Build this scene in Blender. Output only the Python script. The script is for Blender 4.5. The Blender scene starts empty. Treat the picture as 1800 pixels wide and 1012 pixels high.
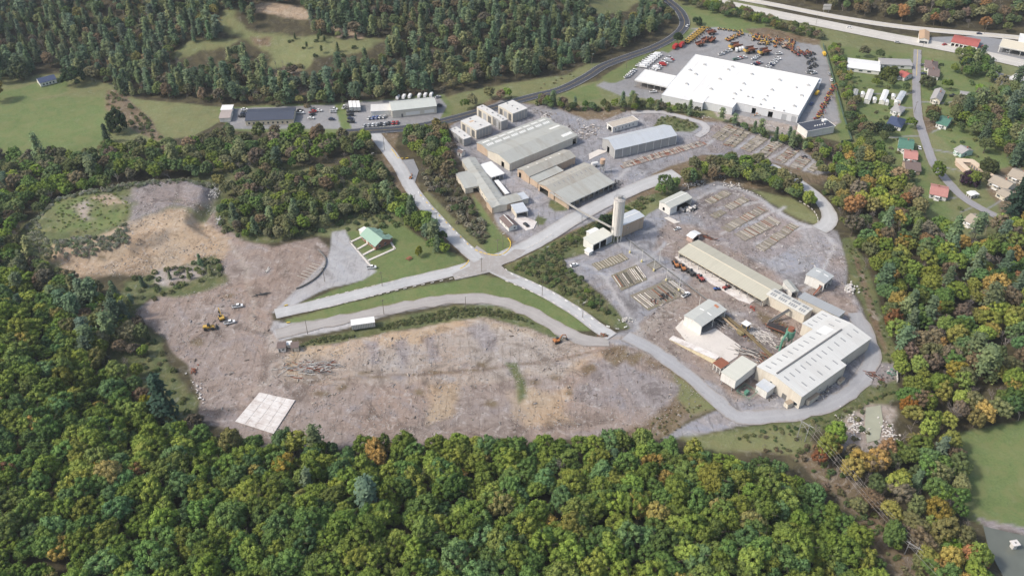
import bpy, math, random
import numpy as np
from mathutils import Vector, Matrix

random.seed(7)
RNG = np.random.default_rng(7)
S = bpy.context.scene
COL = S.collection

# ------------------------------------------------------------------ camera, sky, sun, exposure
CAM_H, FPX, PITCH = 285.0, 1550.0, math.radians(38.0)
cam_d = bpy.data.cameras.new("camera")
cam = bpy.data.objects.new("camera", cam_d)
COL.objects.link(cam)
cam.location = (0, 0, CAM_H)
cam.rotation_euler = (math.pi / 2 - PITCH, 0, 0)
cam_d.sensor_width = 36.0
cam_d.lens = FPX / 1800 * 36.0
cam_d.clip_start = 1.0
cam_d.clip_end = 8000.0
S.camera = cam

SUN_ELEV, SUN_AZ = math.radians(46), math.radians(-102)   # azimuth from +Y (view direction), negative = to the left
world = bpy.data.worlds.new("World")
S.world = world
world.use_nodes = True
wt = world.node_tree
sky = wt.nodes.new("ShaderNodeTexSky")
sky.sky_type = 'NISHITA'
sky.sun_disc = False
sky.sun_elevation = SUN_ELEV
sky.sun_rotation = SUN_AZ
sky.air_density = 1.4
sky.dust_density = 4.0
sky.ozone_density = 1.0
bg = wt.nodes["Background"]
bg.inputs["Strength"].default_value = 0.145
wt.links.new(sky.outputs[0], bg.inputs[0])

sun_d = bpy.data.lights.new("sun", 'SUN')
sun_d.energy = 2.5
sun_d.angle = math.radians(7)
sun_d.color = (1.0, 0.95, 0.87)
sun = bpy.data.objects.new("sun", sun_d)
COL.objects.link(sun)
sd = Vector((math.sin(SUN_AZ) * math.cos(SUN_ELEV), math.cos(SUN_AZ) * math.cos(SUN_ELEV), math.sin(SUN_ELEV)))
sun.rotation_euler = sd.to_track_quat('Z', 'Y').to_euler()
sun.location = (-200, 300, 400)

S.view_settings.view_transform = 'Standard'
S.view_settings.look = 'None'
S.view_settings.gamma = 1.0
S.view_settings.use_curve_mapping = False
S.view_settings.exposure = 0.32
S.cycles.max_bounces = 5
S.cycles.diffuse_bounces = 2
S.cycles.glossy_bounces = 2
S.cycles.transparent_max_bounces = 4
S.cycles.volume_bounces = 0
S.cycles.use_denoising = True

# ------------------------------------------------------------------ terrain heights (metres, valley floor = 0)
def flat(px, py, z=0.0):
    """pixel of the 1800 px photograph -> world point on the level z (used only to survey where things stand)"""
    u, v = (px - 900) / FPX, (py - 506) / FPX
    t = (CAM_H - z) / (math.sin(PITCH) + v * math.cos(PITCH))
    return (u * t, (math.cos(PITCH) - v * math.sin(PITCH)) * t)

def seg_dist(X, Y, pts, closed=False):
    d = np.full(np.shape(X), 1e9)
    n = len(pts)
    for i in range(n if closed else n - 1):
        ax, ay = pts[i]
        bx, by = pts[(i + 1) % n]
        dx, dy = bx - ax, by - ay
        L = dx * dx + dy * dy + 1e-9
        t = np.clip(((X - ax) * dx + (Y - ay) * dy) / L, 0, 1)
        d = np.minimum(d, np.hypot(X - ax - t * dx, Y - ay - t * dy))
    return d

def inside(X, Y, pts):
    c = np.zeros(np.shape(X), bool)
    n = len(pts)
    for i in range(n):
        ax, ay = pts[i]
        bx, by = pts[(i + 1) % n]
        if ay == by:
            continue
        k = ((ay > Y) != (by > Y)) & (X < (bx - ax) * (Y - ay) / (by - ay) + ax)
        c ^= k
    return c

def W(poly, z=0.0):
    return [flat(x, y, z) for x, y in poly]

RIDGE = W([(-500, 440), (-150, 455), (0, 480), (100, 540), (190, 610), (240, 690), (300, 750), (400, 790), (650, 795), (900, 795),
           (1130, 795), (1230, 815), (1380, 835), (1420, 880), (1480, 960), (1520, 1040), (1560, 1250), (700, 1500), (-900, 1400), (-900, 440)])
NORTH = W([(-700, 190), (-100, 140), (110, 110), (190, 120), (215, 155), (530, 188), (680, 172), (800, 150), (980, 125), (1060, 85), (1150, 45), (1140, 0)]) + \
    [(250, 1500), (250, 2600), (-1600, 2600), (-1600, 900)]
NEAST = W([(1250, -35), (1380, -2), (1500, 25), (1640, 45), (1820, 62), (2100, 90)]) + [(1500, 900), (1500, 2600), (270, 2600), (270, 1500)]
MOUND = W([(45, 402), (95, 352), (160, 338), (240, 322), (340, 317), (384, 335), (372, 372), (352, 398), (380, 425), (300, 425), (232, 455), (160, 460), (95, 470), (60, 435)])

def smooth(t):
    t = np.clip(t, 0, 1)
    return t * t * (3 - 2 * t)

def wob(X, Y, s, ph=0.0):
    return (np.sin(X / s + 1.3 * np.sin(Y / s * .7 + ph)) + np.sin(Y / s * 1.1 + 1.7 * np.sin(X / s * .6 + ph * 2) + ph)) * .5

def height(X, Y):
    X = np.asarray(X, float)
    Y = np.asarray(Y, float)
    h = np.zeros(X.shape)
    i1 = inside(X, Y, RIDGE)
    d = np.where(i1, seg_dist(X, Y, RIDGE, True), 0)
    h += np.where(i1, 30 * (1 - np.exp(-d / 75.0)) * smooth(d / 30) + 1.8 * wob(X, Y, 22) * smooth(d / 40), 0)
    i2 = inside(X, Y, NORTH)
    d = np.where(i2, seg_dist(X, Y, NORTH[:12]), 0)
    h += np.where(i2, .20 * d * smooth(d / 60) + (7 * wob(X, Y, 60, 1) + 3 * wob(X, Y, 23, 2)) * smooth(d / 120), 0)
    i3 = inside(X, Y, NEAST)
    d = np.where(i3, seg_dist(X, Y, NEAST[:6]), 0)
    h += np.where(i3, .45 * d * smooth(d / 15) + 5 * wob(X, Y, 50, 3) * smooth(d / 80), 0)
    i4 = inside(X, Y, MOUND)
    d = np.where(i4, seg_dist(X, Y, MOUND, True), 0)
    h += np.where(i4, 5.0 * smooth(d / 9) + .6 * wob(X, Y, 6, 4) * smooth(d / 9), 0)
    return h

def G(px, py, dz=0.0):
    """pixel -> world point on the terrain (dz above it)"""
    u, v = (px - 900) / FPX, (py - 506) / FPX
    den = math.sin(PITCH) + v * math.cos(PITCH)
    tmax = (CAM_H + 2) / den if den > .1 else 3000
    t = np.linspace(min(150, tmax * .5), tmax, 500)
    X, Y, Z = u * t, (math.cos(PITCH) - v * math.sin(PITCH)) * t, CAM_H - den * t
    hh = height(X, Y) + dz
    k = np.argmax(Z <= hh)
    if Z[k] > hh[k]:
        k = len(t) - 1
    if k > 0:
        a, b = Z[k - 1] - hh[k - 1], hh[k] - Z[k]
        f = a / (a + b + 1e-9)
    else:
        f = 0
        k = 1
    tt = t[k - 1] + f * (t[k] - t[k - 1])
    x, y = u * tt, (math.cos(PITCH) - v * math.sin(PITCH)) * tt
    return Vector((x, y, float(height(x, y))))

def project(X, Y, Z):
    cp, sp = math.cos(PITCH), math.sin(PITCH)
    dep = Y * cp + (CAM_H - Z) * sp
    up = Y * sp - (CAM_H - Z) * cp
    return 900 + FPX * X / dep, 506 - FPX * up / dep, dep

# ------------------------------------------------------------------ materials
MATS = {}
def nt(name):
    m = bpy.data.materials.new(name)
    m.use_nodes = True
    t = m.node_tree
    return m, t, t.nodes["Principled BSDF"]

def N(t, kind, **kw):
    n = t.nodes.new("ShaderNode" + kind)
    for k, v in kw.items():
        if k in n.inputs.keys() and not hasattr(n, k):
            n.inputs[k].default_value = v
        elif hasattr(n, k):
            setattr(n, k, v)
        else:
            n.inputs[k].default_value = v
    return n

def mixc(t, fac, a, b, blend='MIX'):
    n = t.nodes.new("ShaderNodeMix")
    n.data_type = 'RGBA'
    n.blend_type = blend
    for s, v in ((0, fac), (6, a), (7, b)):
        if isinstance(v, (int, float)):
            n.inputs[s].default_value = v
        elif isinstance(v, tuple):
            n.inputs[s].default_value = (*v, 1) if len(v) == 3 else v
        else:
            t.links.new(v, n.inputs[s])
    return n.outputs[2]

def ramp(t, src, stops):
    r = t.nodes.new("ShaderNodeValToRGB")
    e = r.color_ramp.elements
    while len(e) < len(stops):
        e.new(.5)
    for i, (p, c) in enumerate(stops):
        e[i].position = p
        e[i].color = (c, c, c, 1) if isinstance(c, (int, float)) else (*c, 1)
    t.links.new(src, r.inputs[0])
    return r.outputs[0]

def noise(t, vec, scale, detail=4, rough=.6, dist=0.0):
    n = t.nodes.new("ShaderNodeTexNoise")
    n.inputs['Scale'].default_value = scale
    n.inputs['Detail'].default_value = detail
    n.inputs['Roughness'].default_value = rough
    n.inputs['Distortion'].default_value = dist
    t.links.new(vec, n.inputs['Vector'])
    return n.outputs['Fac']

def mapping(t, vec, scale=(1, 1, 1), rot=(0, 0, 0)):
    n = t.nodes.new("ShaderNodeMapping")
    n.inputs['Scale'].default_value = scale
    n.inputs['Rotation'].default_value = rot
    t.links.new(vec, n.inputs[0])
    return n.outputs[0]

def mat(name, col, rough=.75, var=.18, scale=.35, ribs=None, dirt=0.0, dirt_col=(.22, .17, .12), metal=0.0, streak=None):
    """painted / weathered surface. ribs=(axis, pitch) panel seams as fine relief; dirt 0..1 = amount of stains"""
    if name in MATS:
        return MATS[name]
    m, t, b = nt(name)
    tc = t.nodes.new("ShaderNodeTexCoord").outputs['Object']
    n1 = noise(t, tc, scale, 5, .65)
    n2 = noise(t, tc, scale * 9, 3, .6)
    lo = tuple(c * (1 - var) for c in col)
    hi = tuple(min(c * (1 + var * .7), .9) for c in col)
    c = mixc(t, n1, lo, hi)
    c = mixc(t, mixc_fac(t, n2, .42, .62, .35), c, tuple(x * (1 - var * 1.2) for x in col))
    if dirt:
        v = mapping(t, tc, streak) if streak else tc
        n3 = noise(t, v, scale * 2.2, 6, .7, .6)
        c = mixc(t, mixc_fac(t, n3, .56 - dirt * .16, .78 - dirt * .1, min(1, .35 + dirt)), c, dirt_col)
    if ribs:
        ax, pitch = ribs
        sep = t.nodes.new("ShaderNodeSeparateXYZ")
        t.links.new(tc, sep.inputs[0])
        w = N(t, "Math", operation='MULTIPLY')
        w.inputs[1].default_value = 1 / pitch
        if ax == 'xy':
            sm = N(t, "Math", operation='ADD')
            t.links.new(sep.outputs[0], sm.inputs[0])
            t.links.new(sep.outputs[1], sm.inputs[1])
            t.links.new(sm.outputs[0], w.inputs[0])
        else:
            t.links.new(sep.outputs[ax], w.inputs[0])
        fr = N(t, "Math", operation='FRACT')
        t.links.new(w.outputs[0], fr.inputs[0])
        rr = ramp(t, fr.outputs[0], [(0, 0.0), (.06, 1.0), (.94, 1.0), (1, 0.0)])
        fl = N(t, "Math", operation='FLOOR')
        t.links.new(w.outputs[0], fl.inputs[0])
        wn = t.nodes.new("ShaderNodeTexWhiteNoise")
        wn.noise_dimensions = '1D'
        t.links.new(fl.outputs[0], wn.inputs['W'])
        c = mixc(t, mixc_fac(t, wn.outputs['Value'], 0, 1, .16), c, tuple(x * .72 for x in col))
        c = mixc(t, mixc_fac(t, rr, 1, 0, .45), c, tuple(x * .6 for x in col))
        bp = t.nodes.new("ShaderNodeBump")
        bp.inputs['Strength'].default_value = .35
        bp.inputs['Distance'].default_value = .08
        t.links.new(rr, bp.inputs['Height'])
        t.links.new(bp.outputs[0], b.inputs['Normal'])
    t.links.new(c, b.inputs['Base Color'])
    b.inputs['Roughness'].default_value = rough
    b.inputs['Metallic'].default_value = metal
    b.inputs['Specular IOR Level'].default_value = .3
    MATS[name] = m
    return m

def mixc_fac(t, src, a, b, top):
    n = t.nodes.new("ShaderNodeMapRange")
    n.inputs[1].default_value = a
    n.inputs[2].default_value = b
    n.inputs[3].default_value = 0
    n.inputs[4].default_value = top
    t.links.new(src, n.inputs[0])
    return n.outputs[0]

# ------------------------------------------------------------------ mesh helpers
class MB:
    def __init__(self):
        self.v, self.f, self.m = [], [], []
    def add(self, vs, fs, mi=0):
        o = len(self.v)
        self.v += [tuple(p) for p in vs]
        self.f += [tuple(i + o for i in f) for f in fs]
        self.m += [mi] * len(fs)
        return self
    def box(self, x0, x1, y0, y1, z0, z1, mi=0):
        vs = [(x0, y0, z0), (x1, y0, z0), (x1, y1, z0), (x0, y1, z0), (x0, y0, z1), (x1, y0, z1), (x1, y1, z1), (x0, y1, z1)]
        return self.add(vs, [(0, 3, 2, 1), (4, 5, 6, 7), (0, 1, 5, 4), (1, 2, 6, 5), (2, 3, 7, 6), (3, 0, 4, 7)], mi)
    def hexa(self, lo, hi, mi=0):
        """lo, hi: four points each (counter-clockwise)"""
        return self.add(list(lo) + list(hi), [(0, 3, 2, 1), (4, 5, 6, 7), (0, 1, 5, 4), (1, 2, 6, 5), (2, 3, 7, 6), (3, 0, 4, 7)], mi)
    def tube(self, a, b, r, r2=None, n=8, mi=0):
        a, b = Vector(a), Vector(b)
        d = (b - a).normalized()
        s = d.orthogonal().normalized()
        q = d.cross(s)
        r2 = r if r2 is None else r2
        vs = [a + (s * math.cos(2 * math.pi * i / n) + q * math.sin(2 * math.pi * i / n)) * r for i in range(n)] + \
             [b + (s * math.cos(2 * math.pi * i / n) + q * math.sin(2 * math.pi * i / n)) * r2 for i in range(n)]
        fs = [(i, (i + 1) % n, n + (i + 1) % n, n + i) for i in range(n)] + [tuple(range(n - 1, -1, -1)), tuple(range(n, 2 * n))]
        return self.add(vs, fs, mi)
    def beam(self, a, b, w, h, mi=0):
        a, b = Vector(a), Vector(b)
        d = (b - a).normalized()
        s = d.cross(Vector((0, 0, 1)))
        s = s.normalized() if s.length > 1e-3 else Vector((1, 0, 0))
        u = s.cross(d).normalized()
        lo = [a - s * w / 2 - u * h / 2, b - s * w / 2 - u * h / 2, b + s * w / 2 - u * h / 2, a + s * w / 2 - u * h / 2]
        return self.hexa(lo, [p + u * h for p in lo], mi)
    def mesh(self, name, mats):
        me = bpy.data.meshes.new(name)
        me.from_pydata(self.v, [], self.f)
        for m in (mats if isinstance(mats, (list, tuple)) else [mats]):
            me.materials.append(m)
        if any(self.m):
            me.polygons.foreach_set('material_index', self.m)
        me.update()
        return me

def obj(name, data, parent=None, kind=None, label=None, cat=None, group=None, loc=None, rz=None):
    o = bpy.data.objects.new(name, data)
    COL.objects.link(o)
    if parent is not None:
        o.parent = parent
    if loc is not None:
        o.location = loc
    if rz is not None:
        o.rotation_euler = (0, 0, rz)
    if kind:
        o['kind'] = kind
    if label:
        o['label'] = label
    if cat:
        o['category'] = cat
    if group:
        o['group'] = group
    return o

def thing(name, label, cat, loc=(0, 0, 0), rz=0.0, group=None):
    return obj(name, None, label=label, cat=cat, group=group, loc=loc, rz=rz)

def copy_tree(root, loc=None, rz=None, label=None, group=None, scale=None):
    r = root.copy()
    COL.objects.link(r)
    if loc is not None:
        r.location = loc
    if rz is not None:
        r.rotation_euler = (0, 0, rz)
    if scale is not None:
        r.scale = (scale,) * 3 if isinstance(scale, (int, float)) else scale
    if label:
        r['label'] = label
    if group:
        r['group'] = group
    for ch in list(root.children):
        c = ch.copy()
        COL.objects.link(c)
        c.parent = r
        for g in list(ch.children):
            e = g.copy()
            COL.objects.link(e)
            e.parent = c
    return r
# ------------------------------------------------------------------ the ground: one fan-shaped sheet that follows the terrain, split by kind of ground
C_FLOOR, C_LAWN, C_GRASS, C_WEED, C_MAUVE, C_OCHRE, C_GRAVEL, C_LIGHT, C_ASPH, C_BROWN, C_GREYRUB, C_TAN = range(12)
CLS = [  # name, albedo, grassiness, speckle
    ("forest_floor", (.060, .052, .033), .6, .3), ("lawn", (.130, .172, .066), .85, .15), ("grass_verge", (.165, .180, .085), .9, .3),
    ("scrub_ground", (.105, .125, .055), 1, .6), ("dirt_field", (.268, .222, .200), 0, 1), ("clay_ground", (.370, .290, .210), 0, 1),
    ("gravel_yard", (.255, .255, .275), 0, 1), ("gravel_drive", (.370, .370, .385), 0, .6), ("asphalt_lot", (.250, .250, .260), 0, .3),
    ("brown_verge", (.165, .125, .085), .5, .9), ("rubble_ground", (.245, .220, .220), 0, 1), ("dirt_lot", (.325, .285, .255), 0, 1)]
P = []   # (class, polygon in photograph pixels, edge wobble in metres)
def A(c, poly, w=2.0):
    P.append((c, poly, w))
# far fields and hill meadows
A(C_GRASS, [(-250, 150), (120, 128), (215, 150), (300, 245), (200, 270), (-250, 330)], 3)
A(C_LAWN, [(-300, 180), (60, 176), (120, 168), (184, 173), (198, 232), (178, 262), (-20, 290), (-300, 300)], 2)
A(C_LAWN, [(-300, 165), (-20, 160), (35, 155), (62, 146), (97, 138), (112, 128), (122, 160), (60, 174), (-20, 182), (-300, 190)], 2)
A(C_BROWN, [(185, 160), (215, 158), (262, 205), (292, 243), (275, 248), (232, 225), (190, 190)], 3)
A(C_GRASS, [(222, 172), (300, 180), (388, 187), (386, 215), (340, 238), (292, 245), (262, 205)], 1)
A(C_GRASS, [(385, 22), (412, 14), (432, 45), (470, 58), (540, 62), (600, 70), (690, 68), (664, 86), (560, 100), (530, 125), (484, 122), (470, 92), (430, 74), (385, 50)], 6)
A(C_GRASS, [(310, 88), (330, 72), (370, 68), (420, 72), (400, 86), (350, 90), (315, 100), (285, 98)], 4)
A(C_OCHRE, [(446, 10), (470, 5), (532, 12), (548, 36), (505, 32), (470, 26), (450, 22)], 3)
A(C_OCHRE, [(578, 44), (600, 48), (640, 60), (640, 70), (590, 66)], 4)
A(C_BROWN, [(440, 66), (478, 66), (476, 80), (445, 80)], 4)
A(C_BROWN, [(478, 118), (530, 118), (530, 182), (482, 176)], 4)
A(C_GRASS, [(1030, -20), (1140, -20), (1100, 20), (1060, 24), (1045, 20)], 4)
A(C_GRASS, [(775, 172), (860, 152), (1000, 130), (1035, 112), (1062, 112), (985, 160), (945, 176), (930, 190), (880, 188), (860, 178), (800, 205)], 3)
# far lots
A(C_LAWN, [(380, 188), (640, 178), (780, 165), (800, 190), (780, 225), (600, 240), (400, 228)], 2)
A(C_ASPH, [(400, 191), (588, 183), (600, 226), (400, 226)], .3)
A(C_ASPH, [(606, 181), (772, 170), (786, 186), (770, 216), (618, 227)], .3)
A(C_BROWN, [(640, 230), (705, 228), (690, 260), (730, 300), (740, 340), (800, 420), (835, 450), (820, 455), (760, 400), (700, 340), (680, 290)], 2)
# village, highway surroundings
A(C_GRASS, [(1150, -40), (1260, -20), (1420, 38), (1620, 66), (1800, 88), (2100, 140), (2100, 420), (1800, 420), (1690, 420), (1640, 380), (1560, 300), (1500, 255), (1440, 240),
            (1380, 250), (1280, 220), (1230, 215), (1190, 200), (1090, 192), (960, 190), (925, 182), (1050, 140), (1200, 50)], 2)
A(C_LAWN, [(1180, 8), (1260, 18), (1380, 52), (1440, 70), (1400, 72), (1330, 58), (1240, 50), (1218, 30)], 2)
A(C_BROWN, [(1310, 50), (1350, 48), (1440, 70), (1440, 80), (1380, 74), (1330, 64)], 2)
A(C_LAWN, [(1466, 80), (1600, 95), (1606, 240), (1640, 330), (1675, 370), (1690, 420), (1640, 400), (1570, 300), (1520, 240), (1470, 140)], 3)
A(C_LAWN, [(1616, 100), (1720, 110), (1760, 170), (1800, 200), (1800, 320), (1700, 290), (1640, 230), (1618, 170)], 3)
A(C_BROWN, [(1620, 205), (1640, 200), (1650, 222), (1630, 240)], 2)
A(C_BROWN, [(1735, 300), (1800, 290), (1800, 380), (1750, 370)], 3)
A(C_LAWN, [(1453, 95), (1462, 95), (1497, 248), (1478, 250), (1470, 210), (1452, 190)], 1)
A(C_GREYRUB, [(1436, 95), (1452, 92), (1478, 215), (1462, 225), (1420, 230), (1446, 140)], 1)
# lots of the white warehouse
A(C_ASPH, [(1048, 150), (1110, 112), (1160, 92), (1205, 62), (1215, 50), (1262, 48), (1330, 62), (1440, 80), (1452, 95), (1460, 150), (1478, 215), (1440, 225), (1400, 232), (1240, 190), (1150, 175), (1090, 168)], .8)
A(C_LAWN, [(1057, 135), (1130, 95), (1150, 94), (1128, 112), (1096, 140), (1080, 146), (1064, 144)], .6)
A(C_LAWN, [(990, 165), (1045, 146), (1060, 172), (1010, 178)], 1)
A(C_LAWN, [(1160, 88), (1200, 60), (1212, 52), (1222, 52), (1190, 82), (1175, 94)], .6)
A(C_TAN, [(1250, 192), (1402, 222), (1470, 215), (1460, 232), (1405, 245), (1330, 222), (1260, 205)], 1)
# north-east works yard
A(C_BROWN, [(780, 215), (870, 172), (930, 180), (1010, 185), (1100, 188), (1240, 205), (1320, 220), (1420, 255), (1480, 300), (1440, 320), (1200, 335), (900, 470), (820, 330), (790, 270)], 3)
A(C_GRAVEL, [(790, 222), (860, 186), (880, 176), (925, 183), (955, 180), (1010, 204), (1060, 212), (1100, 195), (1170, 195), (1236, 214), (1300, 218), (1400, 255), (1462, 302), (1436, 306),
             (1330, 278), (1230, 272), (1150, 305), (1110, 345), (1050, 385), (965, 425), (920, 445), (885, 440), (905, 425), (878, 402), (850, 345), (818, 300), (800, 262)], 1.5)
A(C_WEED, [(1160, 206), (1186, 205), (1222, 216), (1230, 224), (1215, 232), (1190, 230), (1150, 222)], 1.5)
A(C_BROWN, [(1013, 202), (1060, 190), (1100, 190), (1060, 205), (1030, 212)], 1.5)
A(C_GREYRUB, [(1225, 242), (1262, 212), (1400, 258), (1440, 300), (1330, 278), (1250, 268)], 3)
A(C_WEED, [(968, 350), (1000, 362), (994, 370), (975, 370), (964, 362)], 1)
A(C_WEED, [(945, 378), (962, 384), (955, 396), (938, 392)], .6)
A(C_LAWN, [(830, 338), (850, 370), (880, 410), (896, 424), (890, 444), (862, 448), (846, 432), (862, 415), (838, 375)], 1)
A(C_GRASS, [(735, 345), (790, 402), (840, 440), (860, 448), (850, 430), (800, 385), (750, 335)], .8)
A(C_LAWN, [(855, 440), (896, 428), (898, 440), (880, 449), (862, 450)], .5)
# west wood floor, spoil mound, dirt areas
A(C_WEED, [(100, 352), (240, 340), (330, 320), (400, 260), (560, 300), (640, 300), (690, 340), (720, 400), (560, 410), (460, 425), (400, 410), (300, 430), (90, 480), (30, 400)], 4)
A(C_MAUVE, [(232, 545), (280, 520), (400, 492), (385, 425), (358, 398), (378, 370), (388, 395), (425, 420), (480, 432), (560, 416), (585, 450), (560, 490), (520, 515), (480, 545), (478, 575), (500, 600), (530, 610),
            (600, 600), (720, 578), (850, 556), (930, 572), (985, 600), (1060, 602), (1110, 597), (1180, 640), (1256, 712), (1160, 768), (1000, 775), (760, 780), (560, 790), (460, 790), (350, 730), (335, 640)], 2)
A(C_OCHRE, [(92, 455), (120, 440), (250, 395), (330, 380), (380, 395), (400, 440), (395, 490), (330, 500), (270, 482), (200, 480), (120, 486), (92, 480)], 7)
A(C_GREYRUB, [(225, 335), (330, 318), (382, 330), (376, 368), (330, 380), (240, 400), (232, 370)], 13)
A(C_WEED, [(45, 402), (95, 352), (230, 335), (235, 395), (200, 420), (150, 440), (90, 445)], 9)
A(C_GRASS, [(82, 365), (130, 355), (225, 358), (232, 378), (215, 405), (150, 420), (100, 415)], 9)
for q in ([(85, 370), (130, 358), (165, 362), (150, 380), (110, 392), (90, 385)], [(165, 395), (205, 372), (225, 380), (212, 405), (170, 415)], [(100, 400), (140, 398), (150, 415), (110, 418)]):
    A(C_LAWN, q, 8)
A(C_TAN, [(130, 375), (160, 370), (170, 395), (140, 400)], 8)
A(C_OCHRE, [(160, 360), (200, 352), (225, 368), (195, 372)], 2)
A(C_WEED, [(270, 480), (310, 468), (375, 450), (392, 475), (398, 495), (330, 520), (270, 520), (240, 545), (200, 530), (210, 495)], 3)
A(C_TAN, [(275, 470), (350, 462), (372, 480), (300, 505), (272, 500)], 3)
A(C_WEED, [(230, 560), (270, 590), (300, 640), (345, 720), (300, 770), (200, 700), (150, 600)], 3)
A(C_WEED, [(180, 620), (240, 640), (330, 700), (345, 735), (300, 770), (190, 720)], 3)
# big graded field: ochre and grey bands
A(C_OCHRE, [(486, 640), (520, 610), (600, 602), (700, 582), (850, 558), (930, 574), (985, 606), (1040, 622), (1090, 620), (1010, 655), (800, 668), (700, 672), (560, 672), (500, 665)], 5)
A(C_TAN, [(520, 640), (640, 600), (850, 562), (930, 578), (1040, 620), (1060, 640), (960, 660), (820, 664), (700, 690), (560, 670)], 9)
A(C_OCHRE, [(700, 580), (800, 562), (830, 575), (720, 600), (650, 605)], 5)
A(C_OCHRE, [(755, 675), (800, 670), (800, 735), (760, 745)], 4)
A(C_OCHRE, [(900, 690), (1010, 680), (1010, 745), (930, 745)], 8)
A(C_GREYRUB, [(1040, 640), (1110, 625), (1200, 690), (1170, 730), (1060, 720), (1000, 690)], 6)
A(C_GREYRUB, [(695, 595), (715, 592), (720, 640), (702, 642)], 3)
A(C_GREYRUB, [(745, 590), (765, 588), (780, 632), (755, 636)], 3)
A(C_GREYRUB, [(820, 575), (860, 570), (880, 620), (850, 625)], 4)
A(C_GREYRUB, [(640, 600), (665, 598), (670, 640), (650, 645)], 3)
TR = [(500, 672), (560, 668), (640, 664), (720, 658), (800, 652), (880, 645), (960, 634), (1040, 620), (1085, 612)]
for (x0, y0), (x1, y1) in zip(TR[:-1], TR[1:]):
    A(C_MAUVE, [(x0, y0 - 3), (x1, y1 - 3), (x1, y1 + 4), (x0, y0 + 4)], 1.5)
    A(C_BROWN, [(x0 + 10, y0 - 1), (x1 - 6, y1 - .5), (x1, y1 + 1.5), (x0, y0 + 1.5)], 1.2)
for x0, y0, a_, b_ in ((640, 658, 16, 3), (700, 665, 14, 5), (760, 652, 12, 4), (815, 643, 9, 4), (850, 640, 14, 5), (905, 655, 16, 8), (600, 680, 12, 4), (980, 640, 8, 3), (935, 672, 8, 5), (972, 662, 10, 4), (1000, 690, 8, 5),
                       (560, 690, 16, 5), (650, 700, 9, 5), (740, 690, 10, 5), (620, 715, 14, 5), (860, 710, 12, 6), (690, 720, 12, 5), (1150, 575, 14, 5), (1165, 592, 12, 4), (460, 590, 10, 5), (350, 600, 12, 5), (400, 520, 12, 3), (1260, 395, 12, 4), (1340, 440, 12, 5), (1390, 470, 14, 6),
                       (1370, 480, 12, 6), (1300, 345, 8, 3), (1170, 430, 12, 4), (330, 470, 8, 3), (215, 440, 9, 3), (180, 455, 8, 3), (345, 385, 5, 3), (355, 400, 5, 3), (330, 392, 6, 3), (360, 370, 6, 3), (1120, 490, 7, 4), (1225, 565, 5, 3)):
    A(C_BROWN if (x0 + y0) % 3 else C_GREYRUB, [(x0 + a_ * math.cos(k), y0 + b_ * math.sin(k)) for k in (0, .8, 1.6, 2.4, 3.1, 3.9, 4.7, 5.5)], 2.5)
A(C_BROWN, [(1060, 622), (1095, 605), (1110, 620), (1090, 642), (1068, 635)], 2.5)
A(C_BROWN, [(1100, 625), (1125, 615), (1140, 620), (1115, 640)], 2.5)
A(C_BROWN, [(1018, 650), (1045, 640), (1050, 650), (1026, 658)], 2)
A(C_WEED, [(895, 640), (913, 640), (928, 700), (915, 705)], 2.5)
A(C_BROWN, [(1140, 620), (1150, 618), (1200, 655), (1262, 708), (1225, 728), (1170, 775), (1060, 775), (1120, 745), (1180, 712), (1195, 690)], 5)
A(C_GRASS, [(1180, 655), (1262, 712), (1222, 728), (1195, 705)], 3)
# lawns and verges of the crossing
A(C_LAWN, [(556, 412), (600, 395), (640, 382), (690, 378), (730, 412), (812, 452), (820, 466), (740, 490), (660, 506), (505, 542), (560, 520), (640, 490), (660, 476), (628, 436), (610, 410)], 1)
A(C_GRASS, [(556, 412), (600, 395), (640, 382), (690, 378), (700, 388), (640, 402), (585, 418)], 2)
A(C_LIGHT, [(584, 408), (608, 404), (618, 428), (650, 462), (664, 476), (640, 490), (560, 512), (500, 546), (478, 548), (530, 500), (575, 455)], 1)
A(C_LAWN, [(498, 562), (600, 535), (700, 512), (800, 492), (850, 484), (882, 488), (950, 518), (1010, 553), (1042, 582), (1000, 578), (940, 545), (880, 526), (800, 518), (700, 535), (600, 555), (508, 569)], .8)
A(C_GRASS, [(600, 552), (700, 530), (800, 514), (880, 522), (940, 541), (1000, 574), (1025, 582), (1000, 582), (940, 551), (880, 530), (800, 521), (700, 539), (600, 560)], 1)
A(C_LIGHT, [(480, 562), (510, 568), (600, 556), (700, 536), (800, 519), (880, 526), (950, 551), (1010, 588), (980, 592), (930, 562), (870, 537), (800, 532), (700, 548), (600, 578), (545, 588), (490, 600), (474, 580)], 1)
A(C_WEED, [(515, 612), (560, 592), (620, 580), (700, 556), (800, 536), (870, 536), (935, 552), (975, 578), (985, 598), (930, 574), (850, 556), (720, 576), (640, 592), (560, 606)], 1.5)
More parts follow.
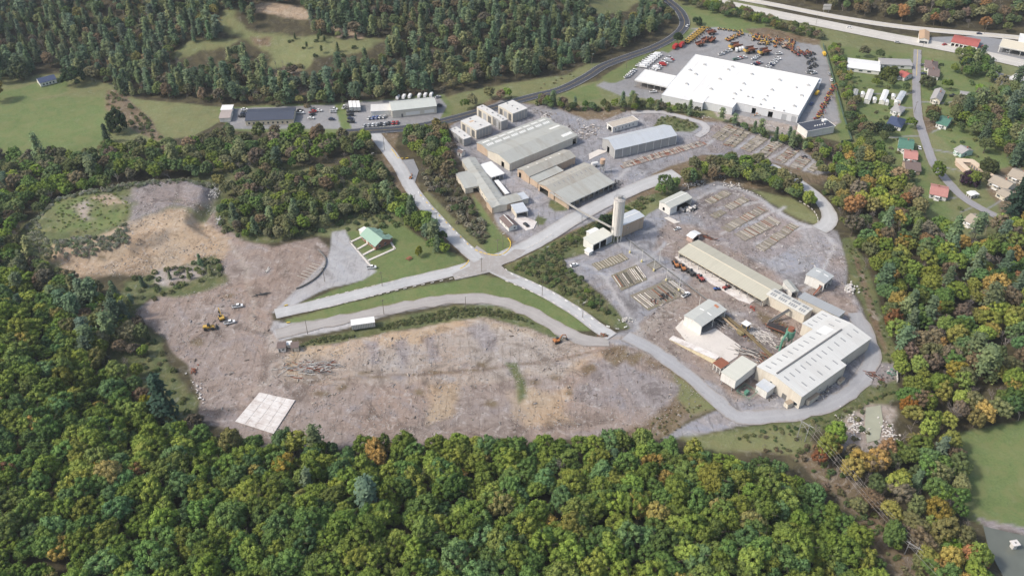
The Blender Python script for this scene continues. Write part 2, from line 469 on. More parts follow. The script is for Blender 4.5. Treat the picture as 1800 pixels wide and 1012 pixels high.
# scrub east of the crossing and the sawmill yards
A(C_WEED, [(890, 466), (960, 430), (1030, 398), (1120, 350), (1190, 325), (1200, 340), (1150, 372), (1120, 400), (1085, 425), (1030, 445), (985, 455), (1010, 480), (1060, 520), (1112, 576), (1085, 578), (1010, 538), (940, 504), (895, 482)], 1)
A(C_GRASS, [(1030, 395), (1120, 352), (1160, 352), (1150, 372), (1110, 395), (1070, 410)], 2)
A(C_GRAVEL, [(985, 457), (1030, 446), (1080, 425), (1138, 378), (1158, 365), (1205, 335), (1260, 318), (1320, 335), (1350, 355), (1395, 385), (1430, 398), (1470, 405), (1486, 440), (1492, 500), (1524, 560), (1540, 605),
             (1537, 655), (1485, 706), (1400, 732), (1300, 745), (1215, 768), (1165, 768), (1255, 722), (1290, 725), (1250, 690), (1185, 640), (1100, 600), (1050, 604), (1060, 590), (1108, 578), (1060, 515), (1010, 480)], 1)
A(C_MAUVE, [(1108, 575), (1190, 515), (1215, 485), (1180, 455), (1150, 440), (1170, 390), (1240, 400), (1310, 445), (1390, 500), (1500, 510), (1505, 560), (1430, 548), (1400, 600), (1330, 660), (1360, 700), (1290, 700), (1200, 640), (1130, 600)], 4)
A(C_GREYRUB, [(1262, 528), (1300, 540), (1360, 560), (1400, 585), (1385, 612), (1340, 640), (1300, 610), (1275, 585), (1290, 560)], 4)
A(C_BROWN, [(1330, 548), (1372, 562), (1395, 580), (1370, 592), (1335, 570)], 3)
A(C_GREYRUB, [(1210, 350), (1290, 322), (1330, 345), (1395, 395), (1410, 420), (1350, 455), (1290, 440), (1230, 400)], 4)
A(C_GREYRUB, [(1440, 460), (1486, 450), (1500, 530), (1460, 520)], 3)
A(C_GRASS, [(1320, 330), (1400, 350), (1440, 380), (1440, 398), (1400, 380), (1350, 352)], 2)
A(C_GRAVEL, [(1105, 594), (1150, 612), (1200, 645), (1262, 700), (1300, 722), (1400, 722), (1470, 698), (1520, 660), (1532, 610), (1540, 610), (1538, 660), (1480, 708), (1400, 732), (1300, 745), (1210, 768), (1180, 768), (1262, 718), (1185, 645), (1130, 612), (1060, 602)], 1.5)
A(C_WEED, [(1480, 420), (1500, 415), (1540, 510), (1575, 620), (1580, 700), (1480, 740), (1400, 775), (1290, 765), (1230, 772), (1300, 748), (1400, 736), (1490, 708), (1542, 655), (1545, 600), (1500, 500)], 1.5)
A(C_BROWN, [(1500, 450), (1508, 452), (1545, 560), (1560, 620), (1554, 622), (1530, 560)], 1)
A(C_GREYRUB, [(1520, 640), (1575, 640), (1578, 670), (1540, 680), (1510, 668)], 2)
A(C_TAN, [(1470, 745), (1520, 705), (1570, 715), (1575, 780), (1500, 800), (1470, 775)], 3)
A(C_BROWN, [(1290, 765), (1400, 765), (1440, 780), (1500, 850), (1560, 920), (1660, 1030), (1590, 1030), (1530, 950), (1460, 860), (1390, 800), (1300, 785)], 2)
A(C_GRASS, [(1200, 770), (1290, 755), (1400, 750), (1430, 785), (1400, 800), (1320, 785), (1240, 800)], 3)
A(C_LAWN, [(1672, 765), (1810, 735), (2000, 740), (2000, 970), (1800, 940), (1735, 925), (1700, 905), (1690, 840)], 1.5)
A(C_GREYRUB, [(1712, 905), (1735, 912), (1800, 926), (2000, 960), (2000, 975), (1800, 940), (1735, 928)], .5)

def lane(c, pts, w, wob_=1.2):
    for (x0, y0), (x1, y1) in zip(pts[:-1], pts[1:]):
        dx, dy = x1 - x0, (y1 - y0) * 1.6
        l = math.hypot(dx, dy)
        nx, ny = -dy / l * w, dx / l * w / 1.6
        A(c, [(x0 - nx - dx * .05, y0 - ny), (x1 - nx + dx * .05, y1 - ny), (x1 + nx + dx * .05, y1 + ny), (x0 + nx - dx * .05, y0 + ny)], wob_)
for pts in ([(1000, 460), (1045, 470), (1068, 492), (1090, 530), (1112, 568), (1120, 585)], [(1066, 488), (1110, 468), (1150, 446), (1170, 425)], [(1095, 425), (1150, 455), (1200, 492)], [(1104, 512), (1150, 490), (1190, 470)],
            [(1220, 352), (1262, 328), (1300, 330), (1345, 356), (1400, 392), (1440, 402)], [(1262, 368), (1310, 358), (1336, 352)], [(1270, 410), (1340, 382), (1380, 362)], [(1330, 430), (1390, 404), (1420, 396)], [(1400, 520), (1450, 470), (1470, 430), (1440, 405)],
            [(1240, 258), (1262, 240), (1290, 222)], [(1292, 262), (1325, 238)], [(1326, 268), (1355, 250)], [(1352, 280), (1385, 256)], [(1384, 290), (1408, 270)], [(1412, 300), (1432, 284)], [(1090, 262), (1110, 290), (1080, 320)]):
    lane(C_LIGHT, pts, 3.2, 2)
for pts in ([(1110, 590), (1170, 540), (1230, 500), (1290, 545), (1340, 600)], [(400, 420), (430, 470), (440, 540), (470, 600), (480, 660), (440, 700)], [(1130, 585), (1200, 530)], [(985, 615), (1060, 595), (1130, 590)], [(480, 600), (500, 660), (600, 672)]):
    lane(C_TAN, pts, 4, 3)
for pts in ([(1614, 160), (1590, 166), (1500, 164)], [(1616, 188), (1590, 190)], [(1620, 218), (1590, 216)], [(1622, 238), (1560, 242)], [(1618, 178), (1660, 182), (1720, 170)], [(1640, 232), (1660, 222)], [(1640, 262), (1680, 270)], [(1655, 292), (1690, 300), (1735, 300)],
            [(1690, 345), (1660, 350)], [(1712, 362), (1690, 372)], [(1730, 370), (1760, 350), (1780, 340)], [(1618, 120), (1650, 128)], [(1600, 105), (1540, 108)]):
    lane(C_ASPH, pts, 1.6, .4)

def build_ground():
    nu, nr = 820, 560
    # rows: distance grows steadily with depth; columns fan out from behind the camera
    s = np.linspace(0, 1, nr)
    Y = 95 + 800 * s + 250 * s ** 3 + 900 * s ** 12
    u = np.linspace(-1, 1, nu)
    X = u[None, :] * (120 + Y[:, None] * .60 + 0 * u[None, :])
    YY = np.repeat(Y[:, None], nu, 1)
    H = height(X, YY)
    def fbm(x, y, base, octv=4, seed=0):
        r = np.zeros(x.shape)
        amp = 1
        rg = np.random.default_rng(seed)
        for o in range(octv):
            k = base * 2 ** o
            for q in range(3):
                a = rg.uniform(0, 6.28)
                p1, p2 = rg.uniform(0, 6.28, 2)
                r += amp / 3 * np.sin((x * math.cos(a) + y * math.sin(a)) * k + p1 + 2 * np.sin((x * math.sin(a) - y * math.cos(a)) * k * .7 + p2))
            amp *= .55
        return r
    dx, dy = fbm(X, YY, .11, 4, 1), fbm(X, YY, .11, 4, 2)
    base = np.array([c[1] for c in CLS])
    cls = np.zeros(X.shape, int)
    col = np.repeat(np.repeat(base[0][None, None], nr, 0), nu, 1)
    gr = np.full(X.shape, CLS[0][2])
    sp = np.full(X.shape, CLS[0][3])
    for c, poly, w in P:
        wp = [tuple(G(x, y)[:2]) if (y < 200) else flat(x, y) for x, y in poly]
        xs, ys = [p[0] for p in wp], [p[1] for p in wp]
        bb = (X > min(xs) - 15) & (X < max(xs) + 15) & (YY > min(ys) - 15) & (YY < max(ys) + 15)
        if not bb.any():
            continue
        x, y = X[bb] + dx[bb] * w * .7, YY[bb] + dy[bb] * w * .7
        ins = inside(x, y, wp)
        d = seg_dist(x, y, wp, True)
        sd = np.where(ins, d, -d)
        soft = .35 + w * .45
        a = np.clip(.5 + sd / (2 * soft), 0, 1)
        a = a * a * (3 - 2 * a)
        col[bb] = col[bb] * (1 - a[:, None]) + base[c][None] * a[:, None]
        gr[bb] = gr[bb] * (1 - a) + CLS[c][2] * a
        sp[bb] = sp[bb] * (1 - a) + CLS[c][3] * a
        cc = cls[bb]
        cc[a > .5] = c
        cls[bb] = cc
    # tread: slow tonal drift that belongs to the soil itself
    m = fbm(X, YY, .035, 5, 5)
    col *= (1 + .10 * np.clip(m, -1.5, 1.5))[..., None]
    H = H + np.where(gr > .4, .25, .10) * fbm(X, YY, .5, 3, 9) * np.where(H > .2, 1, .35) - .18
    mt = ground_material()
    verts = np.stack([X, YY, H], -1).reshape(-1, 3)
    rgba = np.concatenate([col, np.ones(X.shape + (1,))], -1).reshape(-1, 4)
    aux = np.stack([gr, sp, np.zeros_like(gr), np.ones_like(gr)], -1).reshape(-1, 4)
    idx = np.arange(nr * nu).reshape(nr, nu)
    q = np.stack([idx[:-1, :-1], idx[:-1, 1:], idx[1:, 1:], idx[1:, :-1]], -1).reshape(-1, 4)
    qc = cls[:-1, :-1].reshape(-1)
    for k in range(len(CLS)):
        f = q[qc == k]
        if not len(f):
            continue
        used, inv = np.unique(f, return_inverse=True)
        me = bpy.data.meshes.new(CLS[k][0])
        me.vertices.add(len(used))
        me.vertices.foreach_set('co', verts[used].ravel())
        me.loops.add(f.size)
        me.loops.foreach_set('vertex_index', inv.ravel().astype(np.int32))
        me.polygons.add(len(f))
        me.polygons.foreach_set('loop_start', np.arange(0, f.size, 4, dtype=np.int32))
        me.polygons.foreach_set('loop_total', np.full(len(f), 4, np.int32))
        me.update(calc_edges=True)
        for nm, data in (("soil", rgba), ("aux", aux)):
            at = me.color_attributes.new(nm, 'FLOAT_COLOR', 'POINT')
            at.data.foreach_set('color', data[used].ravel())
        me.materials.append(mt)
        me.polygons.foreach_set('use_smooth', np.ones(len(f), bool))
        obj(CLS[k][0], me, kind='structure', label="", cat=None)
        bpy.data.objects[CLS[k][0]].pop('label', None)
    # far rim so that the land goes on behind the hills and the camera
    mb = MB()
    mb.box(-6000, 6000, -5000, 9000, -3, -2)
    obj("ground", mb.mesh("ground", mat("far_ground", (.07, .08, .04), .95, .4, .01)), kind='structure')

def ground_material():
    m, t, b = nt("ground_mix")
    g = t.nodes.new("ShaderNodeNewGeometry").outputs['Position']
    soil = N(t, "Attribute", attribute_name="soil").outputs['Color']
    auxn = N(t, "Attribute", attribute_name="aux").outputs['Color']
    sep = t.nodes.new("ShaderNodeSeparateColor")
    t.links.new(auxn, sep.inputs[0])
    grass, speck = sep.outputs[0], sep.outputs[1]
    # coarse blotches, scraped patches, wheel marks
    def mul(a, bb):
        n = N(t, "Math", operation='MULTIPLY')
        for i, s in enumerate((a, bb)):
            if isinstance(s, float):
                n.inputs[i].default_value = s
            else:
                t.links.new(s, n.inputs[i])
        return n.outputs[0]
    n_huge = noise(t, g, .018, 4, .6, 1.5)
    n_big = noise(t, g, .055, 6, .65, 1.6)
    n_mid = noise(t, g, .20, 7, .72, 1.2)
    n_fine = noise(t, g, .85, 5, .75, .4)
    strk = noise(t, mapping(t, g, (1.0, .13, 1), (0, 0, .08)), .60, 6, .74, .35)
    strk2 = noise(t, mapping(t, g, (.3, 1.0, 1), (0, 0, .7)), .42, 6, .72, 1.0)
    dark = mixc(t, 1.0, soil, (.46, .43, .41), 'MULTIPLY')
    lite = mixc(t, .5, soil, (.62, .60, .585))
    warm = mixc(t, 1.0, soil, (1.06, .95, .86), 'MULTIPLY')
    cool = mixc(t, 1.0, soil, (.90, .95, 1.05), 'MULTIPLY')
    c = mixc(t, mul(mixc_fac(t, n_huge, .42, .62, .8), speck), soil, warm)
    c = mixc(t, mul(mixc_fac(t, n_big, .52, .66, .8), speck), c, cool)
    c = mixc(t, mul(mixc_fac(t, n_big, .48, .34, .8), speck), c, dark)
    c = mixc(t, mul(mixc_fac(t, n_mid, .54, .66, .6), speck), c, lite)
    c = mixc(t, mul(mixc_fac(t, n_mid, .45, .34, .75), speck), c, dark)
    c = mixc(t, mul(mixc_fac(t, strk, .52, .64, .55), speck), c, dark)
    c = mixc(t, mul(mixc_fac(t, strk2, .60, .70, .25), speck), c, lite)
    c = mixc(t, mul(mixc_fac(t, n_fine, .56, .72, .45), speck), c, lite)
    c5 = mixc(t, mul(mixc_fac(t, n_fine, .42, .30, .5), speck), c, dark)
    # grass: tufts of yellower and darker blades
    ng = noise(t, g, .9, 6, .75)
    ng2 = noise(t, g, .10, 4, .6, 1.0)
    gg = mixc(t, mixc_fac(t, ng, .45, .75, .8), c5, mixc(t, 1.0, c5, (.50, .56, .55), 'MULTIPLY'))
    gg = mixc(t, mixc_fac(t, ng2, .44, .62, .75), gg, mixc(t, .5, c5, (.20, .175, .085)))
    out = mixc(t, grass, c5, gg)
    t.links.new(out, b.inputs['Base Color'])
    b.inputs['Roughness'].default_value = .95
    b.inputs['Specular IOR Level'].default_value = .1
    bp = t.nodes.new("ShaderNodeBump")
    bp.inputs['Strength'].default_value = .5
    bp.inputs['Distance'].default_value = .45
    t.links.new(n_mid, bp.inputs['Height'])
    t.links.new(bp.outputs[0], b.inputs['Normal'])
    return m

build_ground()

# ------------------------------------------------------------------ roads
def road_mat(name, col, patch=.25, dust=.75):
    m, t, b = nt(name)
    g = t.nodes.new("ShaderNodeNewGeometry").outputs['Position']
    uv = t.nodes.new("ShaderNodeUVMap").outputs[0]
    n1 = noise(t, g, .08, 5, .6)
    n2 = noise(t, g, 1.2, 5, .7)
    sp = t.nodes.new("ShaderNodeSeparateXYZ")
    t.links.new(uv, sp.inputs[0])
    c = mixc(t, n1, tuple(x * (1 - patch) for x in col), tuple(min(1, x * (1 + patch)) for x in col))
    c = mixc(t, mixc_fac(t, n2, .5, .7, .35), c, tuple(x * .72 for x in col))
    # wheel paths polished by traffic, across the width (v coordinate 0..1)
    wv = N(t, "Math", operation='MULTIPLY')
    wv.inputs[1].default_value = 4 * math.pi
    t.links.new(sp.outputs[1], wv.inputs[0])
    sn = N(t, "Math", operation='COSINE')
    t.links.new(wv.outputs[0], sn.inputs[0])
    c = mixc(t, mixc_fac(t, sn.outputs[0], .2, 1, .18), c, tuple(min(1, x * 1.35) for x in col))
    cr = noise(t, mapping(t, uv, (.25, 6, 1)), 1.0, 4, .7, .4)
    c = mixc(t, mixc_fac(t, cr, .62, .7, .5), c, tuple(x * .6 for x in col))
    # dust and gravel creeping in from the sides, patches and tar seams
    ab = N(t, "Math", operation='SUBTRACT')
    t.links.new(sp.outputs[1], ab.inputs[0])
    ab.inputs[1].default_value = .5
    aa = N(t, "Math", operation='ABSOLUTE')
    t.links.new(ab.outputs[0], aa.inputs[0])
    ed = N(t, "Math", operation='MULTIPLY_ADD')
    t.links.new(noise(t, g, .35, 6, .75, .8), ed.inputs[0])
    ed.inputs[1].default_value = .42
    t.links.new(aa.outputs[0], ed.inputs[2])
    c = mixc(t, mixc_fac(t, ed.outputs[0], .56, .72, dust), c, (.27, .24, .22))
    pt = noise(t, g, .045, 6, .75, 2.0)
    c = mixc(t, mixc_fac(t, pt, .56, .62, .35), c, tuple(x * .78 for x in col))
    c = mixc(t, mixc_fac(t, pt, .42, .36, .35), c, tuple(min(1, x * 1.18) for x in col))
    t.links.new(c, b.inputs['Base Color'])
    b.inputs['Roughness'].default_value = .85
    b.inputs['Specular IOR Level'].default_value = .2
    return m

def spline(pts, step=4.0):
    p = [Vector(q) for q in pts]
    p = [p[0] * 2 - p[1]] + p + [p[-1] * 2 - p[-2]]
    out = []
    for i in range(1, len(p) - 2):
        n = max(2, int((p[i + 1] - p[i]).length / step))
        for k in range(n):
            s = k / n
            a, b, c, d = p[i - 1], p[i], p[i + 1], p[i + 2]
            out.append(.5 * ((2 * b) + (c - a) * s + (2 * a - 5 * b + 4 * c - d) * s * s + (3 * b - a - 3 * c + d) * s ** 3))
    out.append(p[-2])
    return out

def ribbon(name, line, width, z, m, kind='structure', parent=None, widths=None, edge=.0):
    vs, fs, uvs = [], [], []
    acc = 0
    for i, p in enumerate(line):
        a = line[max(0, i - 1)]
        b = line[min(len(line) - 1, i + 1)]
        d = (b - a)
        d.z = 0
        d.normalize()
        n = Vector((-d.y, d.x, 0))
        w = width if widths is None else widths[0] + (widths[1] - widths[0]) * i / (len(line) - 1)
        if i:
            acc += (p - line[i - 1]).length
        for k in range(3):
            e = (k - 1) * (w / 2 + (random.uniform(-edge, edge) if k != 1 else 0))
            q = p + n * e
            vs.append((q.x, q.y, p.z + z))
            uvs.append((acc, k / 2))
    for i in range(len(line) - 1):
        for k in range(2):
            a = i * 3 + k
            fs.append((a, a + 3, a + 4, a + 1))
    me = bpy.data.meshes.new(name)
    me.from_pydata(vs, [], fs)
    uvl = me.uv_layers.new(name="UVMap")
    for poly in me.polygons:
        for li in poly.loop_indices:
            uvl.data[li].uv = uvs[me.loops[li].vertex_index]
    me.materials.append(m)
    return obj(name, me, kind=kind, parent=parent) if parent is None else obj(name, me, parent=parent)

def GL(pts):
    return [G(x, y) for x, y in pts]

M_CONC_ROAD = road_mat("pale_road", (.42, .42, .425))
M_ASPH = road_mat("dark_asphalt", (.055, .060, .075), .2, .1)
M_HWY = road_mat("highway_surface", (.50, .475, .44), .12, .3)
M_VILL = road_mat("village_asphalt", (.27, .265, .28), .15)
M_PAINTW = mat("white_paint", (.75, .75, .72), .7, .15, 1)
M_PAINTY = mat("yellow_paint", (.75, .52, .08), .7, .2, 1)

ROADS = {}
def road(name, pts, w, m, z=.22, widths=None, edge=.15, step=4):
    L = spline(GL(pts), step)
    for p in L:
        p.z = max(0, float(height(p.x, p.y)))
    ROADS[name] = L
    return ribbon(name, L, w, z, m, widths=widths, edge=edge), L

r_main, L_main = road("road", [(652, 228), (668, 248), (700, 290), (722, 330), (746, 362), (800, 420), (842, 458)], 8.5, M_CONC_ROAD, .24)
r_west, L_west = road("access_road", [(842, 462), (800, 476), (700, 500), (590, 528), (484, 552)], 8.5, M_CONC_ROAD, .23, edge=.3)
r_east, L_east = road("works_road", [(842, 470), (900, 446), (950, 421), (1010, 384), (1070, 352), (1140, 322), (1190, 305)], 11, M_CONC_ROAD, .22)
r_se, L_se = road("yard_road", [(845, 460), (885, 482), (950, 511), (1010, 546), (1045, 572), (1075, 592)], 7.5, M_CONC_ROAD, .21)
r_loop, L_loop = road("loop_road", [(1330, 282), (1370, 298), (1410, 325), (1440, 350), (1457, 375), (1456, 392), (1440, 404)], 7, M_CONC_ROAD, .2, widths=(5, 10))
r_asph, L_asph = road("asphalt_road", [(596, 234), (640, 231), (702, 227), (760, 218), (850, 195), (930, 172), (985, 158), (1030, 136), (1062, 116), (1110, 98), (1150, 84), (1185, 65), (1203, 45), (1198, 25), (1182, 8), (1150, -15)], 9, M_ASPH, .27, edge=.05)
r_h1, L_h1 = road("highway", [(1130, -32), (1190, -14), (1250, 2), (1350, 23), (1450, 43), (1560, 65), (1680, 87), (1800, 113), (1960, 152)], 17, M_HWY, .3, edge=0)
r_h2, L_h2 = road("frontage_road", [(1210, -26), (1290, -4), (1360, 9), (1450, 27), (1540, 42), (1620, 52), (1710, 60), (1800, 68), (1950, 84)], 10, M_HWY, .32, edge=0)
L_fr = L_h2
r_vl, L_vl = road("village_road", [(1613, 88), (1611, 130), (1611, 170), (1614, 205), (1622, 235), (1632, 265), (1642, 290), (1662, 315), (1690, 345), (1722, 366), (1762, 385)], 6, M_VILL, .25)
r_ring, L_ring = road("ring_track", [(1100, 590), (1150, 616), (1200, 652), (1262, 704), (1300, 732), (1390, 728), (1470, 704), (1516, 668), (1533, 625), (1524, 590), (1502, 550)], 8, road_mat("gravel_track", (.33, .33, .345), .2, .95), .10, edge=.8)
r_low, L_low = road("lower_gravel_road", [(486, 586), (540, 574), (600, 562), (700, 541), (800, 525), (875, 529), (940, 552), (985, 580), (1030, 598), (1070, 600)], 8, road_mat("gravel_road", (.34, .32, .31), .25, 1.0), .07, edge=.9)
r_gr, L_gr = road("gravel_loop", [(1110, 198), (1160, 197), (1200, 206), (1236, 218), (1240, 230), (1225, 240)], 5, road_mat("gravel_loop_surface", (.40, .39, .395), .2), .10, edge=.4)

def dashes(parent, L, off, length, gap, w, m, z, nm):
    mb = MB()
    acc, k = 0.0, 0
    seg = 0
    total = sum((L[i + 1] - L[i]).length for i in range(len(L) - 1))
    s = 0
    def at(d):
        for i in range(len(L) - 1):
            l = (L[i + 1] - L[i]).length
            if d <= l:
                t = (L[i + 1] - L[i]) / l
                return L[i] + t * d, t
            d -= l
        return L[-1], (L[-1] - L[-2]).normalized()
    while s < total:
        a, ta = at(s)
        b, tb = at(min(total, s + length))
        na, nb = Vector((-ta.y, ta.x, 0)), Vector((-tb.y, tb.x, 0))
        mb.add([a + na * (off - w / 2), a + na * (off + w / 2), b + nb * (off + w / 2), b + nb * (off - w / 2)], [(0, 3, 2, 1)])
        s += length + gap
    mb.v = [(x, y, zz + z) for x, y, zz in mb.v]
    return obj(nm, mb.mesh(nm, m), parent=parent)

dashes(r_h1, L_h1, 0, 3, 9, .25, M_PAINTW, .33, "lane_marking")
dashes(r_h2, L_h2, 0, 3, 0, .2, M_PAINTY, .35, "lane_marking")
for e in (3.7, -3.7):
    dashes(r_h1, L_h1, e, 3, 9, .22, M_PAINTW, .33, "lane_marking")
for r, L, z, e in ((r_h1, L_h1, .33, 7.4), (r_h2, L_h2, .35, 4.2)):
    dashes(r, L, e, 6, 0, .2, M_PAINTW, z, "edge_line")
    dashes(r, L, -e, 6, 0, .2, M_PAINTW, z, "edge_line")
dashes(r_asph, L_asph, 0.12, 5, 0, .12, M_PAINTY, .30, "centre_line")
dashes(r_asph, L_asph, 4.1, 5, 0, .12, M_PAINTW, .30, "edge_line")
dashes(r_asph, L_asph, -4.1, 5, 0, .12, M_PAINTW, .30, "edge_line")
for s in (.12, -.12):
    dashes(r_vl, L_vl[:14], s, 4, 0, .14, M_PAINTY, .28, "centre_line")

def sheet(name, pts, z, m, kind='structure', h=.0, label=None, cat=None):
    g = [G(x, y) for x, y in pts]
    z0 = sum(p.z for p in g) / len(g)
    n = len(g)
    mb = MB()
    top = [(p.x, p.y, z0 + z) for p in g]
    mb.add(top + [(x, y, zz - .4) for x, y, zz in top], [tuple(range(n))] + [(i, i + n, (i + 1) % n + n, (i + 1) % n) for i in range(n)])
    return obj(name, mb.mesh(name, m), kind=kind, label=label, cat=cat)

M_CONC = mat("pale_concrete", (.60, .56, .52), .85, .12, .12, dirt=.25, dirt_col=(.42, .38, .34))
M_SLAB = mat("white_concrete", (.66, .63, .61), .85, .10, .12, dirt=.75, dirt_col=(.44, .38, .35))
M_ASL = mat("lot_asphalt", (.24, .245, .26), .9, .15, .1, dirt=.2, dirt_col=(.36, .35, .34))
# aprons and junction fillets
sheet("junction_paving", [(826, 448), (838, 432), (858, 446), (888, 450), (905, 438), (925, 440), (905, 458), (880, 466), (892, 478), (912, 490), (895, 492), (862, 478), (838, 484), (800, 492), (795, 482), (826, 468)], .235, M_CONC_ROAD)
sheet("concrete_apron", [(908, 378), (921, 381), (944, 390), (938, 402), (925, 405), (903, 386)], .17, M_SLAB)
sheet("concrete_apron", [(1035, 271), (1052, 263), (1068, 266), (1048, 275), (1036, 281)], .15, M_CONC)
sheet("loading_pad", [(1187, 576), (1200, 562), (1215, 573), (1236, 585), (1258, 577), (1302, 608), (1297, 626), (1276, 640), (1250, 630), (1205, 598)], .19, M_CONC)
sheet("shed_apron", [(1186, 452), (1198, 448), (1326, 528), (1318, 534), (1298, 527), (1262, 505), (1240, 492)], .17, M_SLAB)
sheet("concrete_apron", [(1168, 383), (1175, 381), (1196, 391), (1185, 393)], .16, M_CONC)
sheet("side_lot", [(705, 282), (727, 280), (736, 300), (728, 325), (716, 318)], .12, M_ASL)
sheet("commercial_lot", [(1612, 72), (1640, 66), (1720, 64), (1800, 76), (1900, 90), (1900, 128), (1760, 98), (1690, 80)], .29, M_ASL)
sheet("store_lot", [(1738, 122), (1768, 132), (1830, 150), (1830, 185), (1790, 165), (1750, 145)], .28, M_ASL)
# white slab cast in joined bays
def slab_thing():
    c = [flat(456, 689, .3), flat(519, 703, .3), flat(481, 762, .3), flat(413, 740, .3)]
    t = thing("concrete_slab", "large white bare concrete foundation slab on the dirt at the wood edge", "slab", (c[3][0], c[3][1], 0))
    o = Vector((c[3][0], c[3][1], 0))
    q = [Vector((x, y, 0)) - o for x, y in c]
    n, m = 4, 7
    for i in range(n):
        for j in range(m):
            def pt(u, v):
                return q[3].lerp(q[2], u).lerp(q[0].lerp(q[1], u), v)
            g = .004
            cs = [pt(i / n + g, j / m + g * .6), pt((i + 1) / n - g, j / m + g * .6), pt((i + 1) / n - g, (j + 1) / m - g * .6), pt(i / n + g, (j + 1) / m - g * .6)]
            mb = MB()
            zz = .30 + random.uniform(-.02, .02)
            mb.hexa([(p.x, p.y, 0) for p in cs], [(p.x, p.y, zz) for p in cs])
            obj("slab_panel", mb.mesh("slab_panel", M_SLAB), parent=t)
slab_thing()
# water
def water_mat(name, col, rough):
    m, t, b = nt(name)
    g = t.nodes.new("ShaderNodeNewGeometry").outputs['Position']
    c = mixc(t, noise(t, g, .15, 3), tuple(x * .8 for x in col), tuple(x * 1.2 for x in col))
    t.links.new(c, b.inputs['Base Color'])
    b.inputs['Roughness'].default_value = rough
    bp = t.nodes.new("ShaderNodeBump")
    bp.inputs['Strength'].default_value = .08
    t.links.new(noise(t, g, 1.5, 3), bp.inputs['Height'])
    t.links.new(bp.outputs[0], b.inputs['Normal'])
    return m
sheet("pond_water", [(1728, 924), (1760, 932), (1800, 941), (1990, 975), (1990, 1080), (1790, 1080), (1762, 1010), (1738, 965)], .12, water_mat("pond_water", (.13, .14, .12), .2))
sheet("basin_water", [(1522, 716), (1548, 712), (1552, 740), (1546, 772), (1524, 778), (1520, 745)], .12, water_mat("silty_water", (.33, .33, .25), .25))
# ------------------------------------------------------------------ buildings
CLEAR_FOOT = []
M_WHITE = mat("white_sheet", (.74, .73, .70), .6, .08, .3, ribs=('xy', .9), dirt=.12, dirt_col=(.50, .45, .38), streak=(1, 1, .15))
M_CREAM = mat("cream_sheet", (.66, .61, .52), .65, .10, .3, ribs=('xy', 1.1), dirt=.25, dirt_col=(.42, .34, .26), streak=(1, 1, .15))
M_TAN = mat("tan_block", (.52, .40, .30), .8, .14, .3, ribs=('xy', 2.4), dirt=.3, dirt_col=(.35, .25, .18), streak=(1, 1, .2))
M_GREYW = mat("grey_sheet", (.38, .38, .38), .6, .14, .3, ribs=('xy', 1.2), dirt=.3, dirt_col=(.24, .23, .22), streak=(1, 1, .12))
M_BRICK = mat("red_brick", (.30, .15, .11), .85, .2, 1.5, dirt=.2, dirt_col=(.4, .3, .25))
M_R_WHITE = mat("white_membrane", (.72, .72, .715), .6, .05, .05, dirt=.35, dirt_col=(.60, .59, .57))
M_R_GREYG = mat("aged_sheet_roof", (.40, .405, .38), .5, .10, .12, ribs=(0, 1.0), dirt=.5, dirt_col=(.30, .275, .23), streak=(1, .12, 1))
M_R_GREYG2 = mat("aged_sheet_roof_across", (.40, .405, .38), .5, .10, .12, ribs=(1, 1.0), dirt=.22, dirt_col=(.32, .29, .24), streak=(.12, 1, 1))
M_R_STAIN = mat("stained_sheet_roof", (.39, .375, .335), .6, .14, .12, ribs=(0, 1.0), dirt=.5, dirt_col=(.27, .235, .19), streak=(1, .10, 1))
M_R_BLUE = mat("galvanised_roof", (.50, .53, .57), .4, .08, .1, ribs=(0, .9), dirt=.1, dirt_col=(.38, .38, .38), streak=(1, .12, 1))
M_R_BLUE2 = mat("galvanised_roof_across", (.50, .53, .57), .4, .08, .1, ribs=(1, .9), dirt=.1, dirt_col=(.38, .38, .38), streak=(.12, 1, 1))
M_R_TAN = mat("tan_sheet_roof", (.40, .375, .29), .6, .07, .1, ribs=(1, 1.0), dirt=.15, dirt_col=(.33, .31, .25), streak=(.12, 1, 1))
M_R_PLANT = mat("pale_plant_roof", (.68, .68, .67), .5, .05, .08, ribs=(0, 1.2), dirt=.12, dirt_col=(.55, .54, .52), streak=(1, .12, 1))
M_R_KILN = mat("kiln_roof", (.62, .61, .59), .6, .12, .25, ribs=(0, .9), dirt=.35, dirt_col=(.45, .40, .36))
M_R_DARK = mat("dark_roof", (.055, .062, .085), .7, .15, .3, dirt=.12, dirt_col=(.12, .12, .14))
M_R_NAVY = mat("navy_shingle", (.055, .075, .14), .8, .2, .8)
M_R_GREEN = mat("green_sheet_roof", (.27, .40, .32), .5, .08, .3, ribs=(0, .6))
M_R_DGREEN = mat("dark_green_roof", (.09, .20, .15), .5, .12, .3, ribs=(0, .6))
M_R_RED = mat("red_sheet_roof", (.42, .12, .10), .5, .12, .3, ribs=(0, .6), dirt=.15, dirt_col=(.45, .25, .2))
M_R_CORAL = mat("coral_roof", (.46, .22, .19), .6, .12, .3, ribs=(0, .6), dirt=.2, dirt_col=(.5, .3, .25))
M_R_BROWN = mat("brown_shingle", (.17, .13, .12), .85, .2, .8)
M_R_SHGREY = mat("grey_shingle", (.34, .33, .33), .85, .15, .8)
M_R_TANSH = mat("tan_shingle", (.36, .31, .25), .85, .15, .8)
M_R_ORANGE = mat("orange_roof", (.46, .32, .21), .7, .15, .5)
M_DARKIN = mat("dark_interior", (.05, .048, .045), .9, .3, .5)
M_GLASS = mat("window_glass", (.05, .06, .07), .15, .1, 1)
M_DARKSKY = mat("translucent_panel_dark", (.26, .27, .28), .4, .15, 1)
M_LITESKY = mat("translucent_panel_white", (.80, .80, .78), .4, .08, 1)
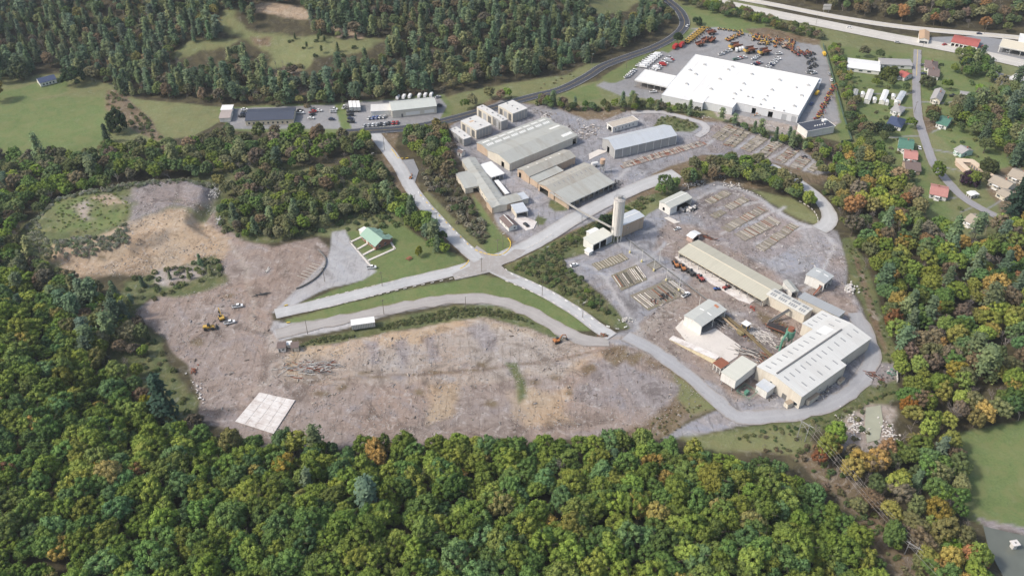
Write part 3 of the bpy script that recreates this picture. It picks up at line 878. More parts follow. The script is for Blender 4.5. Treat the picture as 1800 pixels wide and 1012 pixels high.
M_TRIM = mat("white_trim", (.74, .73, .70), .6, .08, 1)
M_TRIMD = mat("dark_trim", (.16, .16, .16), .6, .15, 1)
M_STEEL = mat("bare_steel", (.34, .34, .34), .5, .2, 1, dirt=.2)
M_RUST = mat("rusty_steel", (.26, .10, .06), .8, .25, .8, dirt=.4, dirt_col=(.15, .07, .05))
M_DARKST = mat("dark_steel", (.07, .07, .072), .7, .3, 1)
M_ROLL = mat("roller_door", (.40, .41, .43), .6, .1, .5)
M_WOODP = mat("pole_wood", (.20, .17, .14), .9, .2, 1)
M_LUMBER = mat("sawn_lumber", (.36, .29, .22), .9, .3, .8)
M_LUMGREY = mat("weathered_lumber", (.27, .25, .24), .9, .3, .8)
M_GREENP = mat("green_paint", (.10, .26, .19), .6, .25, .6, dirt=.3, dirt_col=(.3, .28, .2))
M_YELM = mat("machine_yellow", (.56, .36, .08), .55, .2, .8, dirt=.25, dirt_col=(.3, .2, .1))
M_ORNM = mat("machine_orange", (.46, .19, .07), .6, .2, .8, dirt=.3, dirt_col=(.25, .12, .07))
M_REDM = mat("machine_red", (.34, .08, .07), .55, .2, .8)
M_BLUEM = mat("machine_blue", (.06, .14, .42), .5, .2, .8)
M_TYRE = mat("tyre", (.03, .03, .032), .9, .2, 2)

ROOFM = {}
def frame(A, B, C, h):
    a, b, c = (Vector(flat(*p, h)) for p in (A, B, C))
    u, w = b - a, c - b
    t1 = math.atan2(u.y, u.x)
    t2 = math.atan2(w.y, w.x) - math.pi / 2
    d = (t2 - t1 + math.pi) % (2 * math.pi) - math.pi
    th = t1 + d * w.length / (u.length + w.length) * .5
    uu = Vector((math.cos(th), math.sin(th)))
    vv = Vector((-math.sin(th), math.cos(th)))
    return a, th, u.dot(uu), w.dot(vv)

def wall_side(mb, p0, p1, z0, ht0, ht1, t, ops, peak=None, nrm=1):
    """wall from p0 to p1 (2D), thickness t inwards, openings (u0,u1,zb,zt) in metres along it"""
    p0, p1 = Vector(p0), Vector(p1)
    L = (p1 - p0).length
    d = (p1 - p0) / L
    n = Vector((-d.y, d.x)) * t * nrm
    cuts = sorted({0.0, L} | {max(0, min(L, o[i])) for o in ops for i in (0, 1)})
    def H(s):
        return ht0 + (ht1 - ht0) * s / L
    for a, b in zip(cuts[:-1], cuts[1:]):
        if b - a < .02:
            continue
        o = next((o for o in ops if o[0] - .01 <= a and o[1] + .01 >= b), None)
        spans = [(z0, H(a), H(b))] if o is None else ([(z0, o[2], o[2])] if o[2] > z0 + .05 else []) + [(o[3], H(a), H(b))]
        for zb, ta, tb in spans:
            q = [p0 + d * a, p0 + d * b]
            q = q + [q[1] + n, q[0] + n]
            mb.hexa([(x.x, x.y, zb) for x in q], [(q[0].x, q[0].y, ta), (q[1].x, q[1].y, tb), (q[2].x, q[2].y, tb), (q[3].x, q[3].y, ta)])
    if peak:
        s, zp = peak
        q = [p0, p1, p0 + d * s]
        k = [(*q[0], ht0), (*q[1], ht1), (*q[2], zp)]
        k2 = [(x + n.x, y + n.y, z) for x, y, z in k]
        mb.add(k + k2, [(0, 1, 2), (5, 4, 3), (0, 3, 4, 1), (1, 4, 5, 2), (2, 5, 3, 0)])

def bld(name, label, cat, A=None, B=None, C=None, h=5, roof='gable_x', rise=1.0, ridge=.5, wall=None, rm=None, z0=0.0, opens="", ops=None, windows=None, over=.35,
        fr=None, group=None, trim=M_TRIM, cap=True, floor=True, posts=0, parent=None, edge=None):
    wall = wall or M_CREAM
    rm = rm or M_R_GREYG
    if fr is None:
        a, th, L, Wd = frame(A, B, C, h)
    else:
        a, th, L, Wd = fr
    ox, oy = a.x, a.y
    root = thing(name, label, cat, (ox, oy, 0), th, group) if parent is None else obj(name, None, parent=parent)
    R = Matrix.Rotation(th, 2)
    CLEAR_FOOT.append(([tuple(a + R @ Vector(p)) for p in ((0, 0), (L, 0), (L, Wd), (0, Wd))], 1.8))
    gx, gy = roof == 'gable_x', roof == 'gable_y'
    yr, xr = Wd * ridge, L * ridge
    def zr(x, y):
        if gx:
            return h + rise * (y / yr if y < yr else (Wd - y) / (Wd - yr))
        if gy:
            return h + rise * (x / xr if x < xr else (L - x) / (L - xr))
        if roof == 'shed_y':
            return h + rise * y / Wd
        if roof == 'shed_x':
            return h + rise * x / L
        if roof == 'hip':
            m = min(x, L - x, y, Wd - y)
            return h + rise * min(1, m / (min(L, Wd) / 2))
        return h
    ops = ops or {}
    t = .22
    corners = {'s': ((0, 0), (L, 0)), 'e': ((L, 0), (L, Wd)), 'n': ((L, Wd), (0, Wd)), 'w': ((0, Wd), (0, 0))}
    for s, (p0, p1) in corners.items():
        ln = (Vector(p1) - Vector(p0)).length
        if s in opens:
            mb = MB()
            k = posts or max(2, int(ln / 5))
            for i in range(k + 1):
                q = Vector(p0).lerp(Vector(p1), min(max(i / k, .012), .988))
                c = Vector((L / 2, Wd / 2))
                q = q + (c - q).normalized() * .25
                mb.box(q.x - .13, q.x + .13, q.y - .13, q.y + .13, z0, zr(q.x, q.y) - .05)
            hd = Vector(p0), Vector(p1)
            obj("post", mb.mesh("post", M_STEEL if k > 3 else trim), parent=root, kind='stuff' if k > 3 else None)
            m2 = MB()
            m2.beam((*hd[0], zr(*hd[0]) - .35), (*hd[1], zr(*hd[1]) - .35), .18, .55)
            obj("fascia", m2.mesh("fascia", trim if edge is None else edge), parent=root)
            continue
        e = .05   # walls butt inside one another's thickness, never coplanar
        mb = MB()
        oo = []
        for o in ops.get(s, []):
            u0, u1 = (o[0] * ln, o[1] * ln) if o[1] <= 1.0 else (o[0], o[1])
            oo.append((u0, u1, z0 + o[2], z0 + o[3], o[4] if len(o) > 4 else 'open'))
        q0, q1 = Vector(p0), Vector(p1)
        d = (q1 - q0).normalized()
        if s in 'sn':
            q0, q1 = q0 + d * .004, q1 - d * .004
        else:
            q0, q1 = q0 + d * (t + .003), q1 - d * (t + .003)
        pk = None
        if gx and s in 'ew':
            pk = ((yr if s == 'e' else Wd - yr) - t, h + rise - .02)
        if gy and s in 'sn':
            pk = ((xr if s == 's' else L - xr), h + rise - .02)
        ha, hb = (h, h) if (gx or gy or roof == 'hip') else (zr(*p0), zr(*p1))
        wall_side(mb, q0, q1, z0, ha, hb, t, [o[:4] for o in oo], pk)
        obj("wall", mb.mesh("wall", wall), parent=root)
        n = Vector((-d.y, d.x))
        for u0, u1, zb, zt, kd in oo:
            if kd == 'open':
                continue
            m2 = MB()
            c0, c1 = Vector(p0) + d * (u0 + .03) + n * .12, Vector(p0) + d * (u1 - .03) + n * .12
            mm, nm = {'roller': (M_ROLL, "roller_door"), 'door': (M_TRIMD, "door"), 'white': (M_TRIM, "door"), 'window': (M_GLASS, "window")}[kd]
            m2.beam((*c0, (zb + zt) / 2), (*c1, (zb + zt) / 2), .06, zt - zb - .04)
            w = obj(nm, m2.mesh(nm, mm), parent=root)
            if kd == 'window':
                m3 = MB()
                e0, e1 = Vector(p0) + d * (u0 - .05) - n * .03, Vector(p0) + d * (u1 + .05) - n * .03
                m3.beam((*e0, zb - .05), (*e1, zb - .05), .12, .1)
                m3.beam((*e0, zt + .05), (*e1, zt + .05), .12, .1)
                obj("frame", m3.mesh("frame", trim), parent=w)
    # roof
    def slab(poly, nm="roof", m=rm, th_=.16):
        mb = MB()
        k = len(poly)
        top = [(x, y, z + th_) for x, y, z in poly]
        mb.add(list(poly) + top, [tuple(range(k - 1, -1, -1)), tuple(range(k, 2 * k))] + [(i, (i + 1) % k, k + (i + 1) % k, k + i) for i in range(k)])
        return obj(nm, mb.mesh(nm, m), parent=root)
    o = over
    if gx:
        k1, k2 = rise / yr * o, rise / (Wd - yr) * o
        r1 = slab([(-o, -o, h - k1), (L + o, -o, h - k1), (L + o, yr - .01, h + rise), (-o, yr - .01, h + rise)])
        r2 = slab([(-o, yr + .01, h + rise), (L + o, yr + .01, h + rise), (L + o, Wd + o, h - k2), (-o, Wd + o, h - k2)])
        if cap:
            m2 = MB()
            m2.beam((-o, yr, h + rise + .2), (L + o, yr, h + rise + .2), .5, .08)
            obj("ridge_cap", m2.mesh("ridge_cap", trim if edge is None else edge), parent=root)
    elif gy:
        k1, k2 = rise / xr * o, rise / (L - xr) * o
        slab([(-o, -o, h - k1), (xr - .01, -o, h + rise), (xr - .01, Wd + o, h + rise), (-o, Wd + o, h - k1)])
        slab([(xr + .01, -o, h + rise), (L + o, -o, h - k2), (L + o, Wd + o, h - k2), (xr + .01, Wd + o, h + rise)])
        if cap:
            m2 = MB()
            m2.beam((xr, -o, h + rise + .2), (xr, Wd + o, h + rise + .2), .5, .08)
            obj("ridge_cap", m2.mesh("ridge_cap", trim if edge is None else edge), parent=root)
    elif roof == 'hip':
        k = min(L, Wd) / 2
        if L >= Wd:
            r0, r1 = (k, Wd / 2), (L - k, Wd / 2)
        else:
            r0, r1 = (L / 2, k), (L / 2, Wd - k)
        mb = MB()
        zb = h - .1
        v = [(-o, -o, zb), (L + o, -o, zb), (L + o, Wd + o, zb), (-o, Wd + o, zb), (*r0, h + rise), (*r1, h + rise)]
        fs = [(0, 1, 5, 4), (1, 2, 5), (2, 3, 4, 5), (3, 0, 4), (3, 2, 1, 0)] if L >= Wd else [(0, 1, 4), (1, 2, 5, 4), (2, 3, 5), (3, 0, 4, 5), (3, 2, 1, 0)]
        mb.add(v, fs)
        obj("roof", mb.mesh("roof", rm), parent=root)
    else:
        p = [(-o, -o), (L + o, -o), (L + o, Wd + o), (-o, Wd + o)]
        slab([(x, y, zr(x, y)) for x, y in p])
        if edge is not None:
            m2 = MB()
            for i in range(4):
                a1, b1 = p[i], p[(i + 1) % 4]
                m2.beam((*a1, zr(*a1) + .2), (*b1, zr(*b1) + .2), .22, .3)
            obj("parapet", m2.mesh("parapet", edge), parent=root)
    if floor and (opens or ops):
        mb = MB().box(.3, L - .3, .3, Wd - .3, .02, .12)
        obj("floor", mb.mesh("floor", M_DARKIN if not opens else M_LUMGREY), parent=root)
    return root, L, Wd, zr

def on_roof(root, zr, x, y, mesh, nm, dz=.2, rz=0.0, tilt=True):
    e = .5
    o = obj(nm, mesh, parent=root)
    o.location = (x, y, zr(x, y) + dz)
    if tilt:
        sx = (zr(x + e, y) - zr(x - e, y)) / (2 * e)
        sy = (zr(x, y + e) - zr(x, y - e)) / (2 * e)
        o.rotation_euler = (math.atan(sy), -math.atan(sx), rz)
    return o

def panel_mesh(w, l, m, t=.06):
    return MB().box(-w / 2, w / 2, -l / 2, l / 2, -t / 2, t / 2).mesh("skylight", m)

# --- north works: kilns
kg = "drying kilns at the top of the works"
def kiln(A, B, C, h, label, wl=M_CREAM):
    root, L, Wd, zr = bld("kiln", label, "kiln", A, B, C, h, 'gable_y', .35, wall=wl, rm=M_R_KILN, over=.1, group=kg, cap=False,
                          ops={'s': [(.1, .3, .1, h * .8, 'door'), (.4, .6, .1, h * .8, 'roller'), (.7, .9, .1, h * .8, 'door')]})
    n = max(3, int(Wd / 2.2))
    for i in range(n):
        m = MB().box(L + .01, L + .14, Wd * (i + .08) / n, Wd * (i + .92) / n, .3, h * .92)
        obj("wall_panel", m.mesh("wall_panel", M_GREYW), parent=root)
    for i in range(3):
        m = MB().box(L * (i + .3) / 3, L * (i + .3) / 3 + .8, Wd * .5 - .4, Wd * .5 + .4, h + .4, h + .95)
        obj("roof_vent", m.mesh("roof_vent", M_STEEL), parent=root)
    return root
kiln((875.6, 185.7), (901.3, 200.3), (926.9, 190.6), 6.5, "large square kiln with pale roof, farthest from the road of the kiln row")
kiln((838, 188.5), (866.5, 205), (878.5, 201.5), 6.5, "long narrow kiln between the two square kilns")
kiln((867.2, 205), (881, 214), (893.6, 210.7), 6.5, "short kiln joined to the front end of the long narrow kiln", M_GREYW)
kiln((809.6, 212.8), (837.4, 229.4), (865, 219.7), 6.5, "square kiln with a rusty patch on its pale roof")
kiln((789.4, 227.4), (815, 245.5), (828, 241), 5, "low narrow kiln at the left end of the works", M_GREYW)
m = MB().box(-2.2, 2.2, -1.6, 1.6, 0, .08)
rp = obj("rust_patch", m.mesh("rust_patch", mat("rust_stain", (.55, .40, .28), .8, .15, .6)), parent=bpy.data.objects["kiln.003"])
rp.location = (7, 5, 6.85)
bld("hut", "tiny hut with brown roof beside the kilns", "hut", (804, 266), (810.5, 269.5), (815, 265), 3, 'gable_x', 1, wall=M_WHITE, rm=M_R_BROWN, ops={'s': [(.3, .7, 0, 2, 'door')]})

# --- north works: halls
hg = "joined halls of the works"
def sky_rows(root, zr, x0, x1, n, ys, w, l, m, skip=()):
    me = panel_mesh(w, l, m)
    for y in ys:
        for i in range(n):
            if i % 5 in skip:
                continue
            on_roof(root, zr, x0 + (x1 - x0) * (i + .5) / n, y, me, "skylight")
hr = bld("work_hall", "long hall with two rows of white skylights, next to the kilns", "hall", (856.8, 262.8), (975.5, 217), (957, 206), 5.5, 'gable_x', 1.0, wall=M_TAN, rm=M_R_GREYG, group=hg, cap=False)
sky_rows(hr[0], hr[3], 2, hr[1] - 1, 40, (hr[2] * .3, hr[2] * .68), .75, 2.2, M_LITESKY, (4,))
hr = bld("work_hall", "widest grey-green roofed hall, second in the row of halls", "hall", (895.7, 287.8), (1015, 238.5), (975.5, 217), 5.5, 'gable_x', 2.0, wall=M_CREAM, rm=M_R_GREYG, group=hg, cap=False,
         ops={'w': [(.62, .75, 0, 3.8)], 's': [(.93, .985, 0, 4)], 'e': [(.15, .85, .3, 4.2, 'white')]})
sky_rows(hr[0], hr[3], hr[1] * .83, hr[1] - 1.2, 8, (hr[2] * .2,), .8, 2.4, M_LITESKY)
sky_rows(hr[0], hr[3], hr[1] * .83, hr[1] - 1.2, 7, (hr[2] * .75,), .8, 2.4, M_LITESKY)
hr = bld("work_hall", "stained brown-grey hall in the middle of the row of halls", "hall", (930.3, 310.1), (1010.5, 275), (992, 262), 5.2, 'gable_x', 1.8, wall=M_TAN, rm=M_R_STAIN, group=hg, cap=False, ops={'w': [(.1, .3, 0, 3.8)]})
sky_rows(hr[0], hr[3], 3, hr[1] - 2, 9, (hr[2] * .62,), .6, 2.0, M_LITESKY, (1, 3))
bld("lean_to_hall", "low grey roof between two stained halls", "hall", (945, 320.5), (990, 300), (974.6, 291), 4.2, 'shed_y', .5, wall=M_TAN, rm=M_R_GREYG, group=hg)
hr = bld("work_hall", "stained hall with dark vent strips beside the open shed", "hall", (973.7, 339.3), (1053.9, 301.7), (1027, 285.9), 5.0, 'gable_x', 1.6, wall=M_TAN, rm=M_R_STAIN, group=hg, cap=False, ops={'w': [(.08, .62, 0, 3.8)]})
sky_rows(hr[0], hr[3], 3, hr[1] - 2, 9, (hr[2] * .33, hr[2] * .68), .5, 2.0, M_DARKSKY)
hr = bld("open_shed", "green-grey roofed shed open along its front onto the road", "shed", (1000.5, 356.9), (1078, 320), (1055.6, 304.2), 4.6, 'shed_y', 1.2, wall=M_TAN, rm=M_R_GREYG, opens="s", posts=9, group=hg)
STK = 'first second third fourth fifth sixth seventh eighth ninth tenth eleventh twelfth'.split()
for i in range(12):
    x = 3 + i * (hr[1] - 6) / 11
    m = MB()
    for k in range(random.randint(2, 4)):
        m.box(x - 1.1, x + 1.1, 1.5 + random.random(), 4.5 + random.random(), .15 + k * .75, .8 + k * .75)
    obj("lumber_stack", m.mesh("lumber_stack", random.choice([M_LUMGREY, M_LUMBER, M_DARKST])), label=f"dark timber stack under the open green-grey shed, {STK[i]} from its tan corner", cat="timber stack",
        group="timber stacks in the open green-grey shed", loc=hr[0].location.copy(), rz=hr[0].rotation_euler[2])

# --- offices strip on the west of the works
og = "low office buildings west of the halls"
hr = bld("office_wing", "long low cream office wing with grey roof", "office", (812, 281), (864.3, 365.2), (886, 357), 4.2, 'gable_x', .8, wall=M_CREAM, rm=M_R_GREYG, group=og, cap=False,
         ops={'s': [(.15 + .1 * i, .18 + .1 * i, 1.2, 2.3, 'window') for i in range(8)]})
sky_rows(hr[0], hr[3], 3, hr[1] - 2, 11, (hr[2] * .6,), .35, 1.8, M_TRIMD)
hr = bld("office_wing", "cross wing with tan front wall facing the brown-roofed hut", "office", (864.9, 365.0), (917, 351.5), (908, 339.5), 4.21, 'gable_x', .7, wall=M_TAN, rm=M_R_GREYG, group=og, cap=False, ops={'s': [(.05 + .3 * i, .09 + .3 * i, 1, 2.2, 'window') for i in range(3)]})
bld("garage", "blue-grey roofed garage with dark open door beside the parked black car", "garage", (898.6, 360.2), (907.8, 373.6), (927.8, 369.4), 4.0, 'shed_x', -.3, wall=M_CREAM, rm=M_R_BLUE, opens="e", posts=1, group=og)
bld("office_wing", "small blue-grey roofed annex at the end of the cross wing", "office", (909, 341), (917.5, 350.5), (928, 347), 4.0, 'shed_x', -.2, wall=M_CREAM, rm=M_R_BLUE, group=og)
bld("office_wing", "wide pale wing sticking out to the left of the long office wing", "office", (800.9, 305), (815, 331.8), (836.8, 323.4), 3.9, 'gable_y', .9, wall=M_CREAM, rm=M_R_GREYG2, group=og, cap=False, ops={'e': [(.55, .95, 0, 2.8)]})
bld("canopy_roof", "broad white flat canopy between offices and halls", "canopy", (841, 290.9), (863.5, 311.8), (884.4, 304.2), 3.5, 'flat', 0, rm=M_R_WHITE, opens="swen", posts=3, group=og)
bld("canopy_roof", "narrow white walkway roof along the office wing", "canopy", (870, 318), (888, 341), (893, 339), 3.0, 'flat', 0, rm=M_R_WHITE, opens="swen", posts=4, group=og)
bld("lean_to", "narrow grey lean-to roof on the inner side of the office wing", "lean-to", (851, 307), (876, 345), (881, 342.5), 3.4, 'shed_y', -.4, rm=M_R_GREYG, opens="n", posts=4, group=og)
bld("cabin", "small cabin with dark brown gable roof beside the black car", "cabin", (878.5, 383.6), (893.5, 400.3), (907, 394.5), 2.8, 'gable_x', 1.3, wall=M_WHITE, rm=M_R_BROWN, ops={'e': [(.55, .8, 1, 2, 'window')], 's': [(.2, .3, 1, 2, 'window'), (.6, .7, 1, 2, 'window')]})

# --- grey round-shouldered shed and its neighbour
hr = bld("grey_shed", "long grey metal shed with white corner posts and pale roof", "shed", (1081.1, 263.3), (1187.8, 236.7), (1171.1, 216.7), 6.6, 'gable_x', 3.0, wall=M_GREYW, rm=M_R_BLUE, cap=False,
         ops={'w': [(.38, .56, 0, 4.5)]})
for i in range(9):
    x = hr[1] * i / 8
    m = MB().box(x - .14, x + .14, -.16, .06, 0, 6.5)
    obj("wall_post", m.mesh("wall_post", M_TRIM), parent=hr[0])
bld("store_building", "small pale building with stained flat roof behind the long grey shed", "store", (1077.2, 223.9), (1121.7, 211.7), (1111.2, 204.7), 4, 'flat', 0, wall=M_WHITE, rm=mat("stained_flat_roof", (.47, .42, .36), .8, .15, .2, dirt=.4), edge=M_TRIM,
    ops={'w': [(.2, .8, 0, 3)], 's': [(.1 + i * .14, .13 + i * .14, 1, 2.6, 'window') for i in range(6)]})

# --- silo and its group
def silo():
    x, y = flat(1083, 421)
    t = thing("silo", "tall white riveted storage silo on legs beside the tan block building", "silo", (x, y, 0))
    r, H, n = 3.0, 26.5, 28
    mb = MB()
    for k in range(11):   # rings lapped over one another
        z = 4.2 + (H - 4.2) * k / 11
        rr = r + (.05 if k % 2 else 0)
        mb.tube((0, 0, z), (0, 0, z + (H - 4.2) / 11 + .01), rr, rr, n)
    obj("shell", mb.mesh("shell", mat("silo_sheet", (.72, .69, .65), .6, .12, .4, dirt=.4, dirt_col=(.38, .28, .22), streak=(2, 2, .08))), parent=t)
    obj("hopper", MB().tube((0, 0, 4.25), (0, 0, 1.8), r, .6, n).mesh("hopper", M_STEEL), parent=t)
    obj("roof", MB().tube((0, 0, H + .05), (0, 0, H + 1.2), r + .15, .5, n).mesh("roof", mat("silo_roof", (.50, .48, .46), .7, .2, .5, dirt=.5)), parent=t)
    mb = MB()
    for k in range(16):
        a = k * math.pi / 8
        b = (k + 1) * math.pi / 8
        p, q = (math.cos(a) * 3.15, math.sin(a) * 3.15), (math.cos(b) * 3.15, math.sin(b) * 3.15)
        mb.tube((*p, H), (*p, H + 1.15), .04, n=4)
        mb.tube((*p, H + 1.1), (*q, H + 1.1), .04, n=4)
    obj("railing", mb.mesh("railing", M_DARKST), parent=t)
    for k in range(8):
        a = k * math.pi / 4 + .2
        m = MB().box(-.15, .15, -.15, .15, 0, 4.3)
        l = obj("leg", m.mesh("leg", M_TRIM), parent=t)
        l.location = (math.cos(a) * 2.8, math.sin(a) * 2.8, 0)
    for k in range(5):
        a = -1.2 + k * .6 - 1.2
        l = obj("rib", MB().box(-.08, .08, -.08, .08, 4.3, H).mesh("rib", M_TRIM), parent=t)
        l.location = (math.cos(a) * 3.08, math.sin(a) * 3.08, 0)
    mb = MB()
    for s in (-.25, .25):
        mb.tube((s, -3.3, .5), (s, -3.3, H + 1), .04, n=4)
    for k in range(52):
        mb.tube((-.25, -3.3, .6 + k * .5), (.25, -3.3, .6 + k * .5), .025, n=4)
    obj("ladder", mb.mesh("ladder", M_STEEL), parent=t)
    obj("mast", MB().tube((-1.6, 1, H), (-1.6, 1, H + 9), .09, .04, 5).mesh("mast", M_STEEL), parent=t)
    mb = MB().box(-.9, .9, -.9, .9, H + 1.1, H + 2.4).tube((.5, .5, H + 1), (1.8, .5, H + 2.2), .35)
    obj("head_housing", mb.mesh("head_housing", M_STEEL), parent=t)
silo()
hr = bld("boiler_house", "tan block building with half grey half blue roof behind the silo", "boiler house", (1096.4, 395.5), (1132.5, 380.2), (1114.2, 369.2), 8, 'gable_x', .6, wall=M_TAN, rm=M_R_BLUE, cap=True, ops={'s': [(.2, .25, 4.5, 5.3, 'window'), (.85, .9, 5.5, 6.3, 'window')]})
bld("open_garage", "white garage with two dark open bays at the foot of the silo", "garage", (1042.5, 429.9), (1076.8, 412.1), (1060, 402), 5, 'shed_y', .4, wall=M_WHITE, rm=mat("cream_roof", (.60, .60, .54), .6, .06, .2, ribs=(0, .8)), ops={'s': [(.04, .34, 0, 4.2), (.39, .69, 0, 4.2), (.74, .97, 0.1, 4.2, 'roller')]})
bld("shed_box", "small white box building behind the garage by the silo", "shed", (1039.5, 412.7), (1054, 406), (1046, 400), 3, 'gable_x', .4, wall=M_WHITE, rm=M_R_WHITE, cap=False)
bld("storage_box", "small white storage box at the left corner of the garage", "storage box", (1035.5, 444), (1042, 440.5), (1034, 436), 2.2, 'flat', 0, wall=M_WHITE, rm=M_R_WHITE)
hr = bld("open_shed", "white shed with ribbed grey roof, open side cluttered with machines", "shed", (1178.5, 365.5), (1215.9, 347.2), (1197.5, 336.1), 5.2, 'gable_x', .9, wall=M_WHITE, rm=mat("ribbed_grey_roof", (.47, .48, .44), .6, .06, .2, ribs=(0, .8)), opens="", ops={'s': [(.32, .99, 0, 4.3)], 'w': [(.3, .5, .8, 3)]})
bld("brick_hut", "small pink block hut with white curved roof near the tan long shed", "hut", (1217.5, 419), (1230.6, 410), (1222.5, 403.8), 3.2, 'gable_y', .8, wall=mat("pink_block", (.50, .37, .32), .8, .15, .5), rm=M_R_WHITE, cap=False, ops={'s': [(.2, .8, 0, 2.6)]})

# --- sawmill: long tan shed, link, main plant
hr = bld("long_shed", "long tan roofed shed with cream fascia and a white apron in front", "shed", (1193, 442.5), (1339, 530), (1365, 501.7), 4.2, 'gable_x', 1.3, wall=M_CREAM, rm=mat("tan_roof_long", (.47, .45, .37), .6, .07, .1, ribs=(0, 1.5), dirt=.18, dirt_col=(.35, .33, .27), streak=(1, .1, 1)), trim=mat("cream_trim", (.70, .63, .50), .7, .08, .5), edge=mat("cream_trim2", (.70, .63, .50), .7, .08, .5), opens="s", posts=12, ridge=.5)
LS = hr
hr = bld("link_building", "cream link building with rows of grey skylights between long shed and plant", "hall", (1348, 517.3), (1414.7, 553.3), (1428.7, 542.7), 5.8, 'gable_x', .5, wall=M_CREAM, rm=mat("link_roof", (.58, .57, .53), .6, .08, .1, ribs=(0, 1.0), dirt=.25, dirt_col=(.42, .40, .36)), cap=False)
sky_rows(hr[0], hr[3], 1, hr[1] - 1, 17, (hr[2] * .27, hr[2] * .72), .8, hr[2] * .28, M_DARKSKY, (3,))
bld("annex", "flat grey roofed annex behind the link building", "annex", (1404, 522.7), (1474.7, 556), (1488, 547), 5.0, 'shed_y', -.4, wall=M_CREAM, rm=mat("annex_roof", (.36, .375, .39), .6, .05, .08, ribs=(0, 1.2)))
plant = frame((1330.7, 644), (1409.3, 697.3), (1486.7, 641.3), 7.7)
# split frame: local x runs from the left corner towards the front corner, local y towards the far right
pa, pth, pL, pW = plant
fa, fth, fL, fW = frame((1330.7, 644), (1397.2, 689), (1524.8, 590.7), 7.7)
M_PW = mat("plant_wall", (.66, .61, .53), .65, .08, .2, ribs=('xy', 1.6), dirt=.22, dirt_col=(.45, .37, .28), streak=(1, 1, .12))
pr = dict(name="factory_hall", cat="factory", h=7.7, roof='gable_y', wall=M_PW, rm=mat("pale_plant_roof_across", (.60, .60, .585), .5, .05, .08, ribs=(1, 1.2), dirt=.4, dirt_col=(.50, .485, .46), streak=(.1, 1, 1)), cap=False, over=.2)
RX = 9.6
hr1 = bld(label="large pale roofed factory hall with dark roof dashes, its front block nearest the ring track", fr=(pa, pth, pL, pW), rise=1.6, ridge=RX / pL,
          ops={'s': [(.33, .37, 4, 5, 'window'), (.62, .72, 0, 3, 'door'), (.86, .95, .8, 2.6, 'window')], 'e': [(.12, .2, 0, 3.5, 'door'), (.42, .46, 3, 4, 'window'), (.62, .65, 0, 2.3, 'door')]}, **pr)
Rm = Matrix.Rotation(pth, 2)
L2 = fL
a2 = pa + Rm @ Vector((0, pW + .05))
W2 = fW - pW
hr2 = bld(label="far block of the pale roofed factory hall, narrower and reaching to the ring track bend", fr=(a2, pth, L2, W2), rise=1.6, ridge=RX / L2, ops={'e': [(.3, .34, 0, 2.2, 'door')]}, **pr)
hr3 = bld(label="side block of the pale factory hall beside the green cyclone", fr=(a2 + Rm @ Vector((-6.3, W2 * .37)), pth, 6.25, W2 * .63 - .1), **{**pr, 'roof': 'shed_x', 'h': 7.0}, rise=.65)
dm = MB().box(-1.5, 1.5, -.28, .28, -.03, .03).mesh("skylight", M_DARKSKY)
def dash_row(hr, x, n, y0, y1):
    for i in range(n):
        on_roof(hr[0], hr[3], x, y0 + (y1 - y0) * (i + .5) / n, dm, "skylight", dz=.2)
dash_row(hr1, 4.0, 8, 1, pW)
dash_row(hr1, RX + 4.5, 8, 1, pW)
dash_row(hr1, pL - 4, 5, 4, pW)
dash_row(hr2, 4.0, 5, 0, W2)
dash_row(hr2, RX + 4.5, 5, 0, W2)
dash_row(hr3, 3, 4, 0, W2 * .6)
for hh, ww in ((hr1, pW), (hr2, W2)):   # ridge vent
    m = MB().box(RX - .35, RX + .35, 1.5 if hh is hr1 else 0, ww if hh is hr1 else ww * .7, 9.45, 9.85)
    obj("ridge_vent", m.mesh("ridge_vent", M_TRIMD), parent=hh[0])
m = MB().box(2, 7, W2 * .35, W2 * .6, 0, .05)
o = obj("roof_patch", m.mesh("roof_patch", M_R_WHITE), parent=hr2[0])
o.location = (0, 0, hr2[3](4.5, 5) + .2)
o.rotation_euler = (0, -math.atan(1.6 / RX), 0)
o.location.z = hr2[3](0, 0) + .2
bld("entry_block", "small white box block at the front left wall of the factory", "annex", (1330, 676), (1349, 688), (1363, 678.5), 4.5, 'flat', 0, wall=M_WHITE, rm=M_R_BLUE)
for (A_, B_, C_, hh, lb) in (((1379, 706), (1385, 712), (1393, 706), 2.5, "wooden entry porch with brown steps at the factory's near corner"), ((1416, 700), (1423, 705), (1439, 692), 3, "cream porch box on the right long wall of the factory"),
                       ((1473, 668), (1478, 671), (1486, 664.5), 1.8, "small tan box against the factory's notch"), ((1499, 626), (1506, 629), (1512, 624), .5, "low concrete step pad on the far right wall of the factory")):
    bld("porch", lb, "porch", A_, B_, C_, hh, 'flat', 0, wall=M_CREAM, rm=M_LUMBER, floor=False, over=.05)
bld("raised_box", "white box building on stilts beside the rusty roof in front of the factory", "box building", (1268.7, 653.5), (1293.7, 669), (1330, 641), 7.6, 'shed_x', .2, wall=M_WHITE, rm=mat("box_roof", (.56, .56, .50), .6, .05, .2, ribs=(1, 1)), z0=2.6, floor=False)
bx = [o for o in bpy.data.objects if o.name.startswith("raised_box")][0]
m = MB()
for x in (.4, 6.2):
    for y in (.4, 6.5, 12.5):
        m.box(x, x + .35, y, y + .35, 0, 2.62)
obj("stilt", m.mesh("stilt", M_STEEL), parent=bx, kind='stuff')
hr = bld("mill_shed", "white walled shed with grey roof open towards the conveyors", "shed", (1203.3, 554.4), (1233.9, 572.8), (1278.3, 545), 6, 'gable_y', .9, wall=M_WHITE, rm=mat("mill_roof", (.46, .47, .45), .6, .05, .1, ribs=(1, 1)), z0=0, opens="e", posts=2, cap=False)
sk = panel_mesh(2.6, .6, M_LITESKY)
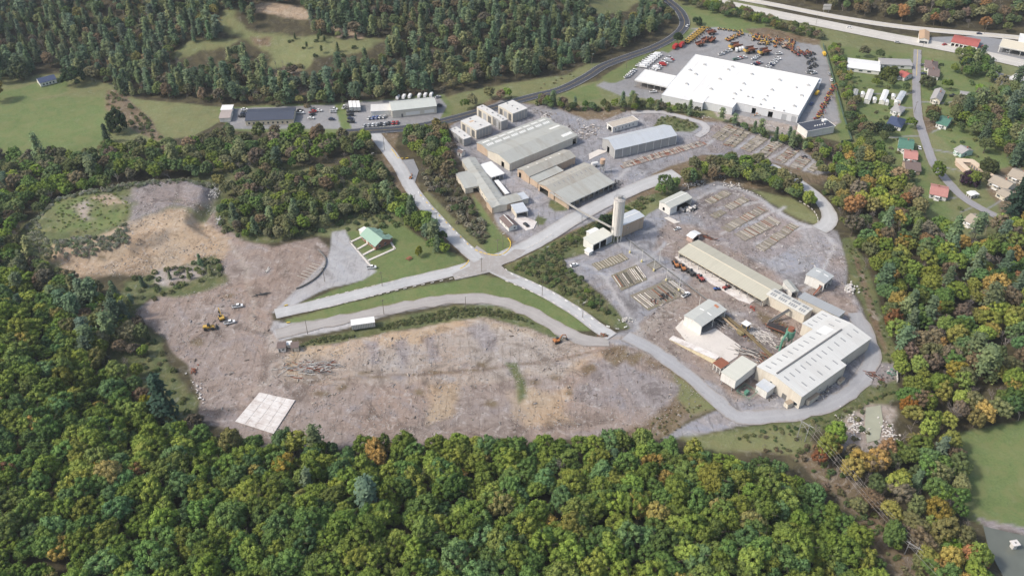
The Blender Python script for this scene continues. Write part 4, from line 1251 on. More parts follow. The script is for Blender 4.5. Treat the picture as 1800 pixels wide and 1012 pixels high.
on_roof(hr[0], hr[3], hr[1] * .28, hr[2] * .5, sk, "skylight")
on_roof(hr[0], hr[3], hr[1] * .72, hr[2] * .5, sk, "skylight")
m = MB().box(-1.2, 1.2, -.8, .8, 0, .05)
o = on_roof(hr[0], hr[3], hr[1] * .6, hr[2] * .88, m.mesh("rust_patch", mat("rust_patch_roof", (.50, .22, .12), .8, .3, 1)), "rust_patch")
hr = bld("chipper_shed", "white shed with two roof lights, open to the right, near the ring track's top", "shed", (1417.3, 482.7), (1450.7, 497.3), (1470.7, 486.7), 5.6, 'gable_y', .7, wall=M_WHITE, rm=mat("chip_roof", (.40, .42, .43), .6, .05, .1, ribs=(1, 1)), opens="e", posts=2, cap=False, ops={'s': [(.75, .95, 0, 3.5)]})
on_roof(hr[0], hr[3], hr[1] * .3, hr[2] * .72, sk, "skylight")
on_roof(hr[0], hr[3], hr[1] * .75, hr[2] * .68, sk, "skylight")
bld("small_shed", "narrow white shed with grey roof and open front behind the link building", "shed", (1377.3, 494.7), (1392, 513.3), (1402.7, 510.7), 4, 'gable_x', .6, wall=M_WHITE, rm=M_R_GREYG, opens="e", posts=1, cap=False)
# white raised dock and rusty roof
a = Vector((*flat(1176, 597), 0))
b = Vector((*flat(1257, 641), 0))
d = (b - a)
L = d.length
th = math.atan2(d.y, d.x)
t = thing("loading_dock", "long white raised dock with cream wall below the pale pad", "dock", a, th)
obj("wall", MB().add([(0, 0, 0), (L, 0, 0), (L, 3, 0), (0, 3, 0), (0, 0, .5), (L, 0, 3.2), (L, 3, 3.2), (0, 3, .5)], [(0, 1, 5, 4), (1, 2, 6, 5), (2, 3, 7, 6), (3, 0, 4, 7), (4, 5, 6, 7)]).mesh("wall", mat("cream_concrete", (.68, .60, .42), .85, .12, .3, dirt=.3)), parent=t)
for i in range(6):
    obj("deck_panel", MB().add([(L * i / 6 + .03, -.3, .5 + 2.7 * i / 6 + .05), (L * (i + 1) / 6 - .03, -.3, .5 + 2.7 * (i + 1) / 6 + .05), (L * (i + 1) / 6 - .03, 3.3, .5 + 2.7 * (i + 1) / 6 + .05), (L * i / 6 + .03, 3.3, .5 + 2.7 * i / 6 + .05)] +
        [(L * i / 6 + .03, -.3, .5 + 2.7 * i / 6 + .3), (L * (i + 1) / 6 - .03, -.3, .5 + 2.7 * (i + 1) / 6 + .3), (L * (i + 1) / 6 - .03, 3.3, .5 + 2.7 * (i + 1) / 6 + .3), (L * i / 6 + .03, 3.3, .5 + 2.7 * i / 6 + .3)],
        [(0, 3, 2, 1), (4, 5, 6, 7), (0, 1, 5, 4), (1, 2, 6, 5), (2, 3, 7, 6), (3, 0, 4, 7)]).mesh("deck_panel", M_SLAB), parent=t)
CLEAR_FOOT.append(([(a.x, a.y), (b.x, b.y), (b.x + 3, b.y + 3)], 3))
bld("rusty_roof", "rust red flat roof between the dock and the raised white box", "roof", (1254, 638), (1267, 647), (1281, 638), 4, 'flat', 0, rm=M_RUST, opens="swen", posts=2)

# --- the big white warehouse
M_WH = mat("warehouse_wall", (.66, .67, .69), .6, .06, .2, ribs=('xy', 1.4))
wh = bld("warehouse", "very large white roofed warehouse with many small roof hoods", "warehouse", (1171.8, 154.5), (1404, 202.4), (1447.3, 139.1), 5.6, 'flat', 0, wall=M_WH, rm=mat("seamed_membrane", (.80, .80, .79), .6, .06, .04, ribs=(0, 6.5), dirt=.45, dirt_col=(.62, .61, .59), streak=(1, .2, 1)), edge=M_R_WHITE, over=.1,
         ops={'s': [(.665, .695, 0, 4.2), (.785, .82, 0, 4.2), (.885, .92, 0, 4.4, 'roller'), (.955, .99, 0, 4.4, 'roller')]})
wb = bld("warehouse_wing", "white roofed front wing of the warehouse at its left end", "warehouse wing", (1163.3, 167.6), (1235, 182.8), (1243, 168), 5.5, 'flat', 0, wall=M_WH, rm=M_R_WHITE, edge=M_R_WHITE, over=.1)
bld("warehouse_wing", "white roofed bay standing forward in the middle of the warehouse front", "warehouse wing", (1238.5, 179.3), (1287.9, 189.8), (1297.4, 180.3), 5.45, 'flat', 0, wall=M_WH, rm=M_R_WHITE, edge=M_R_WHITE, over=.1)
bld("warehouse_wing", "white roofed step at the back of the warehouse by the lot", "warehouse wing", (1250, 113), (1292, 121), (1296, 112), 5.5, 'flat', 0, wall=M_WH, rm=M_R_WHITE, edge=M_R_WHITE, over=.1)
bld("warehouse_canopy", "white flat canopy with open bays on the left of the warehouse", "canopy", (1115.8, 141.2), (1173.0, 154.6), (1184, 134.5), 5.3, 'flat', 0, wall=M_WH, rm=M_R_WHITE, edge=M_R_WHITE, opens="sw", posts=5, over=.1)
bld("lean_to", "pale ribbed lean-to at the back right corner of the warehouse", "lean-to", (1399, 139.5), (1441, 146.5), (1446, 138), 4.8, 'shed_y', -.6, wall=M_WH, rm=M_R_BLUE2)
hood = MB()
hood.box(-1.2, 1.2, -.7, .7, 0, .9)
hood.tube((0, -.2, .9), (0, -.2, 1.5), .5, n=8)
hm = hood.mesh("roof_hood", mat("hood_grey", (.50, .50, .50), .6, .2, 1))
for (u, v) in ((1210, 109), (1200, 120), (1238.5, 114.5), (1223, 131), (1207, 148), (1196, 163), (1265, 139.5), (1250, 157), (1236.5, 171.5), (1280, 123), (1287.5, 118), (1307.5, 148), (1292, 165.5), (1264, 175), (1321.5, 131), (1357, 158.5),
               (1343, 176), (1370, 141), (1409, 168.5), (1396, 187), (1420.5, 150.5), (1213, 124)):
    p = Vector((*flat(u, v, 6), 0)) - wh[0].location
    p.rotate(Matrix.Rotation(-wh[0].rotation_euler[2], 3, 'Z').to_euler())
    if 1 < p.x < wh[1] - 1 and 1 < p.y < wh[2] - 1:
        o = obj("roof_hood", hm, parent=wh[0])
        o.location = (p.x, p.y, 5.76)
hs = MB().box(-.6, .6, -.6, .6, 0, .7).mesh("roof_vent", M_STEEL)
for (u, v) in ((1302, 159), (1315, 170), (1323, 172), (1349, 169), (1289, 174), (1337, 184), (1400, 154), (1213, 123), (1190, 116), (1360, 190), (1378, 195)):
    p = Vector((*flat(u, v, 6), 0)) - wh[0].location
    p.rotate(Matrix.Rotation(-wh[0].rotation_euler[2], 3, 'Z').to_euler())
    if 1 < p.x < wh[1] - 1 and 1 < p.y < wh[2] - 1:
        o = obj("roof_vent", hs, parent=wh[0])
        o.location = (p.x, p.y, 5.76)
hr = bld("office_building", "white walled building with flat black roof below the warehouse corner", "office", (1419.8, 231), (1468.4, 222.5), (1448, 210.5), 5.2, 'flat', 0, wall=M_WHITE, rm=M_R_DARK, edge=M_TRIM)
for i in range(6):
    m = MB().box(0, .7, 0, .7, 0, .6) if i else MB().box(0, 3, 0, 2.4, 0, 1.4)
    o = obj("roof_unit", m.mesh("roof_unit", M_R_WHITE), parent=hr[0])
    o.location = ((hr[1] * (.3 + .09 * i), hr[2] * .35, 5.36) if i else (hr[1] * .8, hr[2] * .62, 5.36))

# --- far offices on the left
M_R_FAR = mat("black_seam_roof", (.060, .070, .10), .6, .12, .1, ribs=(0, 1.4))
bld("office_building", "long low office with black seamed roof and cream front", "office", (431, 212.5), (515, 209.5), (520, 189.5), 3.6, 'gable_x', 1.4, wall=mat("office_front", (.62, .55, .42), .7, .1, .5), rm=M_R_FAR, cap=False, ops={'s': [(.05 + i * .1, .09 + i * .1, .6, 2.2, 'window') for i in range(9)]})
bld("small_office", "little building with brown and white roof at the left end of the far lot", "building", (385.5, 208), (404, 207.5), (406, 194), 3, 'gable_x', .8, wall=M_WHITE, rm=mat("brownish_roof", (.36, .31, .29), .7, .1, .5), cap=False)
bld("small_office", "small white roofed building behind the brown and white one", "building", (388, 193.5), (407, 193), (409, 185), 3.1, 'flat', .8, wall=M_WHITE, rm=M_R_WHITE)
hr = bld("metal_building", "pale green-grey metal building with white wall strips beside the box trailers", "metal building", (689, 195), (767, 186), (763, 170.5), 5.5, 'gable_x', 2.2, wall=mat("beige_sheet", (.60, .57, .50), .6, .08, .3, ribs=('xy', 1.2)), rm=mat("pale_green_roof", (.50, .52, .49), .5, .06, .1, ribs=(0, .8)), cap=False,
         ops={'s': [(.2, .24, 0, 2.4, 'door'), (.3, .62, .8, 3.2, 'white'), (.72, .95, .8, 3.2, 'white')]})
bld("annex", "white lean-to at the left end of the pale green-grey metal building", "annex", (652, 196), (688, 194.5), (687, 183), 3.6, 'flat', 0, wall=M_WHITE, rm=M_R_KILN)
bld("farmhouse", "long navy roofed house on the far left lawn", "house", (70, 146.5), (98.5, 139), (94, 131), 3, 'gable_x', 1.8, wall=M_WHITE, rm=M_R_NAVY, cap=False, ops={'s': [(.15 + i * .2, .25 + i * .2, .6, 2, 'window') for i in range(4)]})

# --- house with the green roof
hr = bld("house", "brick house with pale green metal roof on the lawn above the crossing", "house", (635.0, 412.5), (658.8, 432), (682, 419.5), 3.1, 'gable_x', 2.6, wall=M_BRICK, rm=M_R_GREEN, over=.7, trim=M_TRIM, cap=False,
         ops={'e': [(.2, .35, .9, 2.1, 'window'), (.6, .75, .9, 2.1, 'window')], 's': [(.1, .2, .9, 2.1, 'window'), (.32, .42, 0, 2.2, 'white'), (.55, .65, .9, 2.1, 'window'), (.8, .9, .9, 2.1, 'window')]})
HG = hr
for (x0, y0, w_, l_) in ((hr[1] - 4.5, hr[2] - .5, 4.0, 3.4), (2, hr[2] - .5, 4, 2.2)):
    m = MB()
    m.hexa([(x0, y0, 2.9), (x0 + w_, y0, 2.9), (x0 + w_, y0 + l_, 2.9), (x0, y0 + l_, 2.9)], [(x0 + w_ * .45, y0 - 3, 5.0), (x0 + w_ * .55, y0 - 3, 5.0), (x0 + w_ * .55, y0 + l_ * .6, 4.6), (x0 + w_ * .45, y0 + l_ * .6, 4.6)])
    obj("roof", m.mesh("roof", M_R_GREEN), parent=hr[0])
    m = MB().box(x0 + .4, x0 + w_ - .4, y0 + .6, y0 + l_ - .4, 0, 2.88)
    obj("wall", m.mesh("wall", M_BRICK), parent=hr[0])
t = hr[0]
m = MB().box(-2.4, -.3, .5, hr[2] - 1, 0, .25)
obj("porch", m.mesh("porch", M_CONC), parent=t)
x, y = flat(632, 402)
bld("camper", "white camper box behind the green-roofed brick house", "camper", (631, 404), (638, 408.5), (646, 403), 2.8, 'flat', 0, wall=M_WHITE, rm=M_R_WHITE)
for pts in ([(614, 425), (633, 416), (635, 418), (616, 427)], [(626, 438), (645, 427), (647, 429), (628, 440)], [(637, 447), (664, 433), (667, 435), (639, 449)], [(646, 457), (693, 436), (695, 438), (648, 459)],
            [(614, 425), (616, 425), (654, 468), (651, 469)], [(658, 431), (684, 420), (686, 422), (661, 433)], [(682, 421), (685, 420), (696, 437), (693, 438)]):
    sheet("footpath", pts, .17, M_CONC)

# --- site huts bottom left, trailer
bld("site_hut", "white fronted site hut with black roof at the corner of the dirt field", "hut", (488, 611.5), (501, 610.5), (501.5, 601), 2.7, 'gable_x', .6, wall=M_WHITE, rm=M_R_BROWN, cap=False, ops={'s': [(.1, .3, 0, 1.9, 'door'), (.5, .85, .9, 1.8, 'window')]})
bld("site_hut", "tan walled site hut with black roof right of the white fronted one", "hut", (512, 611), (524, 609.5), (524, 600.5), 2.7, 'gable_x', .6, wall=M_CREAM, rm=M_R_BROWN, cap=False, ops={'s': [(.1, .3, 0, 1.9, 'door')]})
bld("storage_box", "small white tank box between the two site huts", "storage box", (504.5, 606), (512, 605), (512, 599.5), 1.8, 'flat', 0, wall=M_WHITE, rm=M_R_WHITE)
def box_trailer(A_, B_, C_, h, label, wallm=M_GREYW, rmm=M_R_WHITE, group=None):
    a, th, L, Wd = frame(A_, B_, C_, h)
    t = thing("box_trailer", label, "trailer", (a.x, a.y, 0), th, group)
    obj("box", MB().box(0, L, 0, Wd, 1.1, h - .05).mesh("box", wallm), parent=t)
    obj("roof", MB().box(-.05, L + .05, -.05, Wd + .05, h - .05, h + .05).mesh("roof", rmm), parent=t)
    n = 14
    m = MB()
    for i in range(n):
        m.box(L * (i + .4) / n, L * (i + .6) / n, -.06, 0.01, 1.2, h - .2)
    obj("side_rib", m.mesh("side_rib", M_TRIM), parent=t, kind='stuff')
    for x in (L * .12, L * .22):
        for y in (.3, Wd - .3):
            w = obj("wheel", WHEEL, parent=t)
            w.location = (x, y, .5)
    obj("landing_leg", MB().box(L * .8, L * .8 + .2, Wd * .2, Wd * .8, 0, 1.1).mesh("landing_leg", M_STEEL), parent=t)
    CLEAR_FOOT.append(([(a.x, a.y), (a.x + L, a.y)], 3))
    return t
WHEEL = MB().tube((0, -.15, 0), (0, .15, 0), .5, n=10).mesh("wheel", M_TYRE)
box_trailer((617.5, 572), (659, 566), (657.5, 556), 4.0, "long grey sided trailer with white roof beside the lower gravel road")
for i in range(3):
    u = 616.5 + i * 6.8
    box_trailer((u - 2.2, 189), (u + 3.6, 188.4), (u + 1.5, 177), 3.8, f"white box trailer, {('left', 'middle', 'right')[i]} one of the three beside the metal building", M_WHITE, M_R_WHITE, "white box trailers at the far lot")

# --- village
HOUSES = []
def house(A_, B_, C_, label, rm, wall=M_WHITE, h=3.0, rise=1.8, roof='gable_x', cat="house", nw=3, **kw):
    HOUSES.append(((A_[0] + C_[0]) / 2, (A_[1] + C_[1]) / 2))
    r = bld("village_house" if cat == "house" else cat.replace(' ', '_'), label, cat, A_, B_, C_, h, roof, rise, wall=wall, rm=rm, cap=False, over=.5,
        ops={'s': [(.1 + i * .8 / nw, .1 + (i + .45) * .8 / nw, .9, 2.1, 'window') for i in range(nw)], 'e': [(.3, .5, .9, 2.1, 'window')]}, **kw)
    if cat == "house":
        q = random.uniform(.25, .7)
        z = r[3](r[1] * q, r[2] * .62)
        obj("chimney", MB().box(r[1] * q, r[1] * q + .8, r[2] * .62, r[2] * .62 + .8, z - .3, z + 1.3).mesh("chimney", M_BRICK), parent=r[0])
        m = MB().box(r[1] * .3, r[1] * .6, -1.8, -.02, 0, .3)
        for x in (.31, .59):
            m.box(r[1] * x - .08, r[1] * x + .08, -1.75, -1.6, .3, 2.6)
        m.box(r[1] * .28, r[1] * .62, -2.0, -.6, 2.6, 2.75)
        obj("porch", m.mesh("porch", M_TRIM), parent=r[0])
    return r
house((1490, 118.5), (1546, 124.5), (1553, 109), "long low building with white ribbed metal roof above the village lawns", M_R_WHITE, rise=1.0, cat="shed building")
house((1550, 113), (1603, 114), (1607, 104), "grey flat roofed building right behind the long white one", M_R_SHGREY, rise=.6, cat="shed building")
house((1577, 131), (1588.5, 137), (1594, 128), "small house with bright red roof beside the yellow-green tree", M_R_RED)
for i, (a, b, c, lb) in enumerate((((1496, 172.5), (1504.5, 174), (1508, 158), "greyish mobile home, leftmost of the row below the red-roofed house"), ((1519.5, 175), (1529.5, 177), (1534, 158.5), "mobile home with rust-streaked roof, second in the row"),
                    ((1546, 176), (1555.5, 178), (1560.5, 159.5), "bright white mobile home, third in the row"), ((1574.5, 175), (1584, 177.5), (1588, 161.5), "blue-grey roofed mobile home nearest the village road"))):
    bld("mobile_home", lb, "mobile home", a, b, c, 3.0, 'gable_y', .5, wall=M_WHITE, rm=(M_R_GREYG2, M_R_KILN, M_R_WHITE, M_R_BLUE2)[i], cap=False, over=.2, group="mobile homes in the village row")
for i, (u, v) in enumerate(((1508, 175), (1535, 176), (1556.5, 180), (1573, 180.5), (1514, 166), (1568, 170), (1499, 178))):
    bld("garden_shed", "small white " + ("garden shed", "round-topped shed", "shed with grey door", "square shed", "tiny tool shed", "low box shed", "flat shed")[i] + " among the mobile homes", "shed", (u, v), (u + 6, v + .6), (u + 7, v - 4), 2.3, 'gable_y', .5, wall=M_WHITE, rm=M_R_WHITE, cap=False, over=.15)
house((1566, 193), (1583, 198.5), (1587, 188), "white house with pale grey hipped roof above the navy-roofed one", M_R_SHGREY, roof='hip')
house((1559, 218), (1584, 224), (1592, 210), "large house with navy hipped roof and white walls", M_R_NAVY, roof='hip', rise=2.6, nw=5)
house((1579, 259.5), (1604, 263.5), (1608, 246), "white house with bright green metal roof by the village road", M_R_DGREEN, rise=2.2)
house((1590, 277.5), (1612, 280.5), (1613, 265.5), "white house with salmon pink roof", M_R_CORAL, rise=1.8)
house((1593, 298.5), (1618, 299.5), (1618.5, 284.5), "brown shingled house below the pink-roofed one", M_R_BROWN, wall=M_TAN, rise=2.4)
house((1635, 340.5), (1664, 347.5), (1658, 328), "house with coral red roof at the wood edge", M_R_CORAL, rise=1.8)
house((1695, 386), (1716, 397.5), (1734, 386), "white house with grey-brown roof at the lower end of the village road", M_R_TANSH, rise=2)
house((1678, 262), (1690, 270), (1708, 264), "house with grey roof and pale teal porch across the road from the green roof", M_R_SHGREY, wall=mat("teal_wall", (.45, .62, .56), .7, .1, 1))
house((1626, 118.5), (1648, 121.5), (1649, 108.5), "white house with mauve-brown roof right of the village road's top", M_R_BROWN, roof='hip')
house((1632, 132.5), (1650, 135), (1650, 121.5), "second white house with brown roof just below the first one at the road's top", M_R_BROWN)
house((1636, 174), (1653, 178), (1657, 160), "house with weathered grey roof right of the village road", M_R_SHGREY, wall=M_CREAM, roof='gable_y')
house((1646, 216.5), (1664, 222), (1670, 207.5), "cottage with dark green roof right of the village road", M_R_DGREEN)
house((1690, 172), (1718, 175), (1722, 164), "long low grey roof beyond the grey-roofed house", M_R_SHGREY, rise=.8, cat="shed building")
house((1738, 318), (1768, 333), (1782, 322), "tan house with cream gable at the right edge", M_R_TANSH, wall=M_CREAM, rise=2.2)
house((1772, 308), (1800, 318), (1815, 306), "second tan roofed house at the right edge behind the first", M_R_TANSH, wall=M_CREAM, rise=2.2)
house((1752, 338), (1766, 347), (1780, 338), "pale tan garage in front of the tan house", M_R_TANSH, wall=M_CREAM, rise=1.2, nw=1, cat="garage")
hr = bld("storage_building", "L-shaped storage row with tan roof, short arm", "storage building", (1681, 283.5), (1697, 300), (1702, 297), 2.8, 'flat', 0, wall=mat("storage_wall", (.55, .42, .33), .7, .1, .5), rm=mat("storage_roof", (.62, .50, .38), .7, .08, .5))
hr = bld("storage_building", "L-shaped storage row with tan roof, long arm with dark doors", "storage building", (1703, 283), (1737, 310), (1743, 306.5), 2.8, 'flat', 0, wall=mat("storage_wall", (.55, .42, .33)), rm=mat("storage_roof", (.6, .5, .4)),
         ops={'s': [(.04 + i * .12, .12 + i * .12, 0, 2.2, 'door') for i in range(8)]})
bld("storage_building", "middle piece of tan roof joining the two arms of the storage row", "storage building", (1683, 284), (1712, 286), (1710, 280.5), 2.75, 'flat', 0, wall=mat("storage_wall", (.5, .4, .3)), rm=mat("storage_roof", (.6, .5, .4)))
bld("carport", "white roofed carport beside the lower village road", "carport", (1700, 338), (1706, 344), (1716, 339), 2.6, 'gable_x', .4, rm=M_R_WHITE, opens="swen", posts=2, cap=False)
# roadside shops along the highway
bld("car_wash", "red roofed wash bays in a row beyond the highway", "car wash", (1672, 74), (1718, 82.5), (1727, 70.5), 3.6, 'gable_x', .9, wall=M_WHITE, rm=M_R_RED, cap=False, ops={'s': [(.03 + i * .16, .15 + i * .16, 0, 2.7) for i in range(6)]})
bld("shop", "orange roofed white shop beyond the highway", "shop", (1616, 68.5), (1633, 70.5), (1636, 56), 3.6, 'gable_y', 1.2, wall=M_WHITE, rm=M_R_ORANGE, cap=False, ops={'s': [(.1, .9, .3, 2.2, 'window')]})
bld("filling_station_canopy", "long pale canopy of the filling station at the right edge", "canopy", (1757, 82), (1815, 93), (1822, 80), 5, 'flat', 0, rm=mat("canopy_cream", (.66, .60, .48), .6, .08, .5), opens="swen", posts=3, edge=M_TRIM)
bld("filling_station", "white shop building behind the filling station canopy", "shop", (1790, 76), (1850, 86), (1856, 70), 4, 'flat', 0, wall=M_WHITE, rm=M_R_WHITE, edge=M_TRIM, ops={'s': [(.1, .9, .5, 2.6, 'window')]})
hr = bld("store_building", "white store with grey roof and red fascia at the right edge", "store", (1768, 140), (1800, 154), (1822, 133), 4, 'gable_x', 1.2, wall=M_WHITE, rm=M_R_KILN, trim=M_REDM, edge=M_REDM, ops={'s': [(.2, .8, .4, 2.4, 'window')]})
# pond outlet tower
x, y = flat(1780, 962)
t = thing("intake_tower", "small white concrete tower with flared top standing in the pond", "tower", (x, y, 0), .2)
obj("shaft", MB().hexa([(-.8, -.8, -.5), (.8, -.8, -.5), (.8, .8, -.5), (-.8, .8, -.5)], [(-.9, -.9, 2.6), (.9, -.9, 2.6), (.9, .9, 2.6), (-.9, .9, 2.6)]).mesh("shaft", M_SLAB), parent=t)
obj("platform", MB().box(-1.5, 1.5, -1.3, 1.3, 2.6, 3.1).mesh("platform", M_SLAB), parent=t)
obj("hatch", MB().box(-.2, .4, -.3, .3, 3.1, 3.2).mesh("hatch", M_TRIMD), parent=t)
# ------------------------------------------------------------------ vehicles
def paint_mat():
    m, t, b = nt("vehicle_paint")
    oc = t.nodes.new("ShaderNodeObjectInfo").outputs['Color']
    tc = t.nodes.new("ShaderNodeTexCoord").outputs['Object']
    c = mixc(t, mixc_fac(t, noise(t, tc, .9, 3), .5, .8, .3), oc, mixc(t, 1.0, oc, (.6, .58, .55), 'MULTIPLY'))
    t.links.new(c, b.inputs['Base Color'])
    b.inputs['Roughness'].default_value = .35
    return m
PAINT = paint_mat()
def loft(mb, secs, mi=0):
    """closed body from cross sections: each (x, half width bottom, z bottom, half width top, z top)"""
    vs = []
    for x, wb, zb, wt, zt in secs:
        vs += [(x, -wb, zb), (x, wb, zb), (x, wb, (zb + zt) / 2), (x, wt, zt), (x, -wt, zt), (x, -wb, (zb + zt) / 2)]
    n = len(secs)
    fs = []
    for i in range(n - 1):
        for k in range(6):
            a, b = i * 6 + k, i * 6 + (k + 1) % 6
            fs.append((a, b, b + 6, a + 6))
    fs += [tuple(range(5, -1, -1)), tuple((n - 1) * 6 + k for k in range(6))]
    return mb.add(vs, fs, mi)
def car_parts(kind):
    P_ = {}
    if kind == 'car':
        P_['body'] = (loft(MB(), [(-2.25, .78, .35, .7, .75), (-2.1, .88, .25, .8, .9), (-.9, .9, .25, .84, .95), (1.0, .9, .25, .84, .92), (2.0, .88, .25, .78, .78), (2.25, .75, .35, .65, .65)]), PAINT)
        P_['cabin'] = (loft(MB(), [(-1.75, .76, .93, .60, .97), (-1.15, .80, .93, .62, 1.40), (.35, .80, .93, .62, 1.42), (1.1, .76, .91, .60, .95)]), M_GLASS)
        P_['roof'] = (MB().box(-1.15, .35, -.6, .6, 1.405, 1.46), PAINT)
        ax, L = (-1.4, 1.4), 4.5
    elif kind == 'pickup':
        P_['body'] = (loft(MB(), [(-2.75, .9, .45, .88, 1.0), (-.4, .95, .4, .9, 1.05), (1.7, .95, .4, .88, 1.1), (2.6, .9, .4, .82, 1.0), (2.75, .82, .5, .75, .85)]), PAINT)
        P_['bed'] = (MB().box(-2.6, -.6, -.72, .72, 1.02, 1.09), M_DARKST)
        P_['cabin'] = (loft(MB(), [(-.5, .85, 1.06, .68, 1.6), (.0, .85, 1.06, .70, 1.78), (.95, .85, 1.08, .68, 1.76), (1.6, .82, 1.08, .64, 1.14)]), M_GLASS)
        P_['roof'] = (MB().box(-.45, .95, -.68, .68, 1.77, 1.84), PAINT)
        ax, L = (-1.8, 1.8), 5.6
    elif kind == 'van':
        P_['body'] = (loft(MB(), [(-2.9, .95, .4, .9, 2.3), (1.4, .95, .4, .9, 2.35), (2.1, .95, .4, .82, 1.5), (2.9, .9, .4, .8, 1.2)]), PAINT)
        P_['windscreen'] = (loft(MB(), [(1.48, .84, 1.6, .8, 2.2), (2.12, .84, 1.45, .8, 1.58)]), M_GLASS)
        ax, L = (-1.9, 2.0), 5.8
    return P_, ax, L
WHEELC = MB().tube((0, -.11, 0), (0, .11, 0), .34, n=10).mesh("wheel", M_TYRE)
PROTO = {}
for k in ('car', 'pickup', 'van'):
    pp, ax, L = car_parts(k)
    PROTO[k] = ({n: mb.mesh(n, m) for n, (mb, m) in pp.items()}, ax)
COLS = dict(white=(.80, .80, .80), black=(.02, .02, .025), silver=(.45, .46, .48), grey=(.16, .17, .18), red=(.42, .04, .04), blue=(.05, .10, .30), navy=(.03, .04, .09), tan=(.45, .38, .28), green=(.08, .18, .12), yellow=(.72, .45, .04))
def vehicle(kind, px, py, ang, colr, label, cat=None, group=None, wheels=True, sc=1.0):
    meshes, ax = PROTO[kind]
    g = G(px, py)
    zr_ = .1 + g.z + (.2 if py < 240 else .0)
    t = thing({'car': 'parked_car', 'pickup': 'pickup_truck', 'van': 'van'}[kind], label, cat or {'car': 'car', 'pickup': 'pickup truck', 'van': 'van'}[kind], (g.x, g.y, zr_), math.radians(ang), group)
    t.scale = (sc,) * 3
    for n, me in meshes.items():
        o = obj(n, me, parent=t)
        o.color = (*COLS[colr], 1)
    if wheels:
        for x in ax:
            for y in (-.8, .8):
                w = obj("wheel", WHEELC, parent=t)
                w.location = (x, y, .34)
    return t
ORD = ["first", "second", "third", "fourth", "fifth", "sixth", "seventh", "eighth", "ninth", "tenth", "eleventh", "twelfth", "thirteenth", "fourteenth", "fifteenth", "sixteenth", "seventeenth", "eighteenth", "nineteenth", "twentieth",
       "twenty-first", "twenty-second", "twenty-third", "twenty-fourth", "twenty-fifth"]
def car_row(p0, p1, n, ang, kinds, cols, where, group, seed=0):
    rg = random.Random(seed + 50)
    for i in range(n):
        s = i / max(1, n - 1)
        k, c = kinds[i % len(kinds)], cols[i % len(cols)]
        vehicle(k, p0[0] + (p1[0] - p0[0]) * s + rg.uniform(-.5, .5), p0[1] + (p1[1] - p0[1]) * s + rg.uniform(-.3, .3), ang + rg.uniform(-5, 5), c,
                f"{c} {dict(car='car', pickup='pickup truck', van='van')[k]}, {ORD[i]} {where}", group=group, wheels=(i % 1 == 0))
# singles
vehicle('pickup', 418, 539.5, 15, 'white', "white pickup standing alone on the mauve dirt west of the crossing")
vehicle('pickup', 404, 568, 20, 'white', "white pickup parked beside the yellow excavator")
vehicle('pickup', 653, 471.5, 10, 'white', "white pickup at the edge of the lawn below the green-roofed house")
vehicle('pickup', 1205, 519.5, 40, 'white', "white pickup beside the stacking strips next to the long tan shed")
vehicle('car', 1009, 467, 25, 'white', "white car parked at the scrub edge left of the bearer rows")
vehicle('car', 925, 396.5, -55, 'black', "black car on the white apron before the garage")
vehicle('pickup', 1190, 403.5, 30, 'white', "white and black pickup alone on the yard below the cluttered shed", sc=.8)
vehicle('car', 1208, 47, 60, 'white', "white car driving on the bend of the asphalt road")
vehicle('car', 900 * 0 + 1683, 395, 20, 'navy', "dark blue car on the driveway of the lowest village house")
vehicle('pickup', 1686, 369.5, 20, 'navy', "dark blue pickup near the wood edge by the lowest village house") if False else None
vehicle('car', 1738, 109.5, -10, 'grey', "dark car driving alone on the highway at the right")
vehicle('car', 1721, 61, -5, 'navy', "dark car on the frontage road beyond the wash bays")
vehicle('car', 1773, 92, 10, 'white', "white car under the edge of the filling station canopy")
vehicle('pickup', 1726, 85, 75, 'red', "red pickup at the right end of the red roofed wash bays")
vehicle('car', 1660, 80, 20, 'red', "small red vehicle on the commercial lot left of the wash bays")
vehicle('car', 1493, 50, -15, 'white', "white car on the highway near the hedge")
vehicle('car', 1577, 76, -15, 'silver', "silver car on the highway above the village road mouth")
vehicle('car', 1622, 116, 0, 'grey', "grey car beside the mauve-brown roofed house")
vehicle('car', 1623, 131, 0, 'navy', "blue car in front of the second brown roofed house")
vehicle('pickup', 1674, 170, 0, 'black', "black pickup right of the weathered grey roofed house")
vehicle('car', 1616, 261, 80, 'white', "white car right of the bright green roofed house")
vehicle('van', 1699, 98, 5, 'yellow', "yellow van on the lot edge") if False else None
# far office lots
cg = "cars on the far office lots"
for i, (u, v, a, c) in enumerate(((395, 206, 0, 'black'), (430, 194, 10, 'white'), (430, 198.5, 10, 'grey'), (426, 206, 5, 'black'), (428, 202, 5, 'navy'), (528, 196, 0, 'black'), (528, 200, 0, 'white'), (551, 193, 0, 'grey'),
                                  (561, 196, 0, 'white'), (550, 198.5, 30, 'red'), (549, 203, 30, 'black'), (547, 209, 0, 'white'), (587, 194, 0, 'white'), (586, 198, 0, 'silver'), (583, 211, 0, 'navy'), (605, 190, 80, 'white'))):
    side = "left of the black-roofed office" if u < 440 else "on the lot right of the black-roofed office"
    vehicle('car' if i % 3 else 'pickup', u, v, a, c, f"{c} {'car' if i % 3 else 'pickup'} {side}, {ORD[i]} in its lot", group=cg)
car_row((641, 222.5), (698, 217), 9, 80, ('car',), ('silver', 'silver', 'white', 'silver', 'black', 'silver', 'black', 'red', 'red'), "from the left in the front row before the metal building", cg, 1)
car_row((614, 192), (617, 216), 5, 0, ('pickup', 'car'), ('grey', 'black', 'black', 'navy', 'black'), "from the back along the grass strip", cg, 2)
car_row((650, 209), (676, 207), 5, 60, ('car',), ('silver', 'blue', 'blue', 'silver', 'silver'), "from the left in the short row by the blue tarpaulin", cg, 3)
